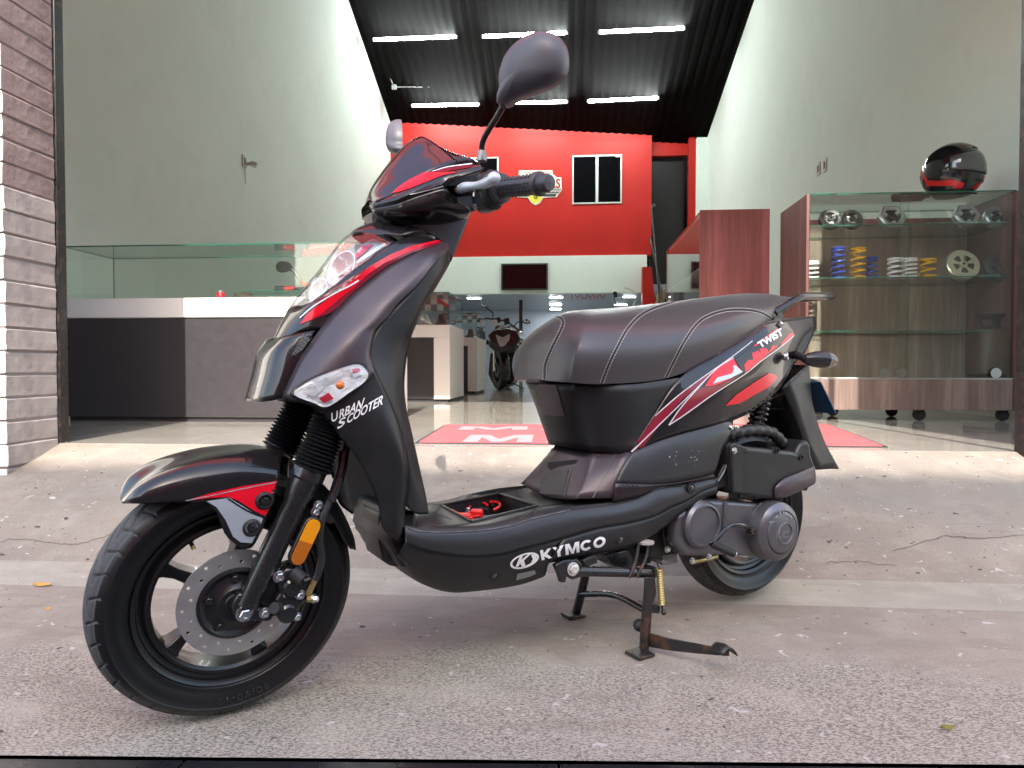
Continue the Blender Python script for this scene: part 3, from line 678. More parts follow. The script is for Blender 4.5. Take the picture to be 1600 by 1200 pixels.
for pts, base in (([(751, 472), (758, 474), (763, 481), (761, 483), (754, 479), (750, 475)], [(761, 482), (770, 489), (770, 497)]), ([(818, 500), (824, 498), (829, 502), (829, 506), (822, 507), (816, 504)], [(817, 502), (808, 504), (803, 511)])):
    f = [Q(x, y, .1) for x, y in pts]; c_ = np.mean(f, 0); s = MB(); n = len(f); s.add(f+[c_+(p-c_)*.8-[0, .05, 0] for p in f], [tuple(range(n)), tuple(range(2*n-1, n-1, -1))]+[(i, i+n, (i+1) % n+n, (i+1) % n) for i in range(n)])
    mr_ = s.build('mirror', BPLAS, mo, bevel=.008)
    s = MB(); s.add([c_+(p-c_)*.6-[0, .056, 0] for p in f], [tuple(range(n))]); s.build('glass', mat('mirror glass', (.7, .72, .73), .03, 1), mr_, solid=.002)
    MB().tube(spline([Q(x, y, .12) for x, y in base], 4), .01, 6).build('mirror_stalk', BPLAS, mo)
for x in (764, 812):
    s = MB(); s.lathe(Q(x, 535 if x < 800 else 538, .1), (x-788, -4, 0), [(.001, 0), (.03, .005), (.04, .04), (.02, .08), (.001, .085)], 12); s.build('turn_signal', BPLAS, mo)
MB().tube([Q(800, 598, .5), Q(818, 607, .3)], .012, 8).build('stand', STEEL, mo)
# second motorcycle, hidden by the seat except one mirror and a bent bar
ve = VW-1.2; E_ = lambda x, y, dv=0.0: at_v(x, y, ve+dv)
t = thing('motorcycle', at_v(978, 560, ve)*[1, 1, 0]+[0, 0, ZS], 'motorcycle hidden behind the scooter seat, small mirror and bent crash bar rising over it', 'motorcycle')
MB().tube(spline([E_(963, 482), E_(961, 470), E_(960, 463)], 4), .008, 8).build('mirror_stalk', BPLAS, t)
MB().prism([E_(957, 458), E_(960, 455), E_(964, 456), E_(965, 464), E_(961, 465)], (0, .03, 0)).build('mirror', BPLAS, t, bevel=.006)
MB().tube(spline([E_(975, 449.5), E_(985, 453), E_(992, 458), E_(994, 468), E_(990, 476), E_(985, 500)], 6), .016, 10).build('crash_bar', ALU, t)
for ch in list(mo.children):                      # the rest of it is built like the black one beside it
    if ch.name.split('.')[0] in ('mirror', 'mirror_stalk', 'handlebar', 'turn_signal'): continue
    k_ = copy_thing(ch, None, parent=t)
# flat ceiling lamps and a sign's reflection, painted as red letters, in the back room
LAMP = mat('lit panel', (1, 1, 1), .4, emit=((.9, .97, 1.0), 14))
for i, (x, y, lb) in enumerate(((741, 464.8, 'above the black motorcycle, left of the post'), (869, 463.5, 'near the red emblem'), (868, 474.5, 'second in the row under the red emblem'), (868, 482, 'third and farthest in the row under the red emblem'), (984, 462.5, 'above the bent crash bar'), (970, 475, 'between the mirror and the crash bar'))):
    c_ = at_z(x, y, zm+.018); 
    if c_[1] > 21.2 or c_[1] < VW+.2: c_ = at_v(x, y, 21); c_[2] = zm+.018
    lt = thing('ceiling_light', c_, 'flat lamp under the mezzanine, '+lb, 'ceiling light', 'flat lamps in the back room')
    MB().box(c_-[.17, .11, .020], c_+[.17, .11, 0]).build('frame', mat('white plastic', (.75, .76, .75), .4), lt)
    MB().box(c_-[.155, .095, .026], c_+[.155, .095, -.019]).build('diffuser', LAMP, lt)
RED2 = mat('reflected red letters', lin((170, 40, 50)), .4)
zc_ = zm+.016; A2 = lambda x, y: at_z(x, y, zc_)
sg = thing('sign_reflection', A2(915, 464), 'red letters and round emblem printed on the ceiling under the mezzanine', 'sign')
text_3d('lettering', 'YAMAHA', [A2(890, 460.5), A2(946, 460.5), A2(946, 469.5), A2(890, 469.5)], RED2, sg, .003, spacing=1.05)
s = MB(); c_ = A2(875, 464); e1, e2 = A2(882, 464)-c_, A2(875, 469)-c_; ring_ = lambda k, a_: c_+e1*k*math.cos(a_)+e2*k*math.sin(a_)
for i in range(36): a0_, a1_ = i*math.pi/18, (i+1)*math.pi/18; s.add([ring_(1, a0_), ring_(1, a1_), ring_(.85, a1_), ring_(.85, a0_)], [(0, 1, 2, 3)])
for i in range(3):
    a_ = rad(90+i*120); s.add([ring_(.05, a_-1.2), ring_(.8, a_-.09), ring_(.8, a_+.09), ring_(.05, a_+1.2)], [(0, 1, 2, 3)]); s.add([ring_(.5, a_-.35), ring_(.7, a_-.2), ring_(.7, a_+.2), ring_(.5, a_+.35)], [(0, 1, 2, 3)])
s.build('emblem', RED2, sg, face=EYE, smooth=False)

# ---- television, windows, shop sign on the mezzanine
def window(x0, y0, x1, y1, label, vo=0.0):
    a, b = at_v(x0, y1, VW-.03), at_v(x1, y0, VW-.03); t = thing('window', (a+b)/2, label, 'window', 'windows in the red wall')
    fr = mat('pale aluminium frame', lin((205, 210, 205)), .35, .3); v = VW-.03; w_ = .034
    for lo, hi in (((a[0], v, a[2]), (b[0], v+.05, a[2]+w_)), ((a[0], v, b[2]-w_), (b[0], v+.05, b[2])), ((a[0], v, a[2]+w_), (a[0]+w_, v+.05, b[2]-w_)), ((b[0]-w_, v, a[2]+w_), (b[0], v+.05, b[2]-w_))):
        MB().box(lo, hi).build('frame', fr, t, bevel=.004)
    mid = (a[0]+b[0])/2; MB().box((mid-.032, v+.002, a[2]+w_), (mid+.032, v+.05, b[2]-w_)).build('mullion', fr, t, bevel=.004)
    for p0, p1 in ((a[0]+w_, mid-.032), (mid+.032, b[0]-w_)):
        MB().box((p0, v+.022, a[2]+w_), (p1, v+.034, b[2]-w_)).build('pane', mat('dark window pane', (.004, .004, .005), .02, spec=.8), t)
    return t
t = window(894, 241, 972, 319, 'square two-pane window in the red wall right of the shop sign')
q = at_v(968, 243, VW-.035); MB().box(q-[.09, 0, .03], q+[.0, .004, 0]).build('sticker', WHITEM, t)
window(700, 245, 779, 318, 'window in the red wall half hidden behind the scooter mirror stalk')
a, b = at_v(783, 453.5, VW-.16), at_v(856, 411, VW-.16)
tv = thing('television', (a+b)/2, 'flat black television on the white beam below the red wall', 'television')
MB().box((a[0], VW-.16, a[2]), (b[0], VW-.11, b[2])).build('casing', mat('grey black tv frame', (.05, .06, .06), .4), tv, bevel=.006)
MB().box((a[0]+.035, VW-.166, a[2]+.035), (b[0]-.035, VW-.155, b[2]-.035)).build('screen', mat('dark screen', (.006, .003, .004), .03, spec=.9), tv)
SW = mat('sign white', lin((214, 208, 196)), .5); SD = mat('sign dark', lin((40, 46, 46)), .5); SY = mat('sign yellow', lin((214, 200, 50)), .5); SRD = mat('sign red', lin((150, 30, 34)), .5)
A3 = lambda x, y, o=0.0: at_v(x, y, VW-.02-o)
sgn = thing('shop_sign', A3(840, 290), 'shield shaped shop sign with red lettering on the red wall behind the handgrip', 'sign')
MB().prism([A3(*p) for p in ((811, 266), (863, 266), (864, 272), (870, 277), (877, 277), (878, 296), (873, 303), (870, 308), (849, 309), (844, 317), (837, 321), (830, 317), (825, 309), (806, 308), (801, 301), (801, 277), (810, 276))], (0, .02, 0)).build('board', SW, sgn, bevel=.004)
def flat(nm, pts, m, o): return MB().prism([A3(x, y, o) for x, y in pts], (0, .002, 0)).build(nm, m, sgn)
flat('panel', [(855, 295), (877, 295), (873, 302), (850, 302)], SD, .004); flat('panel', [(804, 303), (826, 303), (829, 307), (806, 307)], SD, .004); flat('panel', [(847, 303), (870, 303), (868, 307), (845, 307)], SD, .004)
s = MB()
for i in range(9):
    for j in range(2): s.prism([A3(856+i*2.2+(1.1 if j else 0), 296+j*2.2, .008), A3(857.1+i*2.2+(1.1 if j else 0), 296+j*2.2, .008), A3(857.1+i*2.2+(1.1 if j else 0), 298+j*2.2, .008), A3(856+i*2.2+(1.1 if j else 0), 298+j*2.2, .008)], (0, .002, 0))
s.build('chequers', SW, sgn)
flat('shield', [(826, 303), (847, 303), (846, 312), (837, 319), (828, 312)], SY, .005)
s = MB(); c_ = A3(837, 308, .010); s.lathe(c_, (0, 1, 0), [(.018, 0), (.034, 0), (.034, .004), (.018, .004)], 20, closed=True)
for i in range(6):
    d_ = np.array([math.cos(i*math.pi/3), 0, math.sin(i*math.pi/3)]); s.tube([c_+d_*.03, c_+d_*.048], .009, 6)
s.build('gear_emblem', SD, sgn)
text_3d('lettering', 'COMERCIALIZADORA DE', [A3(813, 271, .006), A3(861, 271, .006), A3(861, 267.8, .006), A3(813, 267.8, .006)], SRD, sgn)
text_3d('lettering', 'MOTOS', [A3(823, 279, .006), A3(851, 279, .006), A3(851, 272.5, .006), A3(823, 272.5, .006)], SD, sgn, bold=.02)
text_3d('lettering', 'LS', [A3(861, 294, .006), A3(875.5, 294, .006), A3(875.5, 279, .006), A3(861, 279, .006)], SRD, sgn, bold=.02)

# ---- wall fittings
PL = mat('white socket plastic', (.62, .63, .61), .4)
a = at_u(382, 252, UL+.012); t = thing('security_camera', a, 'small white wall camera beside a socket on the left wall', 'camera')
MB().box(a-[.012, .05, .075], a+[.008, .05, .075]).build('socket_plate', PL, t, bevel=.004)
MB().box(a-[-.006, .03, .045], a+[.014, .03, .045]).build('socket', mat('grey socket', (.12, .12, .12), .4), t, bevel=.003)
b = at_u(393, 256, UL+.05); MB().tube([b-[.06, 0, 0], b], .022, 12).build('bracket', PL, t); MB().tube([b+[-.01, 0, .01], b+[.06, .02, -.02]], .034, 14).build('camera_body', PL, t)
MB().tube([a+[0, .02, -.075], a+[0, .03, -.28]], .004, 6).build('cable', PL, t)
for x, y, lb in ((1279, 264, 'white switch plate on the right wall, nearer one left of the helmet'), (1289, 258, 'white socket plate on the right wall, higher one left of the helmet')):
    a = at_u(x, y, UR-.006); t = thing('switch_plate', a, lb, 'switch plate', 'plates on the right wall')
    MB().box(a-[.006, .055, .08], a+[.006, .055, .08]).build('plate', PL, t, bevel=.004); MB().box(a-[.012, .022, .04], a+[0, .022, .04]).build('rocker', mat('grey socket', (.12, .12, .12), .4), t, bevel=.003)

# ---- sloped red brown showcase
va = at_z(1150, 640, ZS)[1]; vb2 = va*205/152
a = at_v(1095, 328, va); b = at_v(1203, 324, va); ztp = a[2]
t = thing('showcase', ((a[0]+b[0])/2, va, ZS), 'red brown wooden showcase with glass side between the seat and the stairs', 'showcase')
MB().box((a[0], va, ZS+.05), (b[0], va+.02, ztp)).build('side_panel', WRED, t, bevel=.002)
MB().box((a[0], vb2-.02, ZS+.05), (b[0], vb2, ztp)).build('side_panel', WRED, t, bevel=.002)
MB().box((b[0]-.02, va+.021, ZS+.05), (b[0], vb2-.021, ztp-.03)).build('back_panel', WGREY, t)
MB().box((a[0]+.01, va+.021, ZS+.05), (b[0]-.021, vb2-.021, ZS+.35)).build('base_panel', WRED, t, bevel=.002)
MB().box((a[0]-.006, va-.004, ZS+.35), (a[0]+.008, va+.018, ztp-.002)).build('edge_trim', WRED, t)
pane('side_glass', (a[0]+.006, va+.022, ZS+.36), (a[0]+.006, vb2-.022, ztp), t, .006)
pane('top_glass', (a[0]+.01, va+.022, ztp-.004), (b[0]-.022, vb2-.022, ztp-.004), t, .006)
for y in (395, 455): zz_ = at_v(1060, y, vb2)[2]; MB().box((a[0]+.02, va+.022, zz_-.012), (b[0]-.022, vb2-.022, zz_)).build('shelf', WHITEM, t)
q = at_v(1068, 458, vb2-.8); tag(MB().box(q-[.12, .1, .1], q+[.25, .1, .0]).build('spare_part_box', mat('grey card', (.12, .125, .14), .5), bevel=.006), 'dark grey box on the lower shelf of the showcase', 'box')

# ---- big display cabinet on the right
vc = at_z(1262, 657, ZS)[1]; dep = vc*372/332-vc
a = at_v(1262, 640, vc); zt2 = at_v(1262, 304, vc)[2]; zb2 = a[2]; zp = at_v(1262, 593, vc)[2]; uR = UR-.15; uA = a[0]
cab = thing('display_cabinet', ((uA+uR)/2, vc, ZS), 'wide wooden cabinet on castors with glass front and shelves of parts, helmet on top', 'display cabinet')
MB().box((uA-.02, vc, zb2), (uA, vc+dep, zt2+.004)).build('side_panel', WSIDE, cab, bevel=.002)
MB().box((uR, vc, zb2), (uR+.02, vc+dep, zt2)).build('side_panel', WSIDE, cab, bevel=.002)
bw = (uR-uA)/3
for i in range(3): MB().box((uA+i*bw+.001, vc+dep-.02, zp), (uA+(i+1)*bw-.001, vc+dep, zt2-.07)).build('back_panel', WGREY, cab)
MB().box((uA+.001, vc+.002, zb2), (uR-.001, vc+.022, zp)).build('base_panel', WBASE, cab, bevel=.002)
MB().box((uA+.001, vc+.023, zp-.02), (uR-.001, vc+dep-.021, zp-.001)).build('bottom_board', WGREY, cab)
MB().box((uA+.001, vc+dep-.045, zt2-.10), (uR-.001, vc+dep-.021, zt2-.06)).build('back_rail', WRED, cab)
mid = uA+(uR-uA)*.46
pane('sliding_glass', (uA+.004, vc+.012, zp+.012), (mid+.04, vc+.012, zt2-.006), cab, .005)
pane('sliding_glass', (mid-.01, vc+.022, zp+.012), (uR-.004, vc+.022, zt2-.006), cab, .005)
pane('top_glass', (uA+.001, vc-.004, zt2), (uR, vc+dep-.004, zt2), cab, .008)
MB().box((uA+.001, vc+.003, zp+.001), (uR-.001, vc+.03, zp+.012)).build('glass_track', ALU, cab, bevel=.001)
SH = [at_v(1262, y, vc+.15)[2] for y in (357, 437, 519)]
for z_ in SH: pane('shelf', (uA+.001, vc+.06, z_), (uR-.001, vc+dep-.03, z_), cab, .007)
for x in (1381, 1408, 1556):
    q = at_v(x, 583, vc+.004); s = MB(); s.lathe(q, (0, -1, 0), [(.001, 0), (.034, 0), (.034, .004), (.001, .004)], 20); s.build('glass_lock', CHROME, cab)
CAST = mat('black castor', (.012, .012, .013), .35)
for x, dv in ((1392, dep-.12), (1435, .06), (1565, .06), (1275, .06), (1300, dep-.12)):
    q = at_v(x, 650, vc+dv); q[2] = ZS+.040
    cs = part_empty('castor', q, cab)
    MB().lathe(q-[.0, .012, 0], (.25, 1, 0), [(.012, 0), (.036, 0), (.040, .004), (.040, .020), (.036, .024), (.012, .024)], 22, closed=True).build('wheel', CAST, cs)
    MB().lathe(q-[.002, .014, 0], (.25, 1, 0), [(.001, 0), (.014, 0), (.014, .028), (.001, .028)], 14).build('hub', STEEL, cs)
    MB().hexa([q+[-.02, -.02, .01], q+[.03, -.02, .01], q+[.03, .02, .01], q+[-.02, .02, .01]], [[q[0]-.03, q[1]-.03, zb2], [q[0]+.03, q[1]-.03, zb2], [q[0]+.03, q[1]+.03, zb2], [q[0]-.03, q[1]+.03, zb2]]).build('fork', CAST, cs, bevel=.004)
# springs on the middle shelf
SPRC = {'white': mat('white enamel', lin((225, 220, 222)), .35), 'blue': mat('blue enamel', lin((45, 62, 140)), .35), 'yellow': mat('yellow enamel', lin((222, 170, 30)), .35)}
sp_spec = [(1267, 409, 'white', 22, 5, 'white spring at the left end of the shelf, beside the wooden side'), (1309, 387, 'blue', 19, 7, 'tall blue spring between white and yellow springs'), (1341, 388, 'yellow', 21, 6, 'tall yellow spring beside a short blue one'), (1362, 402, 'blue', 17, 5, 'short blue spring right of the tall yellow one'), (1399, 404, 'white', 22, 5, 'wider white spring, left of the white pair'), (1421, 404, 'white', 20, 6, 'narrower white spring, right of the white pair'), (1450, 405, 'yellow', 22, 4, 'short yellow spring with few wide coils')]
for x, yt, colr, wpx, turns, lb in sp_spec:
    vq = vc+.15; base = at_v(x, 437, vq); base[2] = SH[1]+.004; r_ = wpx/2*vq/FPX*.92; h_ = at_v(x, yt, vq)[2]-base[2]; wr = .007
    n = turns*18; pts = []
    for i in range(n+1):
        f = i/n; zf = min(1, max(0, (f*turns-.75)/(turns-1.5))) ; a_ = f*turns*2*math.pi
        pts.append(base+np.array([r_*math.cos(a_), r_*math.sin(a_), wr+zf*(h_-2*wr)+(f-.5)*.006]))
    tag(MB().tube(pts, wr, 7).build('coil_spring', SPRC[colr]), lb, 'spring', 'coil springs on the middle shelf')
# clutch bells, drums and stands
PLEX = glass_mat('clear acrylic', (.93, .95, .94), .08)
def stand(x, y, wpx, hpx, label, shelf, grp):
    vq = vc+.16; a_ = at_v(x-wpx/2, y, vq); b_ = at_v(x+wpx/2, y, vq); z_ = SH[shelf]+.004; h_ = hpx*vq/FPX; s = MB()
    s.hexa([(a_[0], vq-.05, z_), (b_[0], vq-.05, z_), (b_[0], vq-.046, z_), (a_[0], vq-.046, z_)], [(a_[0]+.01, vq+.03, z_+h_), (b_[0]-.01, vq+.03, z_+h_), (b_[0]-.01, vq+.034, z_+h_), (a_[0]+.01, vq+.034, z_+h_)])
    s.box((a_[0], vq-.08, z_), (b_[0], vq-.051, z_+.004)); s.box((a_[0], vq-.084, z_), (b_[0], vq-.0805, z_+.014))
    return tag(s.build('acrylic_stand', PLEX, smooth=False), label, 'stand', grp)
def disc_thing(x, y, rpx, m, label, kind, shelf, nm):
    vq = vc+.155; c_ = at_v(x, y, vq); r_ = rpx*vq/FPX; ax = np.array([0, -1, .38]); ax /= np.linalg.norm(ax)
    t = thing(nm, c_, label, kind, nm.replace('_', ' ')+'s on show in the cabinet')
    if nm == 'clutch_bell':
        MB().lathe(c_-ax*.03, ax, [(r_, -.012), (r_, .03), (r_*.93, .036), (r_*.62, .036)], 40).build('drum', m, t)
        X = np.cross(ax, [0, 0, 1.]); X /= np.linalg.norm(X); Y = np.cross(X, ax); s = MB()
        for i in range(5):
            an = i*2*math.pi/5+.3; pts = []
            for da, rr in ((-.17, .22), (.17, .22), (.26, .64), (-.26, .64)): pts.append(c_+ax*.004+(X*math.cos(an+da)+Y*math.sin(an+da))*rr*r_)
            s.prism(pts, -ax*.006)
        s.build('spokes', m, t, bevel=.001)
        MB().lathe(c_-ax*.012, ax, [(r_*.24, 0), (r_*.24, .02), (r_*.1, .024), (r_*.1, 0)], 24).build('hub', m, t)
    else:
        n = 6 if nm == 'clutch_shoe' else 24
        MB().lathe(c_, ax, [(r_*.62, -.02), (r_, -.02), (r_, .014), (r_*.86, .022), (r_*.62, .018)], n, closed=True).build('ring', m, t)
        MB().lathe(c_, ax, [(r_*.64, -.016), (r_*.6, .002), (r_*.3, .006), (r_*.26, .02), (r_*.1, .02), (r_*.1, -.01)], 28).build('plate', STEEL if m is not STEEL else DARKM, t)
        s = MB(); X = np.cross(ax, [0, 0, 1.]); X /= np.linalg.norm(X); Y = np.cross(X, ax)
        for i in range(3): an = i*2.094+.4; d_ = X*math.cos(an)+Y*math.sin(an); s.bolt(c_+d_*r_*.46+ax*.002, ax, .011, .016)
        s.build('bolts', ALU, t)
GM = mat('grey cast metal', (.36, .36, .37), .4, .8, rvar=(20, .1)); GOLDM = mat('champagne metal', (.62, .56, .42), .3, .9)
for args in ((1297, 343, 16, DARKM, 'black ring clutch drum at the left end of the top shelf', 'clutch drum', 0, 'clutch_drum'), (1331, 343, 15, STEEL, 'dark clutch drum second on the top shelf', 'clutch drum', 0, 'clutch_drum'),
             (1393, 340, 21, GM, 'big six-sided grey clutch in the middle of the top shelf', 'clutch', 0, 'clutch_shoe'), (1510, 338, 20, GM, 'six-sided grey clutch right of the empty acrylic stand', 'clutch', 0, 'clutch_shoe'),
             (1556, 340, 17, GM, 'round grey clutch drum near the right end of the top shelf', 'clutch drum', 0, 'clutch_drum'), (1594, 340, 15, GM, 'grey clutch drum at the far right end of the top shelf', 'clutch drum', 0, 'clutch_drum'),
             (1505, 413, 24, GOLDM, 'champagne coloured clutch bell with five spokes on the middle shelf', 'clutch bell', 1, 'clutch_bell'), (1563, 416, 22, DARKM, 'black clutch bell right of the champagne one', 'clutch bell', 1, 'clutch_bell'), (1597, 416, 20, STEEL, 'dark clutch bell at the right end of the middle shelf', 'clutch bell', 1, 'clutch_bell')):
    disc_thing(*args)
for x, w_, h_, sh, lb in ((1300, 42, 24, 0, 'under the black ring drum'), (1333, 40, 24, 0, 'under the second drum'), (1395, 48, 22, 0, 'under the big six-sided clutch'), (1460, 44, 26, 0, 'standing empty'), (1510, 46, 24, 0, 'right of the empty one'), (1557, 40, 24, 0, 'under the round grey drum'), (1512, 56, 22, 1, 'under the champagne clutch bell'), (1566, 48, 22, 1, 'under the black clutch bell')):
    stand(x, 357 if sh == 0 else 437, w_, h_, 'clear acrylic easel on the '+('top' if sh == 0 else 'middle')+' shelf, '+lb, sh, 'acrylic easels in the cabinet')
# reflection of a gas bottle, built as a bottle in the lowest compartment
q = at_v(1545, 590, vc+.17); q[2] = zp+.001; AM = mat('dull amber paint', lin((66, 38, 16)), .45, dirt=(9, .5, (.08, .05, .03)))
t = thing('reflected_gas_bottle', q, 'dull amber gas bottle in the bottom of the cabinet at right', 'gas bottle')
R_ = 40*vc/FPX*.8; H_ = 80*vc/FPX
MB().lathe(q, (0, 0, 1), [(.001, 0), (R_*.8, 0), (R_, .04), (R_, H_*.75), (R_*.8, H_*.95), (R_*.3, H_*1.02), (.001, H_*1.02)], 28).build('body', AM, t)
MB().lathe(q+[0, 0, H_*.97], (0, 0, 1), [(R_*.40, 0), (R_*.44, .06), (R_*.62, .085), (R_*.64, .098), (R_*.58, .10), (R_*.40, .075), (R_*.36, 0)], 28).build('collar', mat('dark brown paint', lin((50, 34, 26)), .5), t)
MB().lathe(q+[0, 0, H_], (0, 0, 1), [(.02, 0), (.02, .05), (.03, .05), (.03, .07), (.001, .07)], 12).build('valve', GOLDM, t)
# helmet and glove on top
hc = at_v(1487, 272, vc+.16); hb = at_v(1487, 303, vc+.16)[2]-0.0; zq = zt2+.004; r_ = 44*(vc+.16)/FPX; hc[2] = zq+r_*.78
HB = mat('helmet gloss black', (.012, .013, .013), .12, coat=1, var=(9, .4)); HR = mat('helmet red', lin((205, 38, 40)), .2, coat=.7); HV = mat('smoked visor', (.075, .09, .085), .08, coat=1)
t = thing('helmet', (hc[0], hc[1], zq), 'black and red full face helmet with smoked visor on top of the cabinet', 'helmet')
fwd = np.array([.62, -.78, 0]); sidev = np.array([.78, .62, 0]); upv = np.array([0, 0, 1.])
def hp(az, el, k=1.0):                            # helmet surface by azimuth from the face and elevation
    x, y, z_ = math.cos(el)*math.cos(az), math.cos(el)*math.sin(az), math.sin(el)
    zz_ = max(z_, -.80); chin = .13*max(0, x)**1.5*max(0, -z_*1.3) if z_ < 0 else 0; nar = 1-.20*max(0, -zz_)**1.5
    return hc+r_*k*(fwd*(x*(1.0 if x > 0 else .98)*nar+chin)+sidev*y*.82*nar+upv*zz_*(1.0 if z_ > 0 else .98))
A_ = np.linspace(-math.pi, math.pi, 65); E_l = np.linspace(-1.45, 1.5, 40)
G = np.array([[hp(a_, e_) for a_ in A_] for e_ in E_l]); MB().add(G.reshape(-1, 3), gridfaces(G)).build('shell', HB, t, angle=50)
def band_(nm, a0, a1, lo, hi, m, k, so=None):
    G = np.array([[hp(a_, lo(a_)+(hi(a_)-lo(a_))*f, k) for f in np.linspace(0, 1, 9)] for a_ in np.linspace(a0, a1, 33)]); return MB().add(G.reshape(-1, 3), gridfaces(G)).build(nm, m, t, face=hc+(fwd*math.cos((a0+a1)/2)+sidev*math.sin((a0+a1)/2))*9, solid=so)
band_('visor_seal', -1.30, 1.30, lambda a_: -.24+.12*abs(a_)**1.5, lambda a_: .56-.10*a_*a_, mat('seal rubber', (.006, .006, .006), .5), 1.012, .004)
band_('visor', -1.26, 1.26, lambda a_: -.20+.12*abs(a_)**1.5, lambda a_: .52-.10*a_*a_, HV, 1.028, .005)
for sg_ in (-1, 1): q = hp(sg_*1.42, .08, 1.01); MB().lathe(q, sidev*sg_, [(.026, -.01), (.026, .006), (.018, .009), (.001, .009)], 20).build('visor_pivot', HB, t)
def patch(nm, pts, m, k=1.010):
    G = grid([[np.array([a_, e_, 0]) for a_, e_ in r] for r in pts], 5, 5); H = np.array([[hp(p[0], p[1], k) for p in r] for r in G]); return MB().add(H.reshape(-1, 3), gridfaces(H)).build(nm, m, t, face=hc+(H.reshape(-1, 3).mean(0)-hc)*9)
patch('red_graphic', [[(-.30, -.74), (.1, -.76), (.6, -.74)], [(-.12, -.52), (.2, -.50), (.6, -.50)], [(.06, -.30), (.3, -.30), (.6, -.28)]], HR)
patch('red_graphic', [[(-1.15, -.70), (-.95, -.72), (-.80, -.72)], [(-1.22, -.52), (-1.05, -.46), (-.78, -.55)]], HR)
patch('red_graphic', [[(-2.1, -.42), (-1.7, -.52), (-1.15, -.60)], [(-2.1, -.22), (-1.7, -.34), (-1.1, -.42)]], HR)
patch('red_graphic', [[(-2.2, -.45), (-2.0, -.45)], [(-2.25, .05), (-2.1, -.1)]], HR)
patch('red_graphic', [[(-.7, .86), (.0, .84), (.7, .86)], [(-.8, 1.12), (.0, 1.10), (.8, 1.12)]], mat('helmet dark red', lin((110, 26, 32)), .2, coat=.7))
band_('chin_vent', -.35, .35, lambda a_: -.50, lambda a_: -.40, BPLAS, 1.02, .006)
band_('top_vent', -.2, .2, lambda a_: .72, lambda a_: .80, HB, 1.03, .008)
band_('neck_roll', -2.6, 2.6, lambda a_: -1.1, lambda a_: -.86, RUBBER, 1.0, .01)
q = hp(.5, -.8, 1.06); MB().tube(spline([q, q+fwd*.02-sidev*.03-upv*.01, q-sidev*.08-upv*.012], 4), .006, 8).build('chin_strap', RUBBER, t)
p = at_v(1424, 311, vc+.2); p[2] = zq
s = MB(); s.ball(p+[0, 0, .018], .02, 10, 6)
G = grid([[p+np.array([x, y, z_]) for x, y, z_ in r] for r in ([(-.12, -.05, .002), (-.02, -.06, .004), (.1, -.05, .002)], [(-.13, -.02, .03), (-.02, -.02, .04), (.12, -.01, .03)], [(-.12, .04, .03), (0, .05, .035), (.12, .05, .026)], [(-.1, .07, .002), (0, .08, .002), (.1, .07, .002)])], 4, 4)
tag(MB().add(G.reshape(-1, 3), gridfaces(G)).build('glove', mat('dark red leather', lin((70, 36, 38)), .6, bump=(90, .4, .003)), solid=.01), 'folded dark red glove on the cabinet top left of the helmet', 'glove')

# ---- door mat
MATR = mat('red mat pile', lin((172, 88, 92)), .95, bump=(420, .6, .003), var=(10, .1)); MATB = mat('black mat rubber', (.02, .02, .02), .7)
a, b, c_, d_ = at_z(648, 693, ZS), at_z(1358, 692, ZS), at_z(1296, 664, ZS), at_z(694, 665, ZS)
t = thing('door_mat', (a+b+c_+d_)/4, 'red door mat with pale lettering and black rim on the shop threshold', 'door mat')
a[1] = b[1] = max(a[1], VT+.02); up_ = np.array([0, 0, .004])
MB().prism([a, b, c_, d_], (0, 0, .004)).build('base', MATB, t)
ins = lambda p, k: np.array([*(p+( (a+b+c_+d_)/4-p)*k)[:2], ZS+.0042])
MB().prism([ins(p, .018) for p in (a, b, c_, d_)], (0, 0, .005)).build('pile', MATR, t)
MW = mat('pale mat print', lin((206, 142, 144)), .95, bump=(420, .6, .003)); zl = ZS+.0098
def mp(x, y): return at_z(x, y, zl)
q3 = lambda x0, x1: [mp(x0, 690), mp(x1, 690), mp(x1-8 if x1 > 890 else x1, 679.5), mp(x0+14, 679.5)]
for quad in (q3(722, 940), [mp(716, 671), mp(930, 671), mp(928, 666.5), mp(722, 666.5)]):
    for P_ in heavy_px('MA', [q_[:2] for q_ in quad], .25):
        MB().prism([(x_, y_, zl-.001) for x_, y_ in P_], (0, 0, .0015)).build('lettering', MW, t)

# ---- cracks, gum spots and paint flecks of the ground
CRK = mat('crack shadow', (.10, .085, .075), .95); brm = bvh_of(rmp); bpv = bvh_of(pav)
for pts, w_, bv, pa in (([(0, 846), (40, 842), (88, 850), (130, 848), (168, 838), (196, 836)], .9, brm, rmp), ([(1395, 862), (1440, 848), (1480, 838), (1530, 842), (1600, 836)], 1.1, brm, rmp), ([(1290, 880), (1340, 878), (1400, 884)], .8, brm, rmp)):
    rg = np.random.default_rng(len(pts)); P = crom(pts, 6); P[:, 1] += rg.normal(0, .8, len(P)); wrap('crack', [strip_poly(P, w_)], bv, CRK, pa, .001, 12)
def flecks(nm, n, box, m, bv, pa, s0, s1, seed):
    rg = np.random.default_rng(seed); polys = []
    for _ in range(n):
        x, y = rg.uniform(box[0], box[2]), rg.uniform(box[1], box[3]); r_ = rg.uniform(s0, s1)*(rg.random()**1.5+.4); k = int(rg.integers(5, 9)); el_ = rg.uniform(1.0, 2.2)
        polys.append([(x+r_*el_*math.cos(t_)*rg.uniform(.6, 1.2), y+r_*.55*math.sin(t_)*rg.uniform(.6, 1.2)) for t_ in np.linspace(0, 2*math.pi, k, endpoint=False)])
    o = wrap(nm, polys, bv, m, pa, .0008, 30)
    if o: o['kind'] = 'stuff'
DK = mat('old oil spots', (.055, .05, .046), .8); LT = mat('cement flecks', (.44, .41, .37), .9)
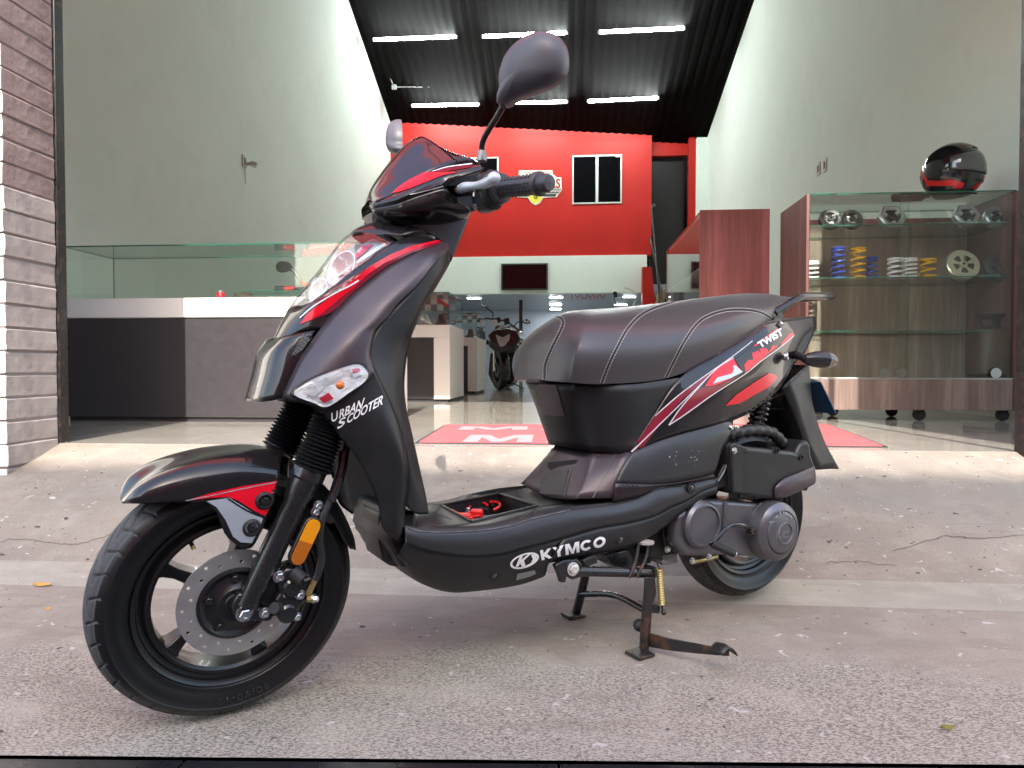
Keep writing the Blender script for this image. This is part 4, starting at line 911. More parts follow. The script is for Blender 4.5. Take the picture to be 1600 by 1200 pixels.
flecks('oil_spots', 46, (1180, 740, 1600, 900), DK, brm, rmp, .8, 3.2, 3); flecks('oil_spots', 22, (0, 720, 330, 890), DK, brm, rmp, .8, 3.4, 4)
flecks('cement_flecks', 20, (0, 720, 420, 890), LT, brm, rmp, .8, 3.5, 5); flecks("cement_flecks", 18, (1250, 740, 1600, 900), LT, brm, rmp, .8, 3, 6)
flecks('cement_flecks', 60, (0, 960, 1600, 1175), LT, bpv, pav, .8, 3.2, 7); flecks('oil_spots', 26, (550, 960, 1600, 1170), DK, bpv, pav, .8, 3, 8)
# ---- dry leaves on the ground
LF = mat('dry yellow leaf', lin((186, 140, 70)), .7); LG = mat('withered green leaf', lin((110, 105, 40)), .7)
for x, y, sz, m, lb in ((66, 914, .03, LF, 'curled dry yellow leaf on the cement joint at left'), (1481, 1138, .012, LG, 'small withered green leaf on the pavement at right'), (75, 952, .008, LF, 'tiny dry leaf scrap left of the front wheel')):
    p = at_z(x, y, .003); G = grid([[p+np.array([sz*(i-1), -sz*.35*(1-abs(i-1)*.8), .004*(i != 1)]) for i in range(3)], [p+np.array([sz*(i-1), 0, .001+.003*(i == 2)]) for i in range(3)], [p+np.array([sz*(i-1), sz*.35*(1-abs(i-1)*.8), .005]) for i in range(3)]], 4, 4)
    tag(MB().add(G.reshape(-1, 3), gridfaces(G)).build('leaf', m, face=EYE, solid=.0006), lb, 'leaf', 'dry leaves on the pavement')
W_ = 'w'

# ================================================================== THE SCOOTER
th = .605
BK = Frame([-.633, 1.267, 0], [math.cos(th), math.sin(th), 0], [math.sin(th), -math.cos(th), 0])
ya, le = .67, -.124
_h = np.array([-math.cos(ya), -math.sin(ya), 0]); _l0 = np.array([math.sin(ya), -math.cos(ya), 0])
FK = Frame([-.633, 1.267, .2335], -_h, _l0*math.cos(le)+np.array([0, 0, 1.])*math.sin(le))       # the steered front wheel and fork
SC = thing('scooter', BK.w(.65, 0, 0), 'black and red scooter on its centre stand on the pavement before the shop', 'scooter')
GLOSS = mat('gloss black paint', (.017, .0145, .016), .25, .25, coat=.62, coat_r=.035, rvar=(4, .04), spec=.2)
SATIN = mat('satin grey black plastic', (.060, .045, .053), .34, .25, bump=(850, .4, .0005), rvar=(9, .06), spec=.6)
MATTE = mat('matte black plastic', (.013, .0128, .014), .42, bump=(800, .4, .0004), rvar=(6, .10), dirt=(9, .10, (.09, .085, .08)))
SCUFF = mat('scuffed black plastic', (.024, .0236, .0255), .36, bump=(700, .35, .0004), rvar=(5, .10), dirt=(60, .05, (.08, .08, .08)))
VINYL = mat('black seat vinyl', (.056, .050, .055), .34, bump=(420, .35, .0006), rvar=(3, .05), spec=.6)
STIT = mat('grey stitching thread', (.34, .33, .31), .7)
BURG = mat('burgundy print', lin((122, 28, 46)), .3, coat=.4, spec=.3); REDD = mat('bright red print', lin((222, 12, 38)), .3, coat=.4, spec=.3)
SILV = mat('silver print', lin((176, 182, 192)), .25, metal=.3, coat=1); WHT = mat('white print', lin((236, 236, 236)), .35)
STEELB = mat('black enamelled steel', (.012, .012, .013), .28, coat=.4, rvar=(25, .1))
RUST = mat('rusty black steel', (.016, .015, .015), .4, dirt=(22, .95, (.11, .045, .022)), bump=(60, .2, .001))
ZINC = mat('zinc bolt', (.6, .6, .6), .3, 1, rvar=(60, .15)); BRASS = mat('yellowed brass', (.42, .33, .14), .4, .8)
CASEM = mat('dark grey engine casting', (.135, .132, .146), .34, .65, bump=(260, .15, .0005), rvar=(7, .08))
TYRE = mat('tyre rubber', (.0065, .0065, .007), .36, bump=(240, .15, .0004), rvar=(8, .08)); TREAD = mat('dusty tread rubber', (.058, .059, .061), .7, bump=(200, .3, .0008), var=(14, .25)); RIMM = mat('black rim enamel', (.008, .008, .009), .32, coat=.15)
DISCM = mat('brake disc steel', (.46, .45, .44), .42, .8, var=(40, .08))
CLEAR = glass_mat('clear lens', (.93, .94, .94), .09); REFL = mat('lamp reflector', (.88, .88, .89), .32, .35, bump=(26, .5, .012), var=(60, .12))
AMBER = mat('amber reflector', lin((236, 150, 14)), .25, coat=.6, bump=(500, .5, .0008)); AMBERD = mat('dark amber reflector', lin((176, 96, 20)), .3, coat=.6, bump=(500, .5, .0008))
GREYP = mat('grey mirror shell plastic', (.085, .080, .094), .40, bump=(620, .4, .0005), rvar=(8, .05))

def far(F, c, sg): return np.array(c)+F.l*sg*9
def cv(rows, F=None): return [[((F or BK).w(*p[:3]) if len(p) == 4 else (F or BK)(*p)) for p in r] for r in rows]   # 4-tuples are scooter coordinates already
def panel(name, rows, m, F=None, nu=5, nv=5, mirror=True, solid=.003, lin_u=False, lin_v=False, parent=None, angle=40):
    F = F or BK; G = grid(cv(rows, F), nu, nv, lin_u, lin_v); o = []
    for sg in (1, -1) if mirror else (1,):
        H = G if sg == 1 else F.mir(G)
        o.append(MB().add(H.reshape(-1, 3), gridfaces(H)).build(name, m, parent or SC, face=far(F, H.reshape(-1, 3).mean(0), sg), solid=solid, angle=angle))
    return o[0]
def sym3(rows, F=None):
    """rows of 3D points from the centre line outwards -> full width rows"""
    F = F or BK; o = []
    for r in rows:
        r = [np.array(p) for p in r]; l0 = abs(F.inv(r[0])[1]) < 1e-3
        o.append([F.mir(p) for p in (r[:0:-1] if l0 else r[::-1])]+r)
    return o
def shell(name, rows, m, F=None, nu=4, nv=4, solid=.003, parent=None, out=None, angle=40, lin_v=False):
    F = F or BK; G = grid(sym3(cv(rows, F), F), nu, nv, lin_v=lin_v); c = G.reshape(-1, 3).mean(0)
    return MB().add(G.reshape(-1, 3), gridfaces(G)).build(name, m, parent or SC, face=c+(out if out is not None else -F.e)*9, solid=solid, angle=angle)
def slab(name, pts, l1, l0, m, F=None, bevel=.004, parent=None, bseg=2, angle=35):
    """side outline in pixels at lateral l1, carried straight across to l0"""
    F = F or BK; P = [F(x, y, l1) for x, y in pts]
    return MB().prism(P, F.l*(l0-l1)).build(name, m, parent or SC, bevel=bevel, bseg=bseg, angle=angle)
def tube(name, pts, r, m, F=None, seg=10, n=5, parent=None):
    F = F or BK; return MB().tube(spline([F(*p) for p in pts], n), r, seg).build(name, m, parent or SC)
def bolt(name, px, py, l, r, h, m=None, F=None, parent=None, out=1):
    F = F or BK; return MB().bolt(F(px, py, l), F.l*out, r, h).build(name, m or ZINC, parent or SC)

# ---------------------------------------------------------------- wheels
def tyre(name, c, ax, R, hw, parent, tread=True, n=760):
    ax = ax/np.linalg.norm(ax); X = np.cross([0, 0, 1.], ax); X /= np.linalg.norm(X); Y = np.cross(ax, X)
    prof = [(.158, -.030), (.168, -.0345), (.1700, -.0375), (.1725, -.0372), (.180, -.0405), (.192, -hw+.001), (.203, -hw), (.2045, -hw-.0012), (.2125, -hw+.003)]
    m = 33; tp = []
    for i in range(m):
        t = -1+2*i/(m-1); tp.append((R-.0150*abs(t)**2.2, t*(hw-.0085)))
    prof = prof+tp+[(r, -x) for r, x in prof[::-1]]
    prof = [(r+(R-.233) if r > .2 else r, x) for r, x in prof]
    k0_, k1_ = 9, 9+m; V = []; np_ = len(prof)
    for i in range(n):
        a = 2*math.pi*i/n; d = X*math.cos(a)+Y*math.sin(a)
        for j, (r, x) in enumerate(prof):
            if tread and k0_ <= j < k1_:
                t = (j-k0_)/(m-1)*2-1; q = abs(t); s_ = .5 if t > 0 else 0
                ph = (i/n*17+s_-q*1.15) % 1                     # long sweeping grooves
                ph2 = (i/n*34+s_*.5+.3+q*.55) % 1; ph3 = (i/n*17+s_+.45-q*1.15) % 1
                sm = lambda x_, w_: max(0., min(1., (w_-abs(x_-w_))/.022))          # soft edged groove of width 2 w_
                e_ = lambda lo, hi: max(0., min(1., (q-lo)/.05))*max(0., min(1., (hi-q)/.05))
                g = max(sm(ph, .055)*e_(.04, .88), sm(ph2, .06)*e_(.50, 1.06)*.9, sm(ph3, .05)*e_(.2, .62)*.8, .35*e_(.82, .92))
                r = r-.0052*g
            V.append(c+d*r+ax*x)
    F = [(i*np_+j, ((i+1) % n)*np_+j, ((i+1) % n)*np_+j+1, i*np_+j+1) for i in range(n) for j in range(np_-1)]
    s = MB().add(V, F); s.mi = [1 if k0_ <= j < k1_-1 else 0 for i in range(n) for j in range(np_-1)]
    return s.build(name, [TYRE, TREAD], parent, angle=50)
def rim(c, ax, parent, a0, hubr=.045, spokes=5, lside=1):
    ax = ax/np.linalg.norm(ax); X = np.cross([0, 0, 1.], ax); X /= np.linalg.norm(X); Y = np.cross(ax, X)
    if X@BK.e > 0: X = -X
    if Y[2] < 0: Y = -Y
    s = MB(); pr = [(.166, -.037), (.1665, -.033), (.160, -.031), (.156, -.022), (.148, -.019), (.143, -.030), (.138, -.031), (.133, -.027), (.131, 0)]
    s.lathe(c, ax, pr+[(r, -x) for r, x in pr[-2::-1]], 72); s.build('rim', RIMM, parent)
    for k in range(spokes):
        a = rad(a0+72*k); d = X*math.cos(a)+Y*math.sin(a); t = np.cross(ax, d); s = MB()
        sec = lambda r, w_, z0, z1, tw=0: [c+d*r+t*(-w_)+ax*z0, c+d*r+t*w_+ax*z0, c+d*r+t*w_*.75+ax*z1, c+d*r-t*w_*.75+ax*z1]
        R_ = [sec(.03, .020, -.022, .018), sec(.07, .015, -.02, .014), sec(.105, .012, -.018, .014), sec(.125, .016, -.021, .018), sec(.136, .024, -.024, .022)]
        b = []
        for q in R_: b += q
        F = [(i*4+j, i*4+(j+1) % 4, (i+1)*4+(j+1) % 4, (i+1)*4+j) for i in range(4) for j in range(4)]+[(3, 2, 1, 0), (16, 17, 18, 19)]
        s.add(b, F).build('spoke', RIMM, parent, bevel=.003)
    MB().lathe(c, ax, [(.012, -.052), (hubr-.008, -.05), (hubr, -.03), (hubr, .03), (hubr-.008, .046), (.012, .048)], 32).build('hub', RIMM, parent)
fc = FK.o; fw_ = part_empty('front_wheel', fc, SC)
tyre('tyre', fc, FK.l, .233, .0455, fw_); rim(fc, FK.l, fw_, 30)
s = MB(); p0 = FK(299, 846, .0); p1 = FK(303, 856, .02); s.tube([FK(290, 838, -.005), FK(297, 846, .01)], .005, 8); s.tube([FK(297, 846, .01), FK(302, 856, .018)], .0038, 8); s.build('valve', STEELB, fw_)
MB().tube([FK(301, 853, .017), FK(303, 858, .02)], .004, 8).build('valve_cap', BRASS, fw_)
def tyre_text(body, a0, a1, r0, r1, l_, c, ax, parent):
    ax = ax/np.linalg.norm(ax); X = np.cross([0, 0, 1.], ax); X /= np.linalg.norm(X); Y = np.cross(ax, X); bm = text_mesh(body, .0, 0, 1.2); bmesh.ops.subdivide_edges(bm, edges=[e for e in bm.edges if e.calc_length() > .1], cuts=1); bm.verts.index_update()
    V = []
    for v in bm.verts: a = rad(a0+(a1-a0)*v.co.x); r = r0+(r1-r0)*v.co.y; V.append(c+(X*math.cos(a)+Y*math.sin(a))*r+ax*l_)
    s = MB().add(V, [tuple(v.index for v in f.verts) for f in bm.faces]); bm.free(); return s.build('lettering', mat('raised tyre lettering', (.022, .022, .023), .5), parent, face=c+ax*9, angle=None, solid=.001)
tyre_text('90/90-12', 290, 262, .185, .199, .0462, fc, FK.l, fw_)
# drilled brake disc
def disc(c, ax, r0, r1, holes, m, parent, th_=.004):
    X = np.cross([0, 0, 1.], ax); X /= np.linalg.norm(X); Y = np.cross(ax, X); bm = bmesh.new(); es = []
    def loop(cx, cy, r, n):
        vs = [bm.verts.new((cx+r*math.cos(2*math.pi*i/n), cy+r*math.sin(2*math.pi*i/n), 0)) for i in range(n)]
        es.extend(bm.edges.new((vs[i], vs[(i+1) % n])) for i in range(n))
    loop(0, 0, r1, 72); loop(0, 0, r0, 48)
    for k in range(holes):
        a = 2*math.pi*k/holes; rr = r1-.010 if k % 2 else r1-.0215; loop(rr*math.cos(a), rr*math.sin(a), .0033, 10)
    bmesh.ops.triangle_fill(bm, use_beauty=True, use_dissolve=False, edges=es); bm.verts.index_update()
    s = MB().add([c+X*v.co.x+Y*v.co.y for v in bm.verts], [tuple(v.index for v in f.verts) for f in bm.faces]); bm.free()
    return s.build('brake_disc', m, parent, face=c+ax*9, solid=th_, smooth=False)
disc(fc+FK.l*.056, FK.l, .064, .098, 26, DISCM, fw_)
MB().lathe(fc, FK.l, [(.066, .048), (.066, .0575), (.060, .060), (.052, .056), (.04, .058), (.030, .066), (.022, .066), (.02, .07), (.012, .07)], 40).build('disc_carrier', RIMM, fw_)
X = np.cross([0, 0, 1.], FK.l); X /= np.linalg.norm(X); Y = np.cross(FK.l, X)
for k in range(5):
    a = rad(20+72*k); MB().bolt(fc+(X*math.cos(a)+Y*math.sin(a))*.047+FK.l*.056, FK.l, .0065, .008, False).build('disc_bolt', STEELB, fw_)
rc = BK.w(1.35, 0, .243); rw_ = part_empty('rear_wheel', rc, SC)
tyre('tyre', rc, BK.l, .233, .048, rw_); rim(rc, BK.l, rw_, 10)

# ---------------------------------------------------------------- fork, brake, front fender
def leg(l, top, bot, r0, r1, capc, name='fork_leg'):
    a, b = FK(*top, l), FK(*bot, l); s = MB(); s.tube([a, a+(b-a)*.10, a+(b-a)*.2, a+(b-a)*.6, b], [r0, r0, r1, r1*.98, r1*.9], 20)
    d = (b-a)/np.linalg.norm(b-a); s.lathe(a-d*.002, -d, [(r0, -.012), (r0*1.12, -.008), (r0*1.13, .010), (r0*.95, .018), (.001, .018)], 24)
    return s.build(name, STEELB, SC), a, b, d
nl = leg(.077, (481, 742), (386, 946), .0275, .0225, None)
flg = leg(-.077, (437, 704), (372, 850), .0275, .0225, None)
def gaiter(l, bot, top, r0, r1, n=14):
    a, b = FK(*bot, l), FK(*top, l); L_ = np.linalg.norm(b-a); pr = []
    for i in range(n*4+1):
        f = i/(n*4); rr = r0+(r1-r0)*f; k = i % 4; pr.append((rr+(.0045 if k == 2 else -.0035 if k == 0 else .001), f*L_))
    return MB().lathe(a, b-a, pr, 28).build('fork_gaiter', mat('ribbed rubber', (.010, .010, .011), .38), SC, angle=80)
gaiter(.077, (486, 733), (518, 652), .0335, .0295); gaiter(-.077, (437, 703), (472, 630), .0335, .0295)
# axle lug
s = MB(); s.prism([FK(x, y, .083) for x, y in ((362, 948), (373, 928), (398, 925), (400, 950), (420, 950), (430, 962), (422, 972), (394, 972), (366, 968))], FK.l*-.02); s.build('axle_lug', STEELB, SC, bevel=.005)
bolt('axle_nut', 381, 957, .084, .0115, .016, F=FK); bolt('brake_bolt', 413, 957, .084, .0075, .010, F=FK); bolt('brake_bolt', 436, 900, .09, .0085, .010, F=FK)
cal = slab('caliper', [(432, 948), (430, 938), (440, 928), (435, 916), (438, 900), (448, 888), (462, 886), (474, 892), (484, 905), (486, 925), (480, 940), (470, 950), (467, 965), (458, 975), (444, 975), (434, 966)], .098, .052, STEELB, FK, .008, bseg=3)
slab('caliper_bracket', [(405, 930), (428, 890), (446, 884), (470, 896), (478, 920), (440, 960), (412, 968)], .078, .066, STEELB, FK, .003)
MB().tube([FK(457, 893, .10), FK(472, 906, .112)], .013, 16).build('slide_pin_boot', RUBBER, cal); MB().tube([FK(437, 950, .095), FK(428, 950, .105)], .0105, 14).build('slide_pin_boot', RUBBER, cal)
for x, y in ((449, 958), (456, 918)): MB().lathe(FK(x, y, .098), FK.l, [(.018, -.004), (.018, .004), (.014, .008), (.001, .008)], 20).build('piston_cap', STEELB, cal)
MB().bolt(FK(468, 928, .10), FK.l, .007, .012).build('banjo_bolt', ZINC, cal); MB().bolt(FK(464, 963, .099), FK.l, .006, .008).build('banjo_bolt', ZINC, cal)
MB().tube([FK(480, 935, .10), FK(490, 935, .105)], .0075, 10).build('bleed_fitting', BRASS, cal); MB().bolt(FK(489, 935, .105), FK.e*.6+FK.l*.5, .0065, .010).build('bleed_nut', ZINC, cal)
MB().tube([FK(476, 905, .10), FK(484, 901, .105)], .005, 8).build('bleed_nipple', ZINC, cal)
tube('brake_hose', [(543, 668, .075), (541, 700, .08), (533, 735, .085), (524, 765, .09), (512, 790, .095), (503, 815, .1), (500, 845, .1), (503, 870, .1), (498, 893, .1), (492, 906, .1)], .0068, mat('hose rubber', (.018, .018, .019), .45), FK, 10)
tube('hose_sleeve', [(538, 705, .078), (533, 735, .085), (524, 765, .09), (516, 783, .094)], [.0095]*16, STEELB, FK, 10)
tube('hose_fitting', [(492, 905, .1), (486, 918, .1), (481, 930, .1)], .0062, BRASS, FK, 10)
slab('hose_bracket', [(488, 797), (492, 786), (500, 786), (503, 798), (520, 806), (524, 813), (518, 820), (497, 808)], .088, .083, RUST, FK, .002)
bolt('bracket_bolt', 497, 789, .089, .0068, .010, F=FK); bolt('bracket_bolt', 493, 799, .089, .0068, .010, F=FK)
# amber reflector
a, b = FK(489, 822, .104), FK(466, 871, .104)
def capsule(a, b, w_, th_, ax, n=10):
    d = (b-a)/np.linalg.norm(b-a); t = np.cross(ax, d); P = [b+(d*math.sin(x)+t*math.cos(x))*w_ for x in np.linspace(0, math.pi, n)]+[a+(-d*math.sin(x)-t*math.cos(x))*w_ for x in np.linspace(0, math.pi, n)]
    return P
rf = MB().prism(capsule(a, b, .0165, 0, FK.l), -FK.l*.012).build('side_reflector', STEELB, SC, bevel=.002)
md_pt = a+(b-a)*.5
P = capsule(a, b, .013, 0, FK.l); P1 = [p for p in P if (p-md_pt)@(b-a) < 0]; P2 = [p for p in P if (p-md_pt)@(b-a) >= 0]; d = (b-a)/np.linalg.norm(b-a); t_ = np.cross(FK.l, d)
MB().prism([md_pt+t_*.013]+P2+[md_pt-t_*.013], FK.l*.003).build('lens', AMBERD, rf); MB().prism([md_pt-t_*.013]+P1+[md_pt+t_*.013], FK.l*.003).build('lens', AMBER, rf)
# fender
FR = [[(189, 783, 0), (189.5, 784, .010), (190, 785, .018), (191, 787, .02)],
      [(203, 767, 0), (201, 772, .03), (202, 780, .046), (206, 787, .05)],
      [(222, 750, 0), (217, 758, .04), (220, 772, .062), (228, 787, .068)],
      [(260, 728, 0), (255, 738, .045), (258, 758, .070), (265, 785, .076)],
      [(320, 708, 0), (313, 720, .045), (314, 745, .074), (322, 783, .080)],
      [(380, 699, 0), (374, 711, .045), (372, 735, .076), (372, 775, .082)],
      [(420, 699, 0), (414, 711, .045), (411, 735, .076), (408, 770, .082)],
      [(445, 704, 0), (440, 716, .045), (437, 738, .076), (432, 768, .082)]]
fend = shell('front_fender', FR, GLOSS, FK, 5, 5, .003, out=np.array([0, 0, 1.]))
fear = panel('fender_side', [[(322, 783, .0805), (372, 774, .0825), (408, 769, .0825), (432, 766, .0825)], [(338, 800, .083), (368, 795, .084), (402, 790, .084), (426, 785, .084)], [(350, 832, .083), (368, 830, .0845), (392, 820, .0845), (418, 806, .0845)], [(357, 842, .083), (376, 855, .084), (394, 855, .084), (411, 826, .0845)]], GLOSS, FK, 4, 3, True, .004, lin_v=True)
shell('rear_fender_guard', [[(452, 712, 0), (452, 722, .05), (450, 745, .075)], [(470, 735, 0), (475, 748, .05), (470, 770, .07)], [(505, 756, 0), (505, 768, .05), (497, 785, .068)], [(533, 795, 0), (530, 803, .045), (522, 815, .060)], [(551, 835, 0), (547, 840, .04), (538, 846, .050)], [(556, 858, 0), (553, 858, .025), (549, 858, .035)]], MATTE, FK, 4, 4, .003, out=FK.e)
bf = bvh_of(fend, fear)
wrap('fender_graphic', [[(287, 783), (330, 770), (380, 759), (440, 750), (436, 762), (426, 784), (414, 806), (395, 797), (372, 782), (357, 776), (325, 778)]], bf, REDD, fend)
wrap('fender_graphic', [[(323, 783), (358, 778), (372, 786), (394, 800), (411, 809), (405, 826), (393, 848), (376, 847), (364, 838), (352, 812), (338, 792)]], bf, SILV, fear, .0016)
wrap('fender_line', [strip_poly([(290, 782), (330, 774), (385, 762), (432, 753)], 1.4)], bf, SILV, fend, .002)
wrap('fender_line', [strip_poly([(356, 779), (385, 797), (414, 809)], 2.6)], bf, GLOSS, fend, .0022)
for x, y in ((413, 782), (393, 824)):
    MB().lathe(FK(x, y, .084), FK.l, [(.016, -.006), (.016, .003), (.012, .006), (.0105, .002), (.004, .002)], 24).build('fender_grommet', RUBBER, SC); MB().bolt(FK(x, y, .085), FK.l, .0062, .006, False).build('fender_bolt', STEELB, SC)

# ---------------------------------------------------------------- front bodywork
LEAN = .022                                       # the shield's side faces lean back towards its middle
def lean(rows, w_): return [[(p[0], p[1], max(0, p[2]-LEAN*k)) if p[2] > .03 else p for p, k in zip(r, w_)] for r in rows]
nose = shell('nose_panel', lean([[(389, 627, 0), (404, 628, .075), (424, 626, .110), (441, 622, .126)], [(400, 585, 0), (416, 588, .078), (438, 588, .116), (457, 584, .1305)], [(408, 553, 0), (427, 549, .080), (450, 551, .116), (472, 554, .1325)], [(423, 531, 0), (443, 525, .076), (466, 521, .112), (492, 516, .130)]], (0, .2, .6, 1)), GLOSS, nu=5, nv=4)
beak = shell('nose_panel', lean([[(424, 540, 0), (446, 530, .055), (478, 517, .102), (503, 512, .130)], [(439, 508, 0), (461, 498, .06), (488, 488, .110), (517, 493, .131)], [(451, 486, 0), (470, 482, .062), (497, 468, .114), (531, 479, .131)]], (0, .2, .6, 1)), GLOSS, nu=5, nv=4)
band = panel('lamp_surround', lean([[(470, 482, .062), (497, 468, .114), (531, 479, .131)], [(493, 467, .084), (517, 457, .119), (553, 457, .132)], [(520, 447, .095), (546, 441, .123), (578, 437, .133)], [(547, 425, .101), (574, 421, .125), (606, 416, .1335)], [(573, 407, .101), (606, 402, .123), (640, 398, .132)], [(600, 387, .099), (635, 384, .116), (668, 385, .127)], [(634, 369, .09), (662, 370, .105), (697, 378, .113)]], (.2, .6, 1)), GLOSS)
LR = [[(451, 484, 0), (456, 487, .03), (469, 483, .061)], [(469, 457, 0), (480, 463, .045), (493, 467, .082)], [(487, 436, 0), (502, 442, .055), (520, 446, .094)], [(504, 415, 0), (524, 421, .06), (547, 424, .100)], [(525, 386, 0), (548, 396, .06), (573, 406, .100)], [(539, 370, 0), (567, 377, .06), (600, 386, .098)], [(549, 363, 0), (588, 365, .055), (634, 368, .09)]]
hl = part_empty('headlight', BK(520, 430, .02), SC)
G = grid(sym3(cv(LR)), 5, 4); cL = G.reshape(-1, 3).mean(0)
MB().add(G.reshape(-1, 3), gridfaces(G)).build('lens', CLEAR, hl, face=cL-BK.e*9)
inw = BK.e*.034-BK.n*.012
G2 = G+inw; ctr = G2.mean(1, keepdims=True); G2 = ctr+(G2-ctr)*.93
house = MB().add(G2.reshape(-1, 3), gridfaces(G2)).build('housing', mat('lamp housing silver', (.74, .72, .73), .3, .45, bump=(14, .6, .02)), hl, face=cL-BK.e*9, solid=.003)
for l_, x, y, r_ in ((.045, 528, 418, .036), (-.045, 514, 413, .036), (.028, 492, 452, .024), (-.028, 482, 448, .024)):
    ax_ = -BK.e*.86+BK.n*.35+BK.l*(.35 if l_ > 0 else -.35)
    MB().lathe(BK(x, y, l_)+inw*.25, ax_, [(r_*.15, -.028), (r_*.5, -.022), (r_*.85, -.010), (r_, .004), (r_*1.08, .004)], 28).build('reflector', REFL, hl)
    MB().ball(BK(x, y, l_)+inw*.25-ax_*.012, .008, 10, 8).build('bulb', mat('bulb glass', (.8, .8, .8), .1), hl)
bh_ = bvh_of(house)
wrap('lamp_insert', [[(548, 389), (585, 383), (566, 400), (547, 416)], [(556, 372), (590, 367), (628, 370), (600, 378), (560, 381)]], bh_, mat('red lamp insert and reflection', lin((190, 24, 60)), .15, coat=1), hl, .003)  # red insert, with the reddish reflection above it painted in
wrap('lamp_insert', [[(454, 483), (470, 470), (488, 466), (480, 474), (462, 485)]], bh_, mat('lamp insert grey', (.25, .25, .25), .3, .5), hl, .003)
wrap('lamp_trim', [strip_poly([(536, 386), (575, 379), (622, 371)], 5), strip_poly([(548, 420), (580, 398), (618, 374)], 5), strip_poly([(480, 470), (520, 440), (548, 420)], 4)], bh_, REFL, hl, .004)
shell('headlight_hood', [[(549, 363, 0), (588, 365, .055), (634, 368, .09)], [(556, 357, 0), (595, 358, .052), (648, 362, .09)], [(572, 350, 0), (608, 350, .045), (668, 360, .085)], [(600, 345, 0), (630, 347, .04), (690, 372, .095)]], GLOSS, out=BK.n)
side = panel('front_side_panel', lean([[(697, 378, .113), (699, 381, .114), (701, 386, .115)], [(668, 385, .127), (677, 396, .138), (682, 407, .138)], [(640, 398, .132), (655, 420, .148), (662, 434, .145)], [(606, 416, .1335), (629, 445, .155), (645, 453, .148)], [(578, 437, .133), (604, 470, .160), (622, 475, .150)], [(553, 457, .132), (584, 494, .163), (606, 497, .152)], [(531, 479, .131), (560, 514, .165), (588, 514, .155)], [(517, 493, .131), (545, 530, .167), (581, 532, .159)], [(499, 516, .130), (534, 546, .168), (578, 554, .162)], [(472, 554, .1325), (519, 569, .167), (583, 573, .166)], [(456, 584, .1305), (500, 598, .163), (582, 588, .168)], [(440, 621, .126), (478, 628, .150), (540, 618, .1655)]], (1, .25, -.2)), SATIN, nu=5, nv=4)
low = panel('lower_side_panel', [[(497, 634, .150), (540, 612, .163), (568, 596, .1685), (585, 578, .1690)], [(512, 655, .152), (548, 640, .166), (580, 622, .1715), (598, 604, .169)], [(532, 682, .152), (562, 668, .167), (596, 648, .175), (612, 632, .166)], [(558, 718, .150), (585, 708, .166), (618, 692, .176), (628, 675, .163)], [(575, 748, .148), (600, 745, .166), (630, 733, .172), (637, 715, .156)], [(590, 785, .145), (610, 785, .161), (630, 775, .163), (638, 755, .150)], [(598, 825, .142), (612, 822, .152), (625, 818, .152), (634, 790, .146)], [(622, 846, .142), (625, 840, .146), (628, 832, .146), (631, 818, .144)]], MATTE)
IN = [[(701, 387, .115), (703, 400, .102), (703, 412, .09)], [(682, 407, .138), (690, 425, .13), (694, 428, .11)], [(662, 434, .145), (672, 450, .14), (678, 455, .12)], [(645, 453, .148), (655, 480, .145), (661, 482, .125)], [(622, 475, .150), (640, 505, .148), (650, 508, .13)], [(588, 514, .155), (620, 535, .15), (640, 535, .13)], [(578, 554, .162), (612, 565, .152), (634, 573, .13)], [(584, 578, .168), (614, 595, .155), (632, 605, .13)], [(598, 604, .168), (620, 625, .155), (635, 637, .13)], [(612, 632, .166), (630, 655, .152), (642, 668, .13)], [(628, 675, .163), (640, 700, .150), (651, 709, .13)], [(637, 715, .156), (648, 742, .145), (659, 745, .13)], [(638, 755, .150), (652, 778, .142), (666, 777, .13)], [(634, 790, .146), (650, 803, .14), (670, 803, .13)]]
panel('leg_shield_side', IN, MATTE)
rows = []
for r in IN:
    p = BK(*r[2]); c = (p+BK.mir(p))/2+BK.e*.018; rows.append([BK.mir(p), c, p])
G = grid(rows, 4, 3); MB().add(G.reshape(-1, 3), gridfaces(G)).build('leg_shield_back', MATTE, SC, face=G.reshape(-1, 3).mean(0)+BK.e*9, solid=.003)
rows = []
for r in ((497, 634, .150), (512, 655, .152), (532, 682, .152), (558, 718, .150), (575, 748, .148), (590, 785, .145), (598, 825, .142), (622, 846, .142)):
    p = BK(*r)+BK.e*.004; c = (p+BK.mir(p))/2+BK.e*.07; rows.append([BK.mir(p), c, p])
G = grid(rows, 4, 3); MB().add(G.reshape(-1, 3), gridfaces(G)).build('wheel_well', MATTE, SC, face=G.reshape(-1, 3).mean(0)-BK.e*9, solid=.003)
rows = [[BK(441, 622, .126), (BK(441, 622, .126)+BK(389, 627, 0)+BK.mir(BK(441, 622, .126)))/3, BK.mir(BK(441, 622, .126))], [BK(497, 634, .15), BK(497, 634, .0), BK.mir(BK(497, 634, .15))]]
G = grid(rows, 3, 2); MB().add(G.reshape(-1, 3), gridfaces(G)).build('nose_underside', MATTE, SC, face=G.reshape(-1, 3).mean(0)-BK.n*9)
slab('steering_stem', [(478, 620), (540, 600), (560, 650), (520, 660)], .05, -.05, MATTE, bevel=.01)
slab('horn_cover', [(594, 800), (594, 850), (601, 878), (614, 888), (630, 886), (640, 860), (640, 805)], .06, -.06, MATTE, bevel=.012, bseg=3)
slab('front_fill', [(614, 800), (650, 800), (652, 885), (628, 888), (607, 848)], .115, -.115, MATTE, bevel=.006)
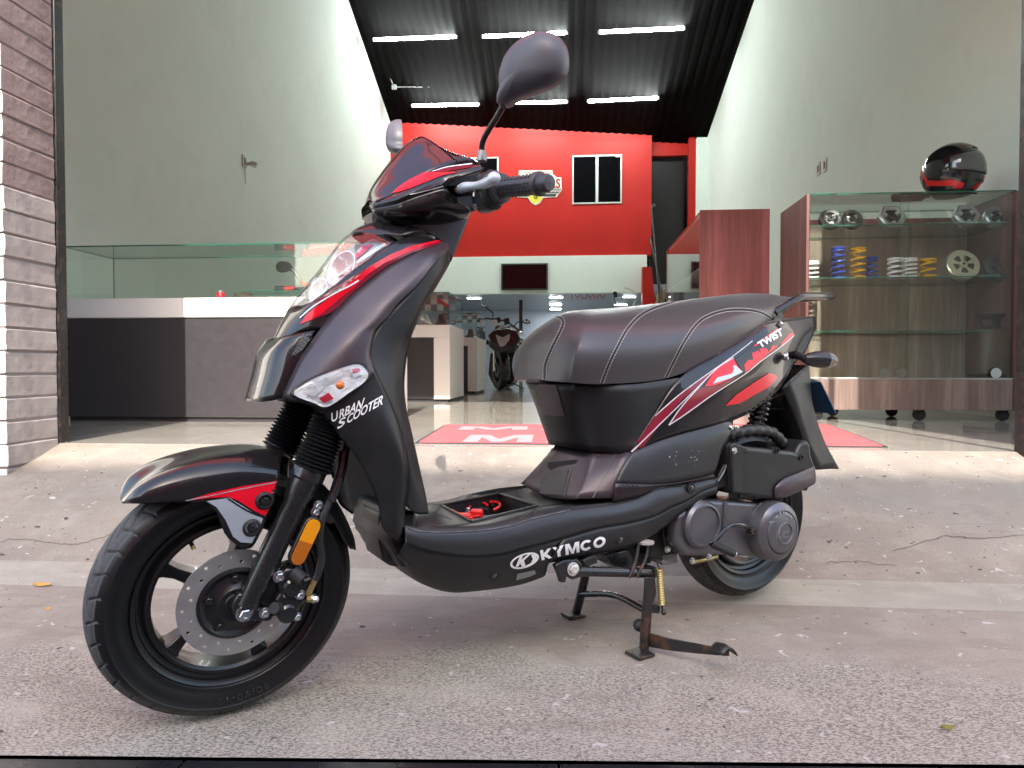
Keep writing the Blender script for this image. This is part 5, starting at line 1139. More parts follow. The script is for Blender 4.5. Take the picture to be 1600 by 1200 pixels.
# turn signal
TS_ = [(455, 617), (468, 602), (496, 587), (537, 572), (556, 568), (568, 573), (575, 586), (566, 599), (544, 614), (518, 632), (503, 637), (486, 630)]
ts = part_empty('front_turn_signal', BK(515, 605, .165), SC)
for sg in (1, -1):
    P = crom([BK(x, y, .158+.006*min(1, (x-455)/60)) for x, y in TS_], 4, closed=True)
    if sg < 0: P = BK.mir(P); ts = part_empty('front_turn_signal', P.mean(0), SC)
    c = P.mean(0); n_ = len(P); u_ = BK.l*sg
    def ring(k, o): return [c+(p-c)*k+u_*o for p in P]
    def cap(name, ks, m, **kw):
        s = MB(); R_ = [ring(k, o) for k, o in ks]; V = [p for r in R_ for p in r]+[c+u_*ks[-1][1]]
        F = [(i*n_+j, i*n_+(j+1) % n_, (i+1)*n_+(j+1) % n_, (i+1)*n_+j) for i in range(len(ks)-1) for j in range(n_)]+[((len(ks)-1)*n_+j, (len(ks)-1)*n_+(j+1) % n_, len(ks)*n_) for j in range(n_)]
        return s.add(V, F).build(name, m, ts, face=c+u_*9, **kw)
    cap('bezel', [(1.06, -.004), (1.05, .006), (1.0, .009), (.97, .004), (.95, -.006)], SATIN if 0 else MATTE)
    cap('reflector', [(.96, .008), (.80, .007), (.55, .009), (.3, .007)], mat('indicator reflector', (.86, .85, .85), .35, .15, bump=(60, .6, .01)))
    cap('lens', [(1.0, .009), (.97, .015), (.8, .020), (.4, .022)], CLEAR)
    if sg > 0:
        MB().ball(BK(531, 602, .167), .0085, 12, 8, BK.e).build('bulb', mat('orange bulb', lin((230, 120, 10)), .15, coat=1), ts)
        bt = bvh_of(bpy.data.objects[[o.name for o in ts.children if o.name.startswith('reflector')][0]])
        wrap('facet', [[(478, 612), (500, 596), (520, 590), (500, 612), (488, 622)], [(545, 578), (562, 576), (566, 585), (552, 590)]], bt, REFL, ts, .004)
        wrap('facet', [[(498, 622), (512, 614), (520, 622), (506, 630)], [(548, 577), (560, 575), (562, 580), (550, 584)]], bt, mat('red facet', lin((190, 40, 60)), .15), ts, .0045)
# mesh grille in the nose
GRL = mat('grille', (.03, .03, .03), .5); _n = GRL.node_tree; _c = _n.nodes.new('ShaderNodeTexChecker'); _c.inputs['Scale'].default_value = 300; _c.inputs[1].default_value = (.004, .004, .004, 1); _c.inputs[2].default_value = (.09, .09, .095, 1)
_n.links.new(_n.nodes['Texture Coordinate'].outputs['Object'], _c.inputs[0]); _n.links.new(_c.outputs[0], _n.nodes['Principled BSDF'].inputs['Base Color'])
bn = bvh_of(nose, beak, band, side)
wrap('nose_grille', [[(494, 508), (486, 512), (474, 522), (455, 556), (459, 556), (472, 548), (486, 528), (496, 512)]], bvh_of(nose, side), GRL, nose, .002)
# prints on the nose
wrap('nose_graphic', [[(486, 478), (506, 463), (540, 440), (575, 418), (606, 400), (640, 384), (690, 377), (694, 379), (640, 397), (606, 415), (578, 435), (553, 456), (531, 478), (514, 490), (488, 500), (470, 507), (476, 494)]], bn, BURG, band)
wrap('nose_graphic', [[(469, 507), (482, 490), (518, 463), (537, 449), (576, 419), (610, 399), (645, 385), (682, 376), (688, 377), (640, 393), (600, 411), (575, 428), (550, 452), (531, 466), (518, 478), (500, 492), (486, 500)]], bn, REDD, band, .0018)
wrap('nose_line', [strip_poly([(470, 497), (492, 478), (520, 460), (545, 447), (560, 438)], (1.5, 2.4))], bn, WHT, band, .0024)
wrap('nose_line', [strip_poly([(472, 552), (499, 515), (531, 478), (553, 456), (578, 436.5), (606, 415.5), (640, 397.5), (668, 384.5)], 1.6)], bn, mat('panel gap', (.004, .004, .004), .7), side, .0012)
bl = bvh_of(low)
text_px('lettering', 'U', [(519, 660), (530, 654), (528, 641), (516, 646)], bl, WHT, low, .02, .2)
text_px('lettering', 'RBAN', [(530, 654), (566, 637.5), (570, 621), (530, 641)], bl, WHT, low, .02, .15)
text_px('lettering', 'S', [(527, 671), (541, 662), (540, 650), (527, 657)], bl, WHT, low, .02, .2)
text_px('lettering', 'COOTER', [(542, 662), (597, 632), (599, 616), (543, 649)], bl, WHT, low, .02, .15)

# ---------------------------------------------------------------- handlebar cowl
vis = shell('windscreen', [[(576, 313, 0), (580, 314, .02), (587, 314, .045)], [(582, 291, 0), (596, 294, .04), (612, 304, .075)], [(600, 264, 0), (621, 272, .05), (645, 285, .09)], [(621, 238, 0), (646, 250, .052), (672, 268, .097)], [(640, 221, 0), (667, 236, .05), (695, 259, .097)], [(656, 213, 0), (686, 228, .045), (714, 251, .086)]], mat('smoked gloss visor', (.026, .011, .015), .15, coat=.5, coat_r=.03, spec=.3), nu=5, nv=5)
wing = panel('cowl_wing', [[(577, 316, .02), (577, 321, .025), (580, 327, .03)], [(612, 304, .075), (616, 312, .09), (620, 318, .09)], [(645, 285, .09), (651, 296, .112), (657, 303, .113)], [(672, 268, .097), (683, 283, .128), (692, 294, .132)], [(695, 259, .097), (708, 271, .138), (716, 278, .146)], [(716, 251, .087), (737, 259, .14), (752, 266, .158)], [(742, 248, .085), (750, 255, .14), (753, 262, .158)]], GLOSS)
shell('cowl_top', [[(656, 216, 0), (714, 252, .086)], [(690, 236, 0), (732, 248, .08)], [(715, 245, 0), (752, 252, .1)]], GLOSS, nu=4, nv=3, out=BK.n)
panel('cowl_lower', [[(580, 327, .03), (583, 333, .03), (590, 339, .01)], [(620, 318, .09), (622, 334, .085), (624, 353, .04)], [(657, 303, .113), (656, 327, .11), (648, 356, .05)], [(692, 294, .132), (690, 322, .122), (682, 352, .06)], [(702, 300, .130), (714, 328, .112), (714, 346, .07)], [(712, 312, .125), (736, 328, .105), (732, 340, .08)]], GLOSS)
slab('cowl_inner', [(660, 280), (752, 262), (768, 300), (762, 322), (735, 332), (690, 340), (640, 350), (600, 330)], .075, -.075, mat('recess black', (.006, .006, .007), .5), bevel=.012)
slab('cowl_trim', [(580, 331), (594, 333), (614, 344), (627, 356), (610, 352), (594, 342)], .035, -.035, mat('grey gloss trim', (.12, .12, .125), .15, coat=1), bevel=.003)
slab('steering_cover', [(636, 350), (690, 342), (738, 332), (722, 372), (706, 411), (696, 388), (676, 368), (650, 358)], .062, -.062, SATIN, bevel=.012, bseg=3)
bolt('cover_screw', 676, 369, .064, .005, .005)
bw_ = bvh_of(wing, vis)
wrap('cowl_graphic', [[(613, 302), (622, 293), (640, 281), (662, 270), (700, 269), (712, 270), (690, 275), (668, 284), (640, 295), (624, 300)]], bw_, REDD, wing)
wrap('cowl_graphic', [[(640, 303), (668, 290), (706, 274), (690, 288), (668, 296)]], bw_, mat('grey print', lin((60, 60, 70)), .25, coat=1), wing)
wrap('cowl_graphic', [[(668, 269), (690, 264), (740, 257), (735, 262), (700, 268)]], bw_, BURG, wing)
wrap('cowl_line', [strip_poly([(676, 269), (700, 262), (738, 257)], (.8, 1.8)), strip_poly([(640, 304), (668, 297), (692, 291)], 1.2)], bw_, WHT, wing, .002)
# bar, grip, switch, lever on both sides
for sg in (1, -1):
    T = (lambda p: p) if sg == 1 else BK.mir
    def tb(name, pts, r, m, seg=14, n=5): return MB().tube([T(p) for p in spline([BK(*q) for q in pts], n)], r, seg).build(name, m, SC)
    GR = mat('grip rubber', (.045, .043, .050), .42, bump=(300, .3, .0006))
    a, b = T(BK(781, 294.5, .215)), T(BK(845, 287, .325)); d = (b-a)/np.linalg.norm(b-a); L_ = np.linalg.norm(b-a); pr = [(.0285, 0), (.029, .004), (.027, .008), (.0175, .010)]
    for i in range(16): f = .012+(L_-.024)*i/15; pr += [(.0165, f), (.0172, f+.002)]
    pr += [(.0175, L_-.010), (.0215, L_-.009), (.022, L_-.002), (.020, L_+.001), (.0165, L_+.002), (.0160, L_+.018), (.0135, L_+.023), (.001, L_+.024)]
    g = MB().lathe(a, d, pr, 28).build('grip', GR, SC, angle=28)
    X = np.cross(d, [0, 0, 1.]); X /= np.linalg.norm(X); Y = np.cross(X, d)
    s = MB()
    for row, an in enumerate(np.linspace(0, 2*math.pi, 10)[:-1]):
        w_ = X*math.cos(an)+Y*math.sin(an)
        for i in range(9):
            c = a+d*(.02+.0095*i)+w_*.0172; s.hexa([c-d*.003-np.cross(w_, d)*.0014, c+d*.003-np.cross(w_, d)*.0014, c+d*.003+np.cross(w_, d)*.0014, c-d*.003+np.cross(w_, d)*.0014], [p+w_*.0022 for p in [c-d*.002-np.cross(w_, d)*.001, c+d*.002-np.cross(w_, d)*.001, c+d*.002+np.cross(w_, d)*.001, c-d*.002+np.cross(w_, d)*.001]])
    o = s.build('ribs', GR, g); o['kind'] = 'stuff'
    MB().tube([T(BK(700, 300, .09)), a], .012, 12).build('handlebar', STEELB, SC)
    MB().prism([T(BK(x, y, .20)) for x, y in ((760, 268), (768, 263), (780, 264), (787, 276), (788, 310), (786, 326), (768, 328), (757, 318), (752, 300), (754, 280))], BK.l*-.05*sg).build('switch_housing', MATTE, SC, bevel=.008, bseg=3)
    lv = MB().tube([T(p) for p in spline([BK(714, 297, .115), BK(728, 292, .16), BK(745, 290, .20), BK(760, 286, .24), BK(772, 279, .275)], 5)], [.0085+.0012*math.sin(i*.5) for i in range(21)], 14)
    lv.ball(T(BK(772, 279, .275)), .0125, 14, 10); lv.build('brake_lever', mat('pale grey lever', (.52, .58, .62), .38, .35), SC)
    MB().prism([T(BK(x, y, .12)) for x, y in ((712, 290), (722, 283), (732, 288), (730, 302), (718, 304))], BK.l*-.03*sg).build('lever_perch', STEELB, SC, bevel=.004)
    MB().bolt(T(BK(744, 322, .16)), BK.l*sg, .006, .008).build('housing_screw', ZINC, SC); MB().tube([T(BK(741, 296, .17)), T(BK(741, 307, .17))], .003, 8).build('adjuster', ZINC, SC)
# mirrors
def mirror(name, Fo, rt_, up_, nrm, pts, bulge, base, stalk, glass_out):
    t = part_empty(name, Fo, SC)
    ol = np.array([p for p in pts]); ol = crom(ol, 5, closed=True); c = ol.mean(0); P = [Fo+rt_*x+up_*y for x, y in ol]; cc = Fo+rt_*c[0]+up_*c[1]; n_ = len(P)
    ks = [(1.0, -.004), (1.0, .006), (.97, .016), (.88, .027), (.7, .037), (.42, .043), (.15, .045)]
    V = [cc+(p-cc)*k+nrm*(o*bulge) for k, o in ks for p in P]+[cc+nrm*.045*bulge]
    F = [(i*n_+j, i*n_+(j+1) % n_, (i+1)*n_+(j+1) % n_, (i+1)*n_+j) for i in range(len(ks)-1) for j in range(n_)]+[((len(ks)-1)*n_+j, (len(ks)-1)*n_+(j+1) % n_, len(ks)*n_) for j in range(n_)]
    MB().add(V, F).build('shell', GREYP, t, face=cc+nrm*9, angle=60)
    s = MB(); s.add([cc+(p-cc)*.985-nrm*.002*bulge for p in P]+[cc-nrm*.002*bulge], [(j, (j+1) % n_, n_) for j in range(n_)]); s.build('glass', mat('mirror glass', (.7, .72, .73), .03, 1), t, face=cc-nrm*9, solid=.001)
    MB().tube(spline(stalk, 5), .0058, 12).build('stalk', mat('black chrome', (.03, .03, .032), .18, .6), t)
    MB().tube(base, [.0100, .0095, .0080], 18).build('nut', mat('dark zinc', (.22, .21, .2), .3, 1), t)
    return t
view = EYE-BK(835, 105, .31); view /= np.linalg.norm(view)
o_ = BK(835, 105, .31); nrm = view*.80+(-BK.e)*.55+BK.n*.12; nrm /= np.linalg.norm(nrm)
NEAR = [(781, 157), (785, 145), (784, 128), (787, 109), (797, 85), (815, 65), (838, 53), (857, 51), (873, 57), (884, 72), (888, 91), (887, 109), (880, 124), (860, 139), (833, 150), (808, 160), (796, 168), (783, 166)]
rt_ = np.cross(BK.n, nrm); rt_ /= np.linalg.norm(rt_); up_ = np.cross(nrm, rt_)
pp = []
for x, y in NEAR:
    d_ = ray(x, y); q = EYE+d_*(((o_-EYE)@nrm)/(d_@nrm))-o_; pp.append((q@rt_, q@up_))
mirror('mirror', o_, rt_, up_, nrm, pp, 1.0, [BK(753, 252, .19), BK(753, 243, .19), BK(753, 236, .19)], [BK(753, 237, .19), BK(753.5, 224, .195), BK(760, 209, .215), BK(774, 187, .25), BK(786, 166, .285)], -1)
o2 = BK(624, 216, -.30); a2 = rad(16); n2 = -BK.e*math.cos(a2)-BK.l*math.sin(a2); r2 = np.cross(BK.n, n2); u2 = np.cross(n2, r2)
mirror('mirror', o2, r2, u2, n2, [(-x*.80, y*.86) for x, y in pp], .75, [BK.mir(BK(753, 252, .19)), BK.mir(BK(753, 243, .19)), BK.mir(BK(753, 236, .19))], [BK.mir(BK(753, 237, .19)), BK.mir(BK(755, 222, .20)), BK(630, 250, -.27), BK(626, 240, -.285)], 1)

# ---------------------------------------------------------------- floor
U = [(633, 822, .145), (660, 829, .15), (697, 830, .152), (752, 827, .153), (796, 820, .154), (835, 808, .154), (890, 796, .155), (962, 786, .155), (1000, 776, .156), (1030, 761, .157), (1065, 757, .158), (1095, 752, .158), (1121, 747, .157)]
Fd = [(634, 848, .15), (668, 861, .155), (725, 870, .158), (780, 868, .16), (835, 854, .162), (880, 842, .163), (935, 826, .164), (985, 817, .165), (1025, 806, .166), (1050, 793, .166), (1075, 782, .165), (1097, 768, .163), (1122, 758, .16)]
skirt = panel('side_skirt', [U, [(u[0]*.5+f[0]*.5, u[1]*.5+f[1]*.5, max(u[2], f[2])+.001) for u, f in zip(U, Fd)], Fd], SCUFF, nu=5, nv=3)
Bt = [(617, 868, .11), (650, 906, .075), (698, 925, .07), (752, 923, .075), (805, 915, .085), (842, 902, .10)]
Md = [(626, 862, .14), (660, 890, .125), (708, 906, .13), (764, 902, .135), (818, 892, .14), (858, 880, .147)]
bp_ = shell('belly_pan', [[b, m_, f] for b, m_, f in zip(Bt, Md, Fd)], MATTE, nu=5, nv=5, out=-BK.n)
Bt2 = [(858, 880, .147), (905, 871, .150), (973, 858, .153), (1010, 842, .155), (1038, 824, .157), (1061, 805, .159), (1096, 780, .158), (1121, 771, .156)]
lowsk = panel('lower_skirt', [Fd[5:], [(f[0]*.5+b[0]*.5, f[1]*.5+b[1]*.5, .165) for f, b in zip(Fd[5:], Bt2)], Bt2], MATTE, nu=5, nv=3)
bs = bvh_of(bp_, lowsk, skirt)
wrap('skirt_line', [strip_poly([(f[0], f[1]) for f in Fd], 1.6)], bs, mat('panel gap', (.004, .004, .004), .7), skirt, .001)
EDG = mat('scuffed highlit edge', (.10, .10, .105), .45, var=(60, .5))  # pale edge lines: highlight put into the colour along with scuffed wear
wrap('edge_highlight_wear', [strip_poly([(u[0], u[1]+1.2) for u in U[:7]], 1.5), strip_poly([(u[0], u[1]+1.4) for u in U[8:]], 1.3), strip_poly([(632, 828), (634, 840), (636, 852)], 1.2)], bvh_of(skirt), EDG, skirt, .0012, 5)
wrap('edge_highlight_wear', [strip_poly([(588, 514), (581, 532), (578, 552), (583, 573)], .9), strip_poly([(701, 388), (682, 408), (662, 435), (645, 454), (622, 476), (606, 498), (588, 515)], .9)], bvh_of(side), EDG, side, .0012, 5)
zf = lambda a: float(np.interp(a, [.25, .38, .52, .8, .9], [.352, .334, .329, .346, .36]))
zw = .333
W4 = [at_z(x, y, zw) for x, y in ((689, 790), (780, 772), (840, 791), (736, 816))]
bm = bmesh.new(); ul = [BK(*u) for u in U[:9]]; loop = ul+[BK.mir(p) for p in ul[::-1]]; es = []
for P in (loop, W4):
    vs = [bm.verts.new(p) for p in P]; es += [bm.edges.new((vs[i], vs[(i+1) % len(vs)])) for i in range(len(vs))]
bmesh.ops.triangle_fill(bm, use_beauty=True, use_dissolve=False, edges=es, normal=(0, 0, 1)); bm.verts.index_update()
FLM = mat('ribbed floor rubber', (.017, .0185, .0185), .42, bump=(500, .4, .0006), rvar=(8, .1))
fl_ = MB().add([np.array(v.co) for v in bm.verts], [tuple(v.index for v in f.verts) for f in bm.faces]).build('floorboard', FLM, SC, face=BK.w(.6, 0, 5), solid=.006, angle=25); bm.free()
bfl = bvh_of(fl_)
gm = mat('groove', (.004, .004, .004), .6)
for pts in ([(676, 789), (690, 788)], [(690, 788), (730, 782), (781, 769)], [(740, 768), (726, 781)], [(730, 781), (748, 766)], [(748, 766), (780, 769), (815, 747)], [(690, 790), (682, 802), (705, 812)], [(735, 818), (700, 824)], [(735, 818), (690, 822), (672, 820)], [(812, 812), (842, 792)], [(835, 805), (856, 804)], [(842, 792), (890, 785)]):
    wrap('floor_groove', [strip_poly(pts, 1.6)], bfl, gm, fl_, .001, 5)
s = MB(); dn = np.array([0, 0, -.075]); ctr = np.mean(W4, 0)
s.add(W4+[ctr+(p-ctr)*.94+dn for p in W4], [(i, (i+1) % 4, 4+(i+1) % 4, 4+i) for i in range(4)]+[(4, 5, 6, 7)]); well = s.build('battery_well', mat('well black', (.011, .011, .012), .5), SC, face=ctr+[0, 0, .5], smooth=False)
for i in range(4):
    a, b = W4[i], W4[(i+1) % 4]; MB().tube([a+[0, 0, .001], b+[0, 0, .001]], .0035, 6).build('rim', FLM, well)
X = BK.e; Yl = BK.l
bt_ = part_empty('battery', ctr+dn, SC)
def bx(name, c, sx, sy, sz, m, bev=.003, yaw_=0.0):
    x_, y_ = X*math.cos(yaw_)+Yl*math.sin(yaw_), -X*math.sin(yaw_)+Yl*math.cos(yaw_); q = [c+x_*a*sx/2+y_*b*sy/2 for a, b in ((-1, -1), (1, -1), (1, 1), (-1, 1))]
    return MB().hexa(q, [p+np.array([0, 0, sz]) for p in q]).build(name, m, bt_, bevel=bev)
bx('casing', ctr+dn+[0, 0, .002]-X*.005, .15, .075, .045, mat('battery black', (.018, .018, .02), .4)); RC = mat('red terminal cover', lin((220, 30, 34)), .4)
for x, y, l_, sx, sy in ((724, 806, 0, .035, .022), (745, 800, .01, .03, .024)): p = at_z(x, y, zw-.018); bx('terminal_cover', p-[0, 0, .012], sx, sy, .018, RC, .004, .6)
p = at_z(772, 803, zw-.055); bx('label_plate', p, .06, .05, .004, mat('dull red plate', lin((110, 30, 34)), .5))
p = at_z(726, 794, zw-.02); MB().bolt(p, BK.n, .006, .012).build('terminal_bolt', ZINC, bt_); p = at_z(731, 800, zw-.02); MB().bolt(p, BK.n, .005, .010).build('terminal_bolt', ZINC, bt_)
for pts in ([(704, 796), (715, 802), (730, 808), (748, 806)], [(733, 793), (738, 788), (755, 786), (762, 790)], [(764, 784), (778, 785), (781, 791), (772, 797)], [(706, 797), (720, 806), (738, 811)]):
    MB().tube(spline([at_z(x, y, zw-.014-.004*(i % 2)) for i, (x, y) in enumerate(pts)], 5), .0032, 8).build('red_wire', RC, bt_)
for pts in ([(745, 786), (755, 783), (766, 784), (770, 790)], [(708, 792), (722, 790), (740, 796)], [(735, 800), (750, 794), (764, 797)]):
    MB().tube(spline([at_z(x, y, zw-.02) for x, y in pts], 5), .0032, 8).build('black_wire', RUBBER, bt_)
# ---------------------------------------------------------------- console, under-seat cover, seat
cons = shell('centre_console', [[(.764, 0, .4578, W_), (.7648, .022, .4575, W_), (.7677, .044, .4566, W_), (.7741, .066, .455, W_), (.7833, .081, .4536, W_), (940, 706, .088), (986, 707, .146)],
                                [(.736, 0, .4085, W_), (.7365, .027, .4085, W_), (.7382, .054, .4084, W_), (.742, .081, .4083, W_), (.7475, .099, .4083, W_), (925, 741, .108), (972, 742, .153)],
                                [(.702, 0, .3475, W_), (.7022, .03, .3483, W_), (.703, .061, .3505, W_), (.7048, .091, .3543, W_), (.7073, .112, .3577, W_), (905, 779, .122), (968, 778, .157)]], SATIN, nu=4, nv=3)
bc = bvh_of(cons)
wrap('vent_slot', [[(857, 723), (904, 718), (899, 724), (872, 729), (861, 735), (856, 730)]], bc, mat('slot black', (.003, .003, .003), .7), cons, .0014)
wrap('facet', [[(845, 751), (856, 738), (889, 733), (881, 774), (845, 772)]], bc, SCUFF, cons, .002)
wrap('facet_line', [strip_poly([(892, 734), (882, 776)], 1.6), strip_poly([(963, 708), (926, 778)], 1.4), strip_poly([(870, 696), (853, 714), (840, 742)], 1.4)], bc, mat('pale facet edge', (.09, .09, .095), .4), cons, .0024)  # pale lines along the console's facet edges
W_ = 'w'
usc = shell('under_seat_cover', [[(.692, 0, .6115, W_), (.6926, .027, .6115, W_), (.695, .054, .6114, W_), (.7004, .081, .6113, W_), (.7081, .099, .6112, W_), (905, 600, .108), (985, 601, .146), (1064, 590, .152)],
                                 [(.712, 0, .5344, W_), (.7131, .025, .5345, W_), (.7175, .049, .5348, W_), (.7271, .074, .5354, W_), (.7408, .09, .5359, W_), (925, 652, .098), (975, 655, .134), (1025, 646, .147)],
                                 [(.742, 0, .4624, W_), (.743, .022, .462, W_), (.7469, .045, .4606, W_), (.7554, .068, .4583, W_), (.7676, .083, .4563, W_), (935, 706, .09), (960, 708.5, .118), (986, 709, .144)]], MATTE, nu=5, nv=4)
wrap('cover_facet', [[(841, 600), (870, 601), (883, 650), (844, 648)]], bvh_of(usc), SATIN, usc, .002)
slab('seat_latch', [(842, 592), (862, 594), (861, 600), (843, 598)], .03, -.03, SATIN, bevel=.002)
W_ = 'w'
ST = [[(.735, 0, .768, W_), (.710, 0, .7463, W_), (.684, 0, .7019, W_), (.682, 0, .659, W_), (.670, 0, .6209, W_)],
      [(.742, 0, .775, W_), (.7119, .025, .7469, W_), (.6852, .033, .7025, W_), (.6824, .035, .6592, W_), (.6709, .031, .6206, W_)],
      [(.755, 0, .783, W_), (.7181, .050, .7486, W_), (.6889, .066, .7043, W_), (.6839, .069, .6598, W_), (.6736, .062, .6196, W_)],
      [(.775, 0, .790, W_), (.7305, .075, .7514, W_), (.6964, .099, .7072, W_), (.6867, .104, .6607, W_), (.6791, .094, .6181, W_)],
      [(.805, 0, .795, W_), (.7468, .092, .7540, W_), (.7063, .121, .7099, W_), (.6905, .127, .6616, W_), (.6863, .115, .6167, W_)],
      [(949, 477.5, 0), (930, 501, .100), (915, 530, .132), (903, 565, .138), (898, 598, .125)],
      [(1005, 470, 0), (985, 506, .122), (968, 534, .150), (955, 566, .155), (943, 600, .140)],
      [(1100, 457, 0), (1090, 502, .128), (1072, 528, .157), (1056, 556, .160), (1037, 592, .148)],
      [(1168, 451, 0), (1152, 484, .122), (1142, 505, .150), (1132, 532, .154), (1117, 562, .142)],
      [(1205, 453, 0), (1193, 476, .100), (1187, 491, .130), (1180, 509, .138), (1168, 529, .128)],
      [(1225, 461, 0), (1222, 470, .065), (1218, 481, .095), (1212, 492, .102), (1203, 507, .098)],
      [(1232, 472, 0), (1231, 478, .045), (1228, 485, .065), (1222, 494, .07), (1216, 502, .066)]]
G = grid(sym3(cv(ST)), 5, 5); n0 = G.shape[1]
s = MB(); s.add(G.reshape(-1, 3), gridfaces(G))
rear = G[-1].mean(0)+BK.e*.008; s.add([rear]+list(G[-1]), [(0, i+1, i+2) for i in range(n0-1)])
s.add([G[i, 0] for i in range(len(G))]+[G[i, -1] for i in range(len(G))], [(i, i+1, len(G)+i+1, len(G)+i) for i in range(len(G)-1)])
seat = s.build('seat', VINYL, SC, angle=60)
_bm = bmesh.new(); _bm.from_mesh(seat.data); bmesh.ops.remove_doubles(_bm, verts=_bm.verts, dist=1e-5)
for _ in range(14): bmesh.ops.smooth_vert(_bm, verts=[v for v in _bm.verts if all(len(e.link_faces) == 2 and e.calc_face_angle(0) < .8 for e in v.link_edges)], factor=.5, use_axis_x=True, use_axis_y=True, use_axis_z=True)
bmesh.ops.recalc_face_normals(_bm, faces=_bm.faces); _bm.to_mesh(seat.data); _bm.free(); seat.data.shade_smooth(); seat.data.set_sharp_from_angle(angle=rad(60))
bse = bvh_of(seat); SEAMD = mat('seam shadow', (.005, .005, .005), .7)
for pts in ([(851, 593), (853, 568), (864, 541), (877, 515), (880, 503), (874, 496), (862, 495), (848, 503)], [(940, 598), (950, 572), (963, 545), (982, 512), (1010, 487), (1060, 470), (1100, 463), (1140, 458)], [(1040, 590), (1055, 560), (1070, 532), (1090, 505), (1111, 492), (1138, 485), (1171, 485), (1192, 490), (1204, 497)]):
    wrap('seam', [strip_poly(pts, 1.5)], bse, SEAMD, seat, .0006, 6)
    for off in (-2.6, 2.6) if pts[0][0] < 1000 else (-2.4, 2.4):
        P = crom(pts, 8); T_ = np.gradient(P, axis=0); T_ /= np.linalg.norm(T_, axis=1)[:, None]; P = P+np.stack([-T_[:, 1], T_[:, 0]], 1)*off
        L_ = np.r_[0, np.cumsum(np.linalg.norm(np.diff(P, axis=0), axis=1))]; polys = []; x = 0
        while x < L_[-1]-3:
            q = [np.array([np.interp(x+k, L_, P[:, 0]), np.interp(x+k, L_, P[:, 1])]) for k in (0, 3.4)]; polys.append(strip_poly(q, 1.15)); x += 4.6
        o = wrap('stitching', polys, bse, STIT, seat, .001, 20); o['kind'] = 'stuff'
# ---------------------------------------------------------------- tail
tail = panel('tail_side_panel', [[(984, 707, .143), (1023, 647, .147), (1063, 590, .152), (1124, 552, .146), (1166, 527, .134), (1203, 503, .118), (1236, 498, .086), (1274, 494, .03)],
                                 [(985, 707.5, .144), (1022, 668, .150), (1067, 632, .163), (1130, 602, .164), (1173, 576, .152), (1213, 547, .134), (1246, 525, .095), (1274, 514, .035)],
                                 [(986, 709, .144), (1020, 692, .148), (1067, 677, .157), (1117, 665, .156), (1166, 648, .142), (1216, 609, .118), (1240, 570, .09), (1258, 553, .04)]], GLOSS, nu=6, nv=6)
shell('tail_deck', [[(1120, 554, .146)], [(1166, 526, .134)], [(1203, 502, .118)], [(1236, 497, .086)], [(1274, 493.5, .03)]], GLOSS, nu=6, nv=4, out=BK.n)
shell('tail_underside', [[(1067, 677, .155)], [(1117, 665, .154)], [(1166, 648, .14)], [(1216, 609, .116)], [(1240, 570, .088)], [(1258, 553, .038)]], MATTE, nu=4, nv=3, out=-BK.n)
tl = BK.w(1.545, 0, .735); MB().hexa([tl+BK.l*-.05-BK.n*.04, tl+BK.e*.012+BK.l*-.03-BK.n*.04, tl+BK.e*.012+BK.l*.03-BK.n*.04, tl+BK.l*.05-BK.n*.04], [tl+BK.l*-.04+BK.n*.03, tl+BK.e*.02+BK.l*-.025+BK.n*.03, tl+BK.e*.02+BK.l*.025+BK.n*.03, tl+BK.l*.04+BK.n*.03]).build('tail_light', mat('red lens', (.35, .01, .012), .1, coat=1), SC, bevel=.005)
bt2 = bvh_of(tail)
WL = mat('white pinstripe', lin((210, 200, 204)), .3, coat=.5)
wrap('tail_graphic', [[(984, 705), (1023, 651), (1062, 617), (1118, 576), (1112, 583), (1066, 624), (1030, 664), (1000, 705)]], bt2, BURG, tail)
wrap('tail_line', [strip_poly([(1023, 650), (1062, 616), (1100, 588), (1140, 560), (1175, 533)], (1.6, 1.2)), strip_poly([(986, 706), (1020, 673), (1062, 632), (1118, 577)], (2, 1.2))], bt2, WL, tail, .0018)
wrap('tail_graphic', [[(1044, 663), (1062, 638), (1091, 606), (1120, 603), (1156, 586), (1112, 616), (1070, 646)]], bt2, BURG, tail)
wrap('tail_graphic', [[(1100, 604), (1110, 588), (1118, 577), (1145, 560), (1152, 572), (1160, 581), (1140, 592), (1118, 602)]], bt2, REDD, tail, .0016)
wrap('tail_graphic', [[(1113, 600), (1120, 590), (1143, 584), (1147, 574), (1160, 581), (1140, 591)], [(1144, 572), (1148, 571), (1158, 580), (1150, 581)]], bt2, SILV, tail, .002)
wrap('tail_graphic', [[(1148, 562), (1175, 541), (1212, 514), (1226, 513), (1240, 520), (1236, 527), (1218, 541), (1187, 564), (1162, 583), (1154, 572)]], bt2, mat('dark print', lin((30, 18, 22)), .3, coat=.4, spec=.3), tail, .0014)
wrap('tail_graphic', [[(1164, 582), (1162, 570), (1168, 563), (1176, 562), (1174, 552), (1184, 548), (1188, 553), (1186, 545), (1196, 544), (1200, 550), (1206, 540), (1214, 541), (1186, 564)], [(1220, 536), (1232, 522), (1238, 520), (1239, 525), (1230, 534), (1219, 541)], [(1176, 541), (1212, 514), (1214, 516), (1180, 541)]], bt2, REDD, tail, .002)
text_px('lettering', 'TWIST', [(1188, 544), (1224, 523), (1219, 512), (1181, 536)], bt2, WHT, tail, .05, .1, .0026)
wrap('tail_line', [strip_poly([(1044, 664), (1070, 647), (1112, 617), (1162, 585), (1187, 565), (1220, 541), (1240, 524)], (2, 1.2)), strip_poly([(1044, 664), (1062, 638), (1091, 605), (1118, 577), (1145, 559)], (1.8, 1.4))], bt2, WL, tail, .0024)
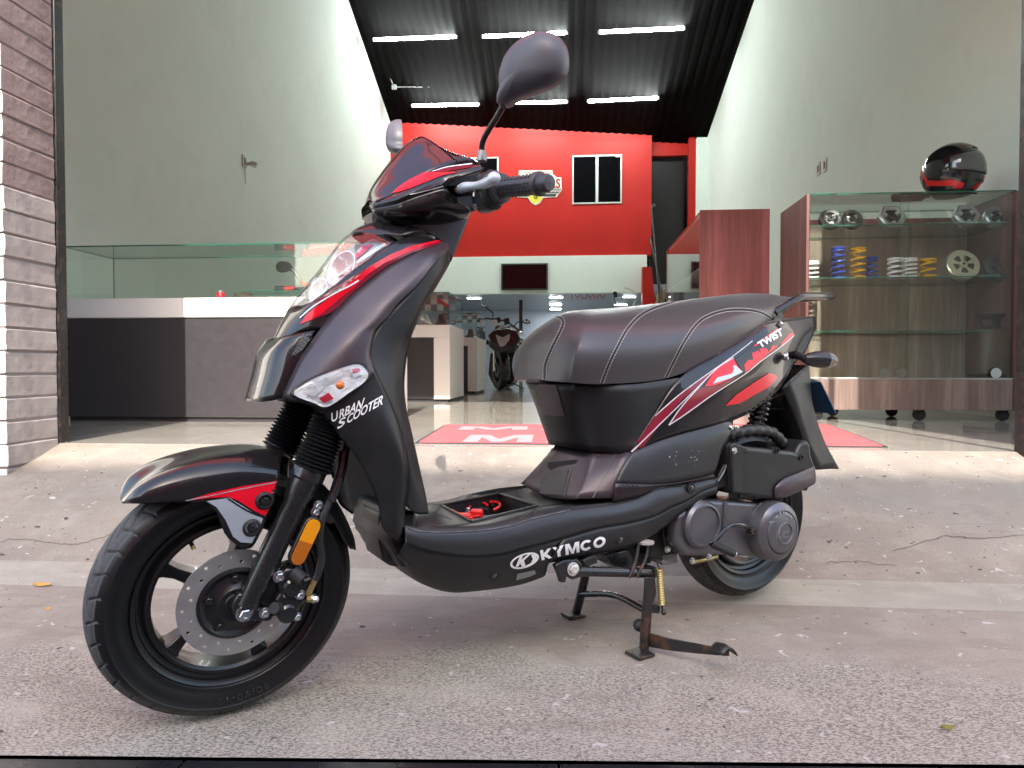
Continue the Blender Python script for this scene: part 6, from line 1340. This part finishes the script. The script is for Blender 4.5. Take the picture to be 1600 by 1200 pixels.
wrap('tail_reflector', [[(1132, 634), (1149, 617), (1178, 597), (1200, 583), (1210, 585), (1214, 590), (1203, 603), (1178, 617), (1155, 630)]], bt2, mat('red gloss patch', lin((214, 14, 40)), .2, coat=.5, spec=.3), tail, .0018)  # glossy red patch low on the tail side
MB().lathe(BK(1228, 557, .118), BK.l*.8+BK.e*.5, [(.011, -.004), (.0115, .004), (.008, .006), (.006, .003), (.001, .003)], 20).build('seat_lock', ZINC, SC)
gr_ = [(1210, 490, .10), (1216, 485, .10), (1236, 473, .10), (1250, 464.5, .098), (1262, 462.5, .092), (1283, 462.5, .075), (1294, 463, .052), (1297, 463, .0)]
p = [BK(*q) for q in gr_]; P = spline(p+[BK.mir(q) for q in p[-2::-1]], 5)
MB().tube(P, .0105, 14).build('grab_rail', mat('black chrome rail', (.05, .05, .052), .15, .7), SC); MB().lathe(P[0], P[0]-P[1], [(.0085, .0005), (.0085, .001), (.001, .001)], 14).build('rail_opening', mat('dark brown paint', lin((60, 40, 30)), .5), SC)
slab('rail_bracket', [(1211, 489), (1222, 484), (1226, 492), (1222, 503), (1212, 506), (1208, 498)], .105, .075, STEELB, bevel=.004); MB().bolt(BK(1219, 508, .112), BK.l*.5+BK.n*.6, .0075, .01).build('rail_bolt', ZINC, SC)
for sg in (1, -1):
    T = (lambda q: q) if sg == 1 else BK.mir
    a, b = T(BK(1256, 561, .15)), T(BK(1297, 562, .168)); d = (b-a)/np.linalg.norm(b-a); L_ = np.linalg.norm(b-a); k = .0235
    t = part_empty('rear_turn_signal', (a+b)/2, SC)
    MB().lathe(a, d, [(.001, -.002), (k*.45, .002), (k*.72, L_*.18), (k*.93, L_*.45), (k, L_*.7), (k*.98, L_*.82), (k*.9, L_*.84)], 24).build('body', mat('grey black lamp body', (.022, .021, .024), .25), t)
    MB().lathe(a, d, [(k*.96, L_*.83), (k*.93, L_*.97), (k*.75, L_*1.10), (k*.4, L_*1.17), (.001, L_*1.19)], 24).build('lens', CLEAR, t); MB().lathe(a, d, [(k*.9, L_*.84), (k*.5, L_*.80), (.002, L_*.79)], 20).build('reflector', REFL, t)
    MB().tube([T(BK(1240, 553, .07)), T(BK(1250, 557, .12)), a+d*.006], [.013, .010, .009], 12).build('stem', RUBBER, t)
# rear mudguard, plate
rows = []
for f, r in (((1222, 606, .080), (1264, 570, .055)), ((1236, 632, .082), (1267, 602, .062)), ((1248, 664, .084), (1270, 632, .068)), ((1260, 700, .084), (1287, 686, .07)), ((1277, 734, .084), (1311, 732, .072))):
    pf, pr_ = BK(*f), BK(*r); c = pr_-BK.l*r[2]+BK.e*.004; rows.append([c, pr_-BK.l*.016+BK.e*.002, pr_, pf])
G = grid(sym3(rows), 3, 4, lin_u=True); MB().add(G.reshape(-1, 3), gridfaces(G)).build('rear_mudguard', MATTE, SC, face=G.reshape(-1, 3).mean(0)+BK.e*9, solid=.005, angle=30)
slab('mudguard_strut', [(1184, 640), (1206, 621), (1240, 606), (1264, 578), (1268, 600), (1240, 640), (1220, 640)], -.03, -.09, MATTE, bevel=.006)
slab('plate_bracket', [(1264, 590), (1280, 594), (1276, 618), (1262, 622)], .03, -.03, STEELB, bevel=.003)
q0, q1 = BK(1283, 596, .085), BK(1307, 645, .085); MB().prism([q0, q1, BK.mir(q1), BK.mir(q0)], BK.n*-.003+BK.e*-.003).build('number_plate', mat('blue plate cover', lin((14, 60, 96)), .15, coat=1), SC, bevel=.001)
MB().lathe(BK(1276, 602, .05), BK.l, [(.001, 0), (.012, 0), (.012, .012), (.006, .018), (.001, .02)], 16).build('plate_lamp', BRASS, SC)
# ---------------------------------------------------------------- rear matte panel, engine, air box
rsp = panel('rear_lower_panel', [[(990, 700, .128), (1022, 684, .132), (1056, 668, .136), (1096, 655, .138), (1133, 645, .128), (1146, 650, .120)], [(986, 708, .146), (1022, 696, .152), (1052, 686, .157), (1092, 675, .160), (1133, 665, .158), (1144, 671, .156)], [(972, 732, .153), (1012, 724, .160), (1048, 714, .165), (1088, 704, .168), (1122, 697, .166), (1131, 698, .163)], [(962, 755, .156), (1000, 757, .162), (1040, 757, .166), (1080, 750, .168), (1112, 743, .166), (1117, 738, .164)]], SCUFF, nu=5, nv=4)
panel('vent_ledge', [[(962, 755, .157), (1000, 757, .163), (1040, 757, .167), (1080, 751, .169), (1116, 742, .167)], [(958, 784, .157), (1000, 777, .158), (1030, 762, .160), (1066, 758, .161), (1120, 748, .160)]], mat('plum black plastic', (.020, .012, .016), .35), nu=4, nv=3)
for i in range(4): tube('vent_fin', [(972+i*7.5, 756, .165), (974+i*7.5, 759, .168), (978+i*7.5, 760, .168)], .0016, MATTE, seg=6, n=3)
air = slab('air_box', [(1138, 694), (1146, 692), (1170, 698), (1205, 702), (1238, 705), (1246, 708), (1252, 692), (1262, 687), (1267, 695), (1269, 711), (1275, 728), (1276, 751), (1271, 760), (1250, 768), (1228, 777), (1203, 780), (1170, 776), (1144, 772), (1143, 760), (1142, 720)], .170, .06, MATTE, bevel=.010, bseg=3)
ba = bvh_of(air)
slab('air_box_flange', [(1142, 696), (1148, 692), (1168, 699), (1172, 708), (1164, 708), (1163, 772), (1146, 770), (1144, 732)], .176, .165, MATTE, bevel=.004)
panel('air_box_ridge', [[(1212, 779, .174), (1212, 762, .176), (1226, 748, .176), (1250, 738, .175), (1273, 728, .171)], [(1228, 777, .172), (1234, 768, .180), (1244, 760, .181), (1258, 752, .180), (1275, 745, .171)], [(1240, 772, .172), (1250, 768, .174), (1258, 764, .175), (1266, 760, .174), (1274, 755, .171)]], SATIN, mirror=False, nu=4, nv=3)
for x, y in ((1214, 704), (1252, 715), (1229, 771), (1258, 762)): MB().lathe(BK(x, y, .1715), BK.l, [(.008, -.003), (.008, .0022), (.005, .0022), (.004, -.002), (.001, -.002)], 16).build('box_screw', mat('recess black', (.006, .006, .007), .5), SC)
slab('side_bracket', [(1118, 756), (1124, 742), (1132, 726), (1137, 716), (1143, 718), (1143, 758), (1124, 764)], .150, .12, MATTE, bevel=.003)
tube('bracket_edge', [(1122, 752, .152), (1132, 735, .154), (1138, 716, .154)], .0022, ALU, seg=8); bolt('bracket_bolt', 1138, 716, .152, .006, .006); bolt('bracket_bolt', 1147, 704, .178, .006, .006)
pts = [(1128, 684, .12), (1150, 676, .13), (1180, 672, .13), (1205, 676, .125), (1220, 690, .12), (1228, 702, .11)]
P = spline([BK(*q) for q in pts], 8); rr = [.0145+(.0018 if i % 4 < 2 else -.0012) for i in range(len(P))]
MB().tube(P, rr, 16).build('air_hose', mat('hose rubber', (.018, .018, .019), .45), SC, angle=60)
slab('crankcase', [(1058, 806), (1074, 795), (1090, 788), (1105, 781), (1150, 783), (1192, 786), (1204, 800), (1208, 830), (1202, 860), (1186, 872), (1140, 867), (1105, 870), (1072, 869), (1056, 852)], .150, .03, CASEM, bevel=.010, bseg=3)
tube('case_rib', [(1134, 784, .152), (1132, 805, .152), (1129, 832, .152)], .0045, CASEM, seg=8); tube('case_rib', [(1188, 787, .152), (1178, 800, .152), (1174, 826, .152), (1176, 850, .152), (1182, 866, .152)], .003, CASEM, seg=8)
cb_ = BK(1094, 819, .150); MB().lathe(cb_, BK.l, [(.058, -.006), (.058, .010), (.052, .018), (.047, .019), (.046, .014), (.001, .014)], 40).build('pulley_cover', CASEM, SC)
cc_ = BK(1222, 832, .192); cov = MB().lathe(cc_, BK.l, [(.066, -.085), (.076, -.075), (.0785, -.05), (.0785, -.028), (.074, -.010), (.064, -.001), (.056, .001), (.054, -.003), (.052, .002), (.046, .0045), (.001, .005)], 56).build('clutch_cover', CASEM, SC, angle=30)
CL = mat('worn casting edge', (.20, .20, .215), .35, .6)
bcv = bvh_of(cov); MB().lathe(cc_-BK.n*.002+BK.e*.006, BK.l, [(.024, .004), (.025, .0075), (.0275, .0075), (.0285, .004)], 36).build('emblem_ring', CL, SC)
text_px('lettering', 'K', [(1212, 842), (1222, 841), (1221, 829), (1213, 830)], bcv, CL, cov, .03, 0, .001); text_px('lettering', 'C', [(1222, 842), (1233, 840), (1233, 829), (1222, 829)], bcv, CL, cov, .04, 0, .001)
for i, (ch, a) in enumerate(zip('KYMCO', (150, 122, 94, 66, 38))):
    cx, cy = 1222+19*math.cos(rad(a)), 830-30*math.sin(rad(a)); 
    ux, uy = math.sin(rad(a))*3.6, math.cos(rad(a))*3.6*1.2; vx, vy = math.cos(rad(a))*3.4, -math.sin(rad(a))*5.0
    text_px('lettering', ch, [(cx-ux-vx, cy-uy-vy), (cx+ux-vx, cy+uy-vy), (cx+ux+vx, cy+uy+vy), (cx-ux+vx, cy-uy+vy)], bcv, CL, cov, .03, 0, .001)
ks = tube('kick_lever', [(1171, 829, .165), (1164, 822, .178), (1150, 819, .184), (1138, 823, .184), (1126, 836, .184), (1116, 846, .182), (1108, 850, .178)], .0055, STEELB); bolt('kick_pivot', 1171, 829, .168, .0085, .014, RUST)
a, b = BK(1113, 850, .185), BK(1144, 864, .215); L_ = np.linalg.norm(b-a); pr = []
for i in range(11): f = L_*i/10; pr += [(.0085, f), (.0100, f+.003), (.0085, f+.006)]
MB().lathe(a, b-a, pr+[(.007, L_+.008), (.001, L_+.008)], 16).build('kick_pedal', RUBBER, SC); MB().lathe(b, b-a, [(.0065, .006), (.006, .010), (.001, .010)], 14).build('pedal_end', ZINC, SC)
slab('engine_block', [(1020, 812), (1052, 800), (1062, 830), (1060, 868), (1040, 880), (1015, 870)], .10, -.08, mat('sooty engine black', (.015, .014, .014), .55), bevel=.006)
for i in range(7): tube('cooling_fin', [(1036+i*3.2, 815+i*.5, .112), (1038+i*3.2, 840, .116), (1040+i*3, 862-i, .112)], .0022, STEELB, seg=6, n=3)
slab('engine_mount', [(1032, 866), (1058, 862), (1060, 880), (1036, 884)], .10, .0, mat('grey cast aluminium', (.28, .28, .28), .5, .7), bevel=.004)
tube('drain_pipe', [(1080, 878, .13), (1090, 876, .13), (1104, 873, .13), (1120, 869, .13)], .0062, BRASS); bolt('drain_bolt', 1081, 876, .135, .006, .008); bolt('case_bolt', 1107, 870, .15, .006, .008); bolt('case_bolt', 1042, 858, .12, .006, .008)
shk = part_empty('shock_absorber', BK(1186, 645, .10), SC); a, b = BK(1178, 676, .105), BK(1196, 604, .105); d = (b-a)/np.linalg.norm(b-a); L_ = np.linalg.norm(b-a); X = np.cross(d, BK.l); X /= np.linalg.norm(X); Y = np.cross(d, X)
MB().tube([a+d*L_*i/90+(X*math.cos(i*.62)+Y*math.sin(i*.62))*.020 for i in range(91)], .0042, 8).build('spring', STEELB, shk); MB().tube([a, b], .011, 12).build('damper', STEELB, shk); bolt('shock_bolt', 1141, 668, .155, .006, .008); bolt('shock_bolt', 1150, 667, .15, .005, .008)
# ---------------------------------------------------------------- centre stand and frame below
stn = part_empty('centre_stand', BK(960, 895, .1), SC); SB = STEELB
def stube(name, pts, r, m, seg=14, n=5): return MB().tube(spline([BK(*q) for q in pts], n), r, seg).build(name, m, stn)
stube('pivot_tube', [(897, 892, .15), (940, 893, .15), (980, 894, .15), (1014, 895, .15)], .0115, SB, 16)
MB().lathe(BK(1018, 895, .15), BK.l, [(.001, -.02), (.015, -.02), (.016, 0), (.012, .008), (.001, .01)], 18).build('pivot_end', SB, stn)
lg = stube('stand_leg', [(1014, 902, .15), (1013, 925, .152), (1011, 950, .155), (1008, 985, .158), (1006, 1018, .16)], [.011]*21, RUST)
MB().prism([BK(x, y, .168) for x, y in ((1009, 902), (1024, 902), (1026, 928), (1020, 945), (1017, 990), (1013, 1020), (1004, 1024), (1002, 985), (1008, 940))], BK.l*-.006).build('leg_plate', RUST, stn, bevel=.002)
fp = at_z(1002, 1021, .006); MB().hexa([fp-BK.e*.024-BK.l*.03-[0, 0, .005], fp+BK.e*.024-BK.l*.03-[0, 0, .005], fp+BK.e*.024+BK.l*.02-[0, 0, .005], fp-BK.e*.024+BK.l*.02-[0, 0, .005]], [fp-BK.e*.024-BK.l*.03+[0, 0, .002], fp+BK.e*.024-BK.l*.03+[0, 0, .002], fp+BK.e*.024+BK.l*.02+[0, 0, .002], fp-BK.e*.024+BK.l*.02+[0, 0, .002]]).build('foot', RUST, stn, bevel=.002)
stube('stand_leg', [(915, 896, -.06), (911, 915, -.075), (905, 940, -.095), (900, 958, -.11)], .0115, SB)
fp = at_z(899, 961, .005); MB().hexa([fp-BK.e*.03-BK.l*.02-[0, 0, .004], fp+BK.e*.02-BK.l*.02-[0, 0, .004], fp+BK.e*.02+BK.l*.02-[0, 0, .004], fp-BK.e*.03+BK.l*.02-[0, 0, .004]], [fp-BK.e*.035-BK.l*.02+[0, 0, .008], fp+BK.e*.02-BK.l*.02+[0, 0, .002], fp+BK.e*.02+BK.l*.02+[0, 0, .002], fp-BK.e*.035+BK.l*.02+[0, 0, .008]]).build('foot', RUST, stn, bevel=.002)
stube('cross_tube', [(1010, 955, .14), (960, 930, .02), (908, 928, -.08)], .008, SB)
a = [BK(1013, 1001, .165), BK(1045, 1008, .21), BK(1080, 1013, .26), BK(1110, 1017, .31), BK(1136, 1020, .345)]; hgt = [.019, .016, .013, .010, .008]
s = MB(); V = []
for p, h_ in zip(a, hgt): V += [p+BK.n*h_-BK.l*.007, p+BK.n*h_+BK.l*.007, p-BK.n*h_*.7+BK.l*.007, p-BK.n*h_*.7-BK.l*.007]
s.add(V, [(i*4+j, i*4+(j+1) % 4, i*4+4+(j+1) % 4, i*4+4+j) for i in range(4) for j in range(4)]+[(0, 1, 2, 3), (19, 18, 17, 16)]); s.build('foot_lever', RUST, stn, bevel=.003)
c0 = BK(1130, 1016, .34); rows = []
for f in np.linspace(-1, 1, 7): q = c0+BK.e*f*.022+BK.n*(.012-.016*f*f-.004*f); rows.append([q-BK.l*.018, q+BK.n*.003, q+BK.l*.02])
G = grid(rows, 2, 2); MB().add(G.reshape(-1, 3), gridfaces(G)).build('lever_pad', RUST, stn, face=c0+BK.n*9, solid=.003)
a, b = BK(1030, 888, .172), BK(1034, 944, .172); d = (b-a)/np.linalg.norm(b-a); L_ = np.linalg.norm(b-a); X = np.cross(d, BK.l); X /= np.linalg.norm(X); Y = np.cross(d, X)
MB().tube([a+d*L_*i/220+(X*math.cos(i*.6)+Y*math.sin(i*.6))*.0062 for i in range(221)], .0017, 6).build('return_spring', BRASS, stn)
stube('spring_hook', [(1030, 888, .172), (1027, 880, .172), (1031, 877, .172), (1034, 882, .172)], .0018, SB, 8); stube('spring_hook', [(1034, 944, .172), (1035, 952, .172), (1038, 956, .172)], .0022, SB, 8); MB().ball(BK(1037, 957, .172), .0065, 10, 8).build('hook_knob', SB, stn)
MB().prism([BK(x, y, .165) for x, y in ((1020, 944), (1032, 946), (1031, 959), (1018, 958))], BK.l*-.008).build('spring_tab', SB, stn, bevel=.002)
MB().ball(BK(999, 977, .15), .0145, 16, 10, BK.e).build('rubber_stop', RUBBER, stn)
slab('stand_bracket', [(868, 884), (880, 876), (902, 874), (910, 882), (908, 902), (894, 906), (886, 900), (884, 910), (878, 911), (874, 898)], .160, .145, STEELB, bevel=.002); bolt('stand_bolt', 895, 889, .161, .011, .009, mat('pale zinc', (.75, .74, .70), .35, .7))
slab('side_switch', [(911, 876), (926, 868), (934, 870), (934, 880), (915, 887)], .155, .12, MATTE, bevel=.003)
slab('frame_bracket', [(945, 866), (984, 858), (994, 888), (976, 894), (952, 880)], .09, .02, STEELB, bevel=.004)
MB().lathe(BK(1009, 849, .15), BK.n, [(.001, 0), (.019, 0), (.019, .005), (.001, .006)], 22).build('rod_plate', mat('worn pale steel', (.55, .48, .46), .45, .6), SC)
for x0, x1 in ((998, 983), (1013, 995)): tube('mount_rod', [(x0, 851, .15), (x0-3, 870, .155), (x1+5, 892, .162), (x1, 903, .162)], .0036, RUST, seg=8)
tube('frame_tube', [(1000, 870, .0), (1018, 862, .05), (1026, 840, .08)], .014, STEELB); slab('frame_foot', [(960, 846), (1010, 842), (1020, 880), (985, 890)], .05, -.05, mat('sooty engine black', (.015, .014, .014), .55), bevel=.006)
for x, y, l_ in ((772, 898, .139), (969, 843, .163), (1080, 762, .169)):
    MB().lathe(BK(x, y, l_), BK.l, [(.012, -.004), (.012, .001), (.0085, .001), (.008, -.003), (.001, -.003)], 20).build('skirt_recess', mat('recess black', (.006, .006, .007), .5), SC); MB().bolt(BK(x, y, l_-.002), BK.l, .0055, .004).build('skirt_screw', mat('dark zinc', (.22, .21, .2), .3, 1), SC)
# brand print on the skirt
cx, cy = 819, 875.5
el = lambda rx, ry, n=36: [(cx+rx*math.cos(t)+ry*.0*math.sin(t), cy-ry*math.sin(t)-.26*rx*math.cos(t)) for t in np.linspace(0, 2*math.pi, n, endpoint=False)]
o1, o2_ = el(22.5, 11.5), el(19, 8.8); n_ = len(o1)
for k in range(0, n_, 12): wrap('brand_print', [[o1[(k+i) % n_] for i in range(13)]+[o2_[(k+i) % n_] for i in range(12, -1, -1)]], bs, WHT, skirt, .0016, 6)
wrap('brand_print', [[(805, 885), (812, 868), (817, 866.5), (814, 874), (824, 866), (829, 865), (818, 875), (821, 884), (815, 885.5), (812, 879), (810, 884)], [(829, 866), (836, 866), (838, 873), (834, 880), (824, 884.5), (821, 883), (829, 879), (832, 873)]], bs, WHT, skirt, .0016, 6)
for P_ in heavy_px('KYMCO', [(846, 875), (945, 853), (946, 836.5), (843, 859.5)]): wrap('lettering', [P_], bs, WHT, skirt, .0016, 6)
wrap('worn_sticker', [[(808, 896), (835, 890), (837, 896), (826, 901), (806, 906)]], bs, mat('torn silver sticker', (.30, .30, .30), .4, .5), skirt, .0014)
wrap('brand_print', [strip_poly([(370, 951), (366, 957)], 3)], bvh_of(nl[0]), WHT, nl[0], .001) if 0 else None
bcl = bvh_of(cal); text_px('lettering', '04975', [(443, 933), (459, 930), (459, 924), (443, 927)], bcl, WHT, cal, .02)
blg = bvh_of(nl[0]); text_px('lettering', '00975', [(366, 955), (375, 936), (369, 932), (361, 951)], blg, WHT, nl[0], .03)
# scratches on the rear panel
br = bvh_of(rsp); polys = []
for i in range(15):
    x, y = random.uniform(1046, 1098), random.uniform(702, 728); a = random.uniform(0, 3.1); L_ = random.choice([.8, 1, 1.3, 2.6]); polys.append(strip_poly([(x, y), (x+L_*math.cos(a), y+L_*math.sin(a))], random.uniform(.7, 1.6)))
o = wrap('scratches', polys, br, mat('scratch grey', (.4, .4, .4), .7), rsp, .0008, 20); o['kind'] = 'stuff'
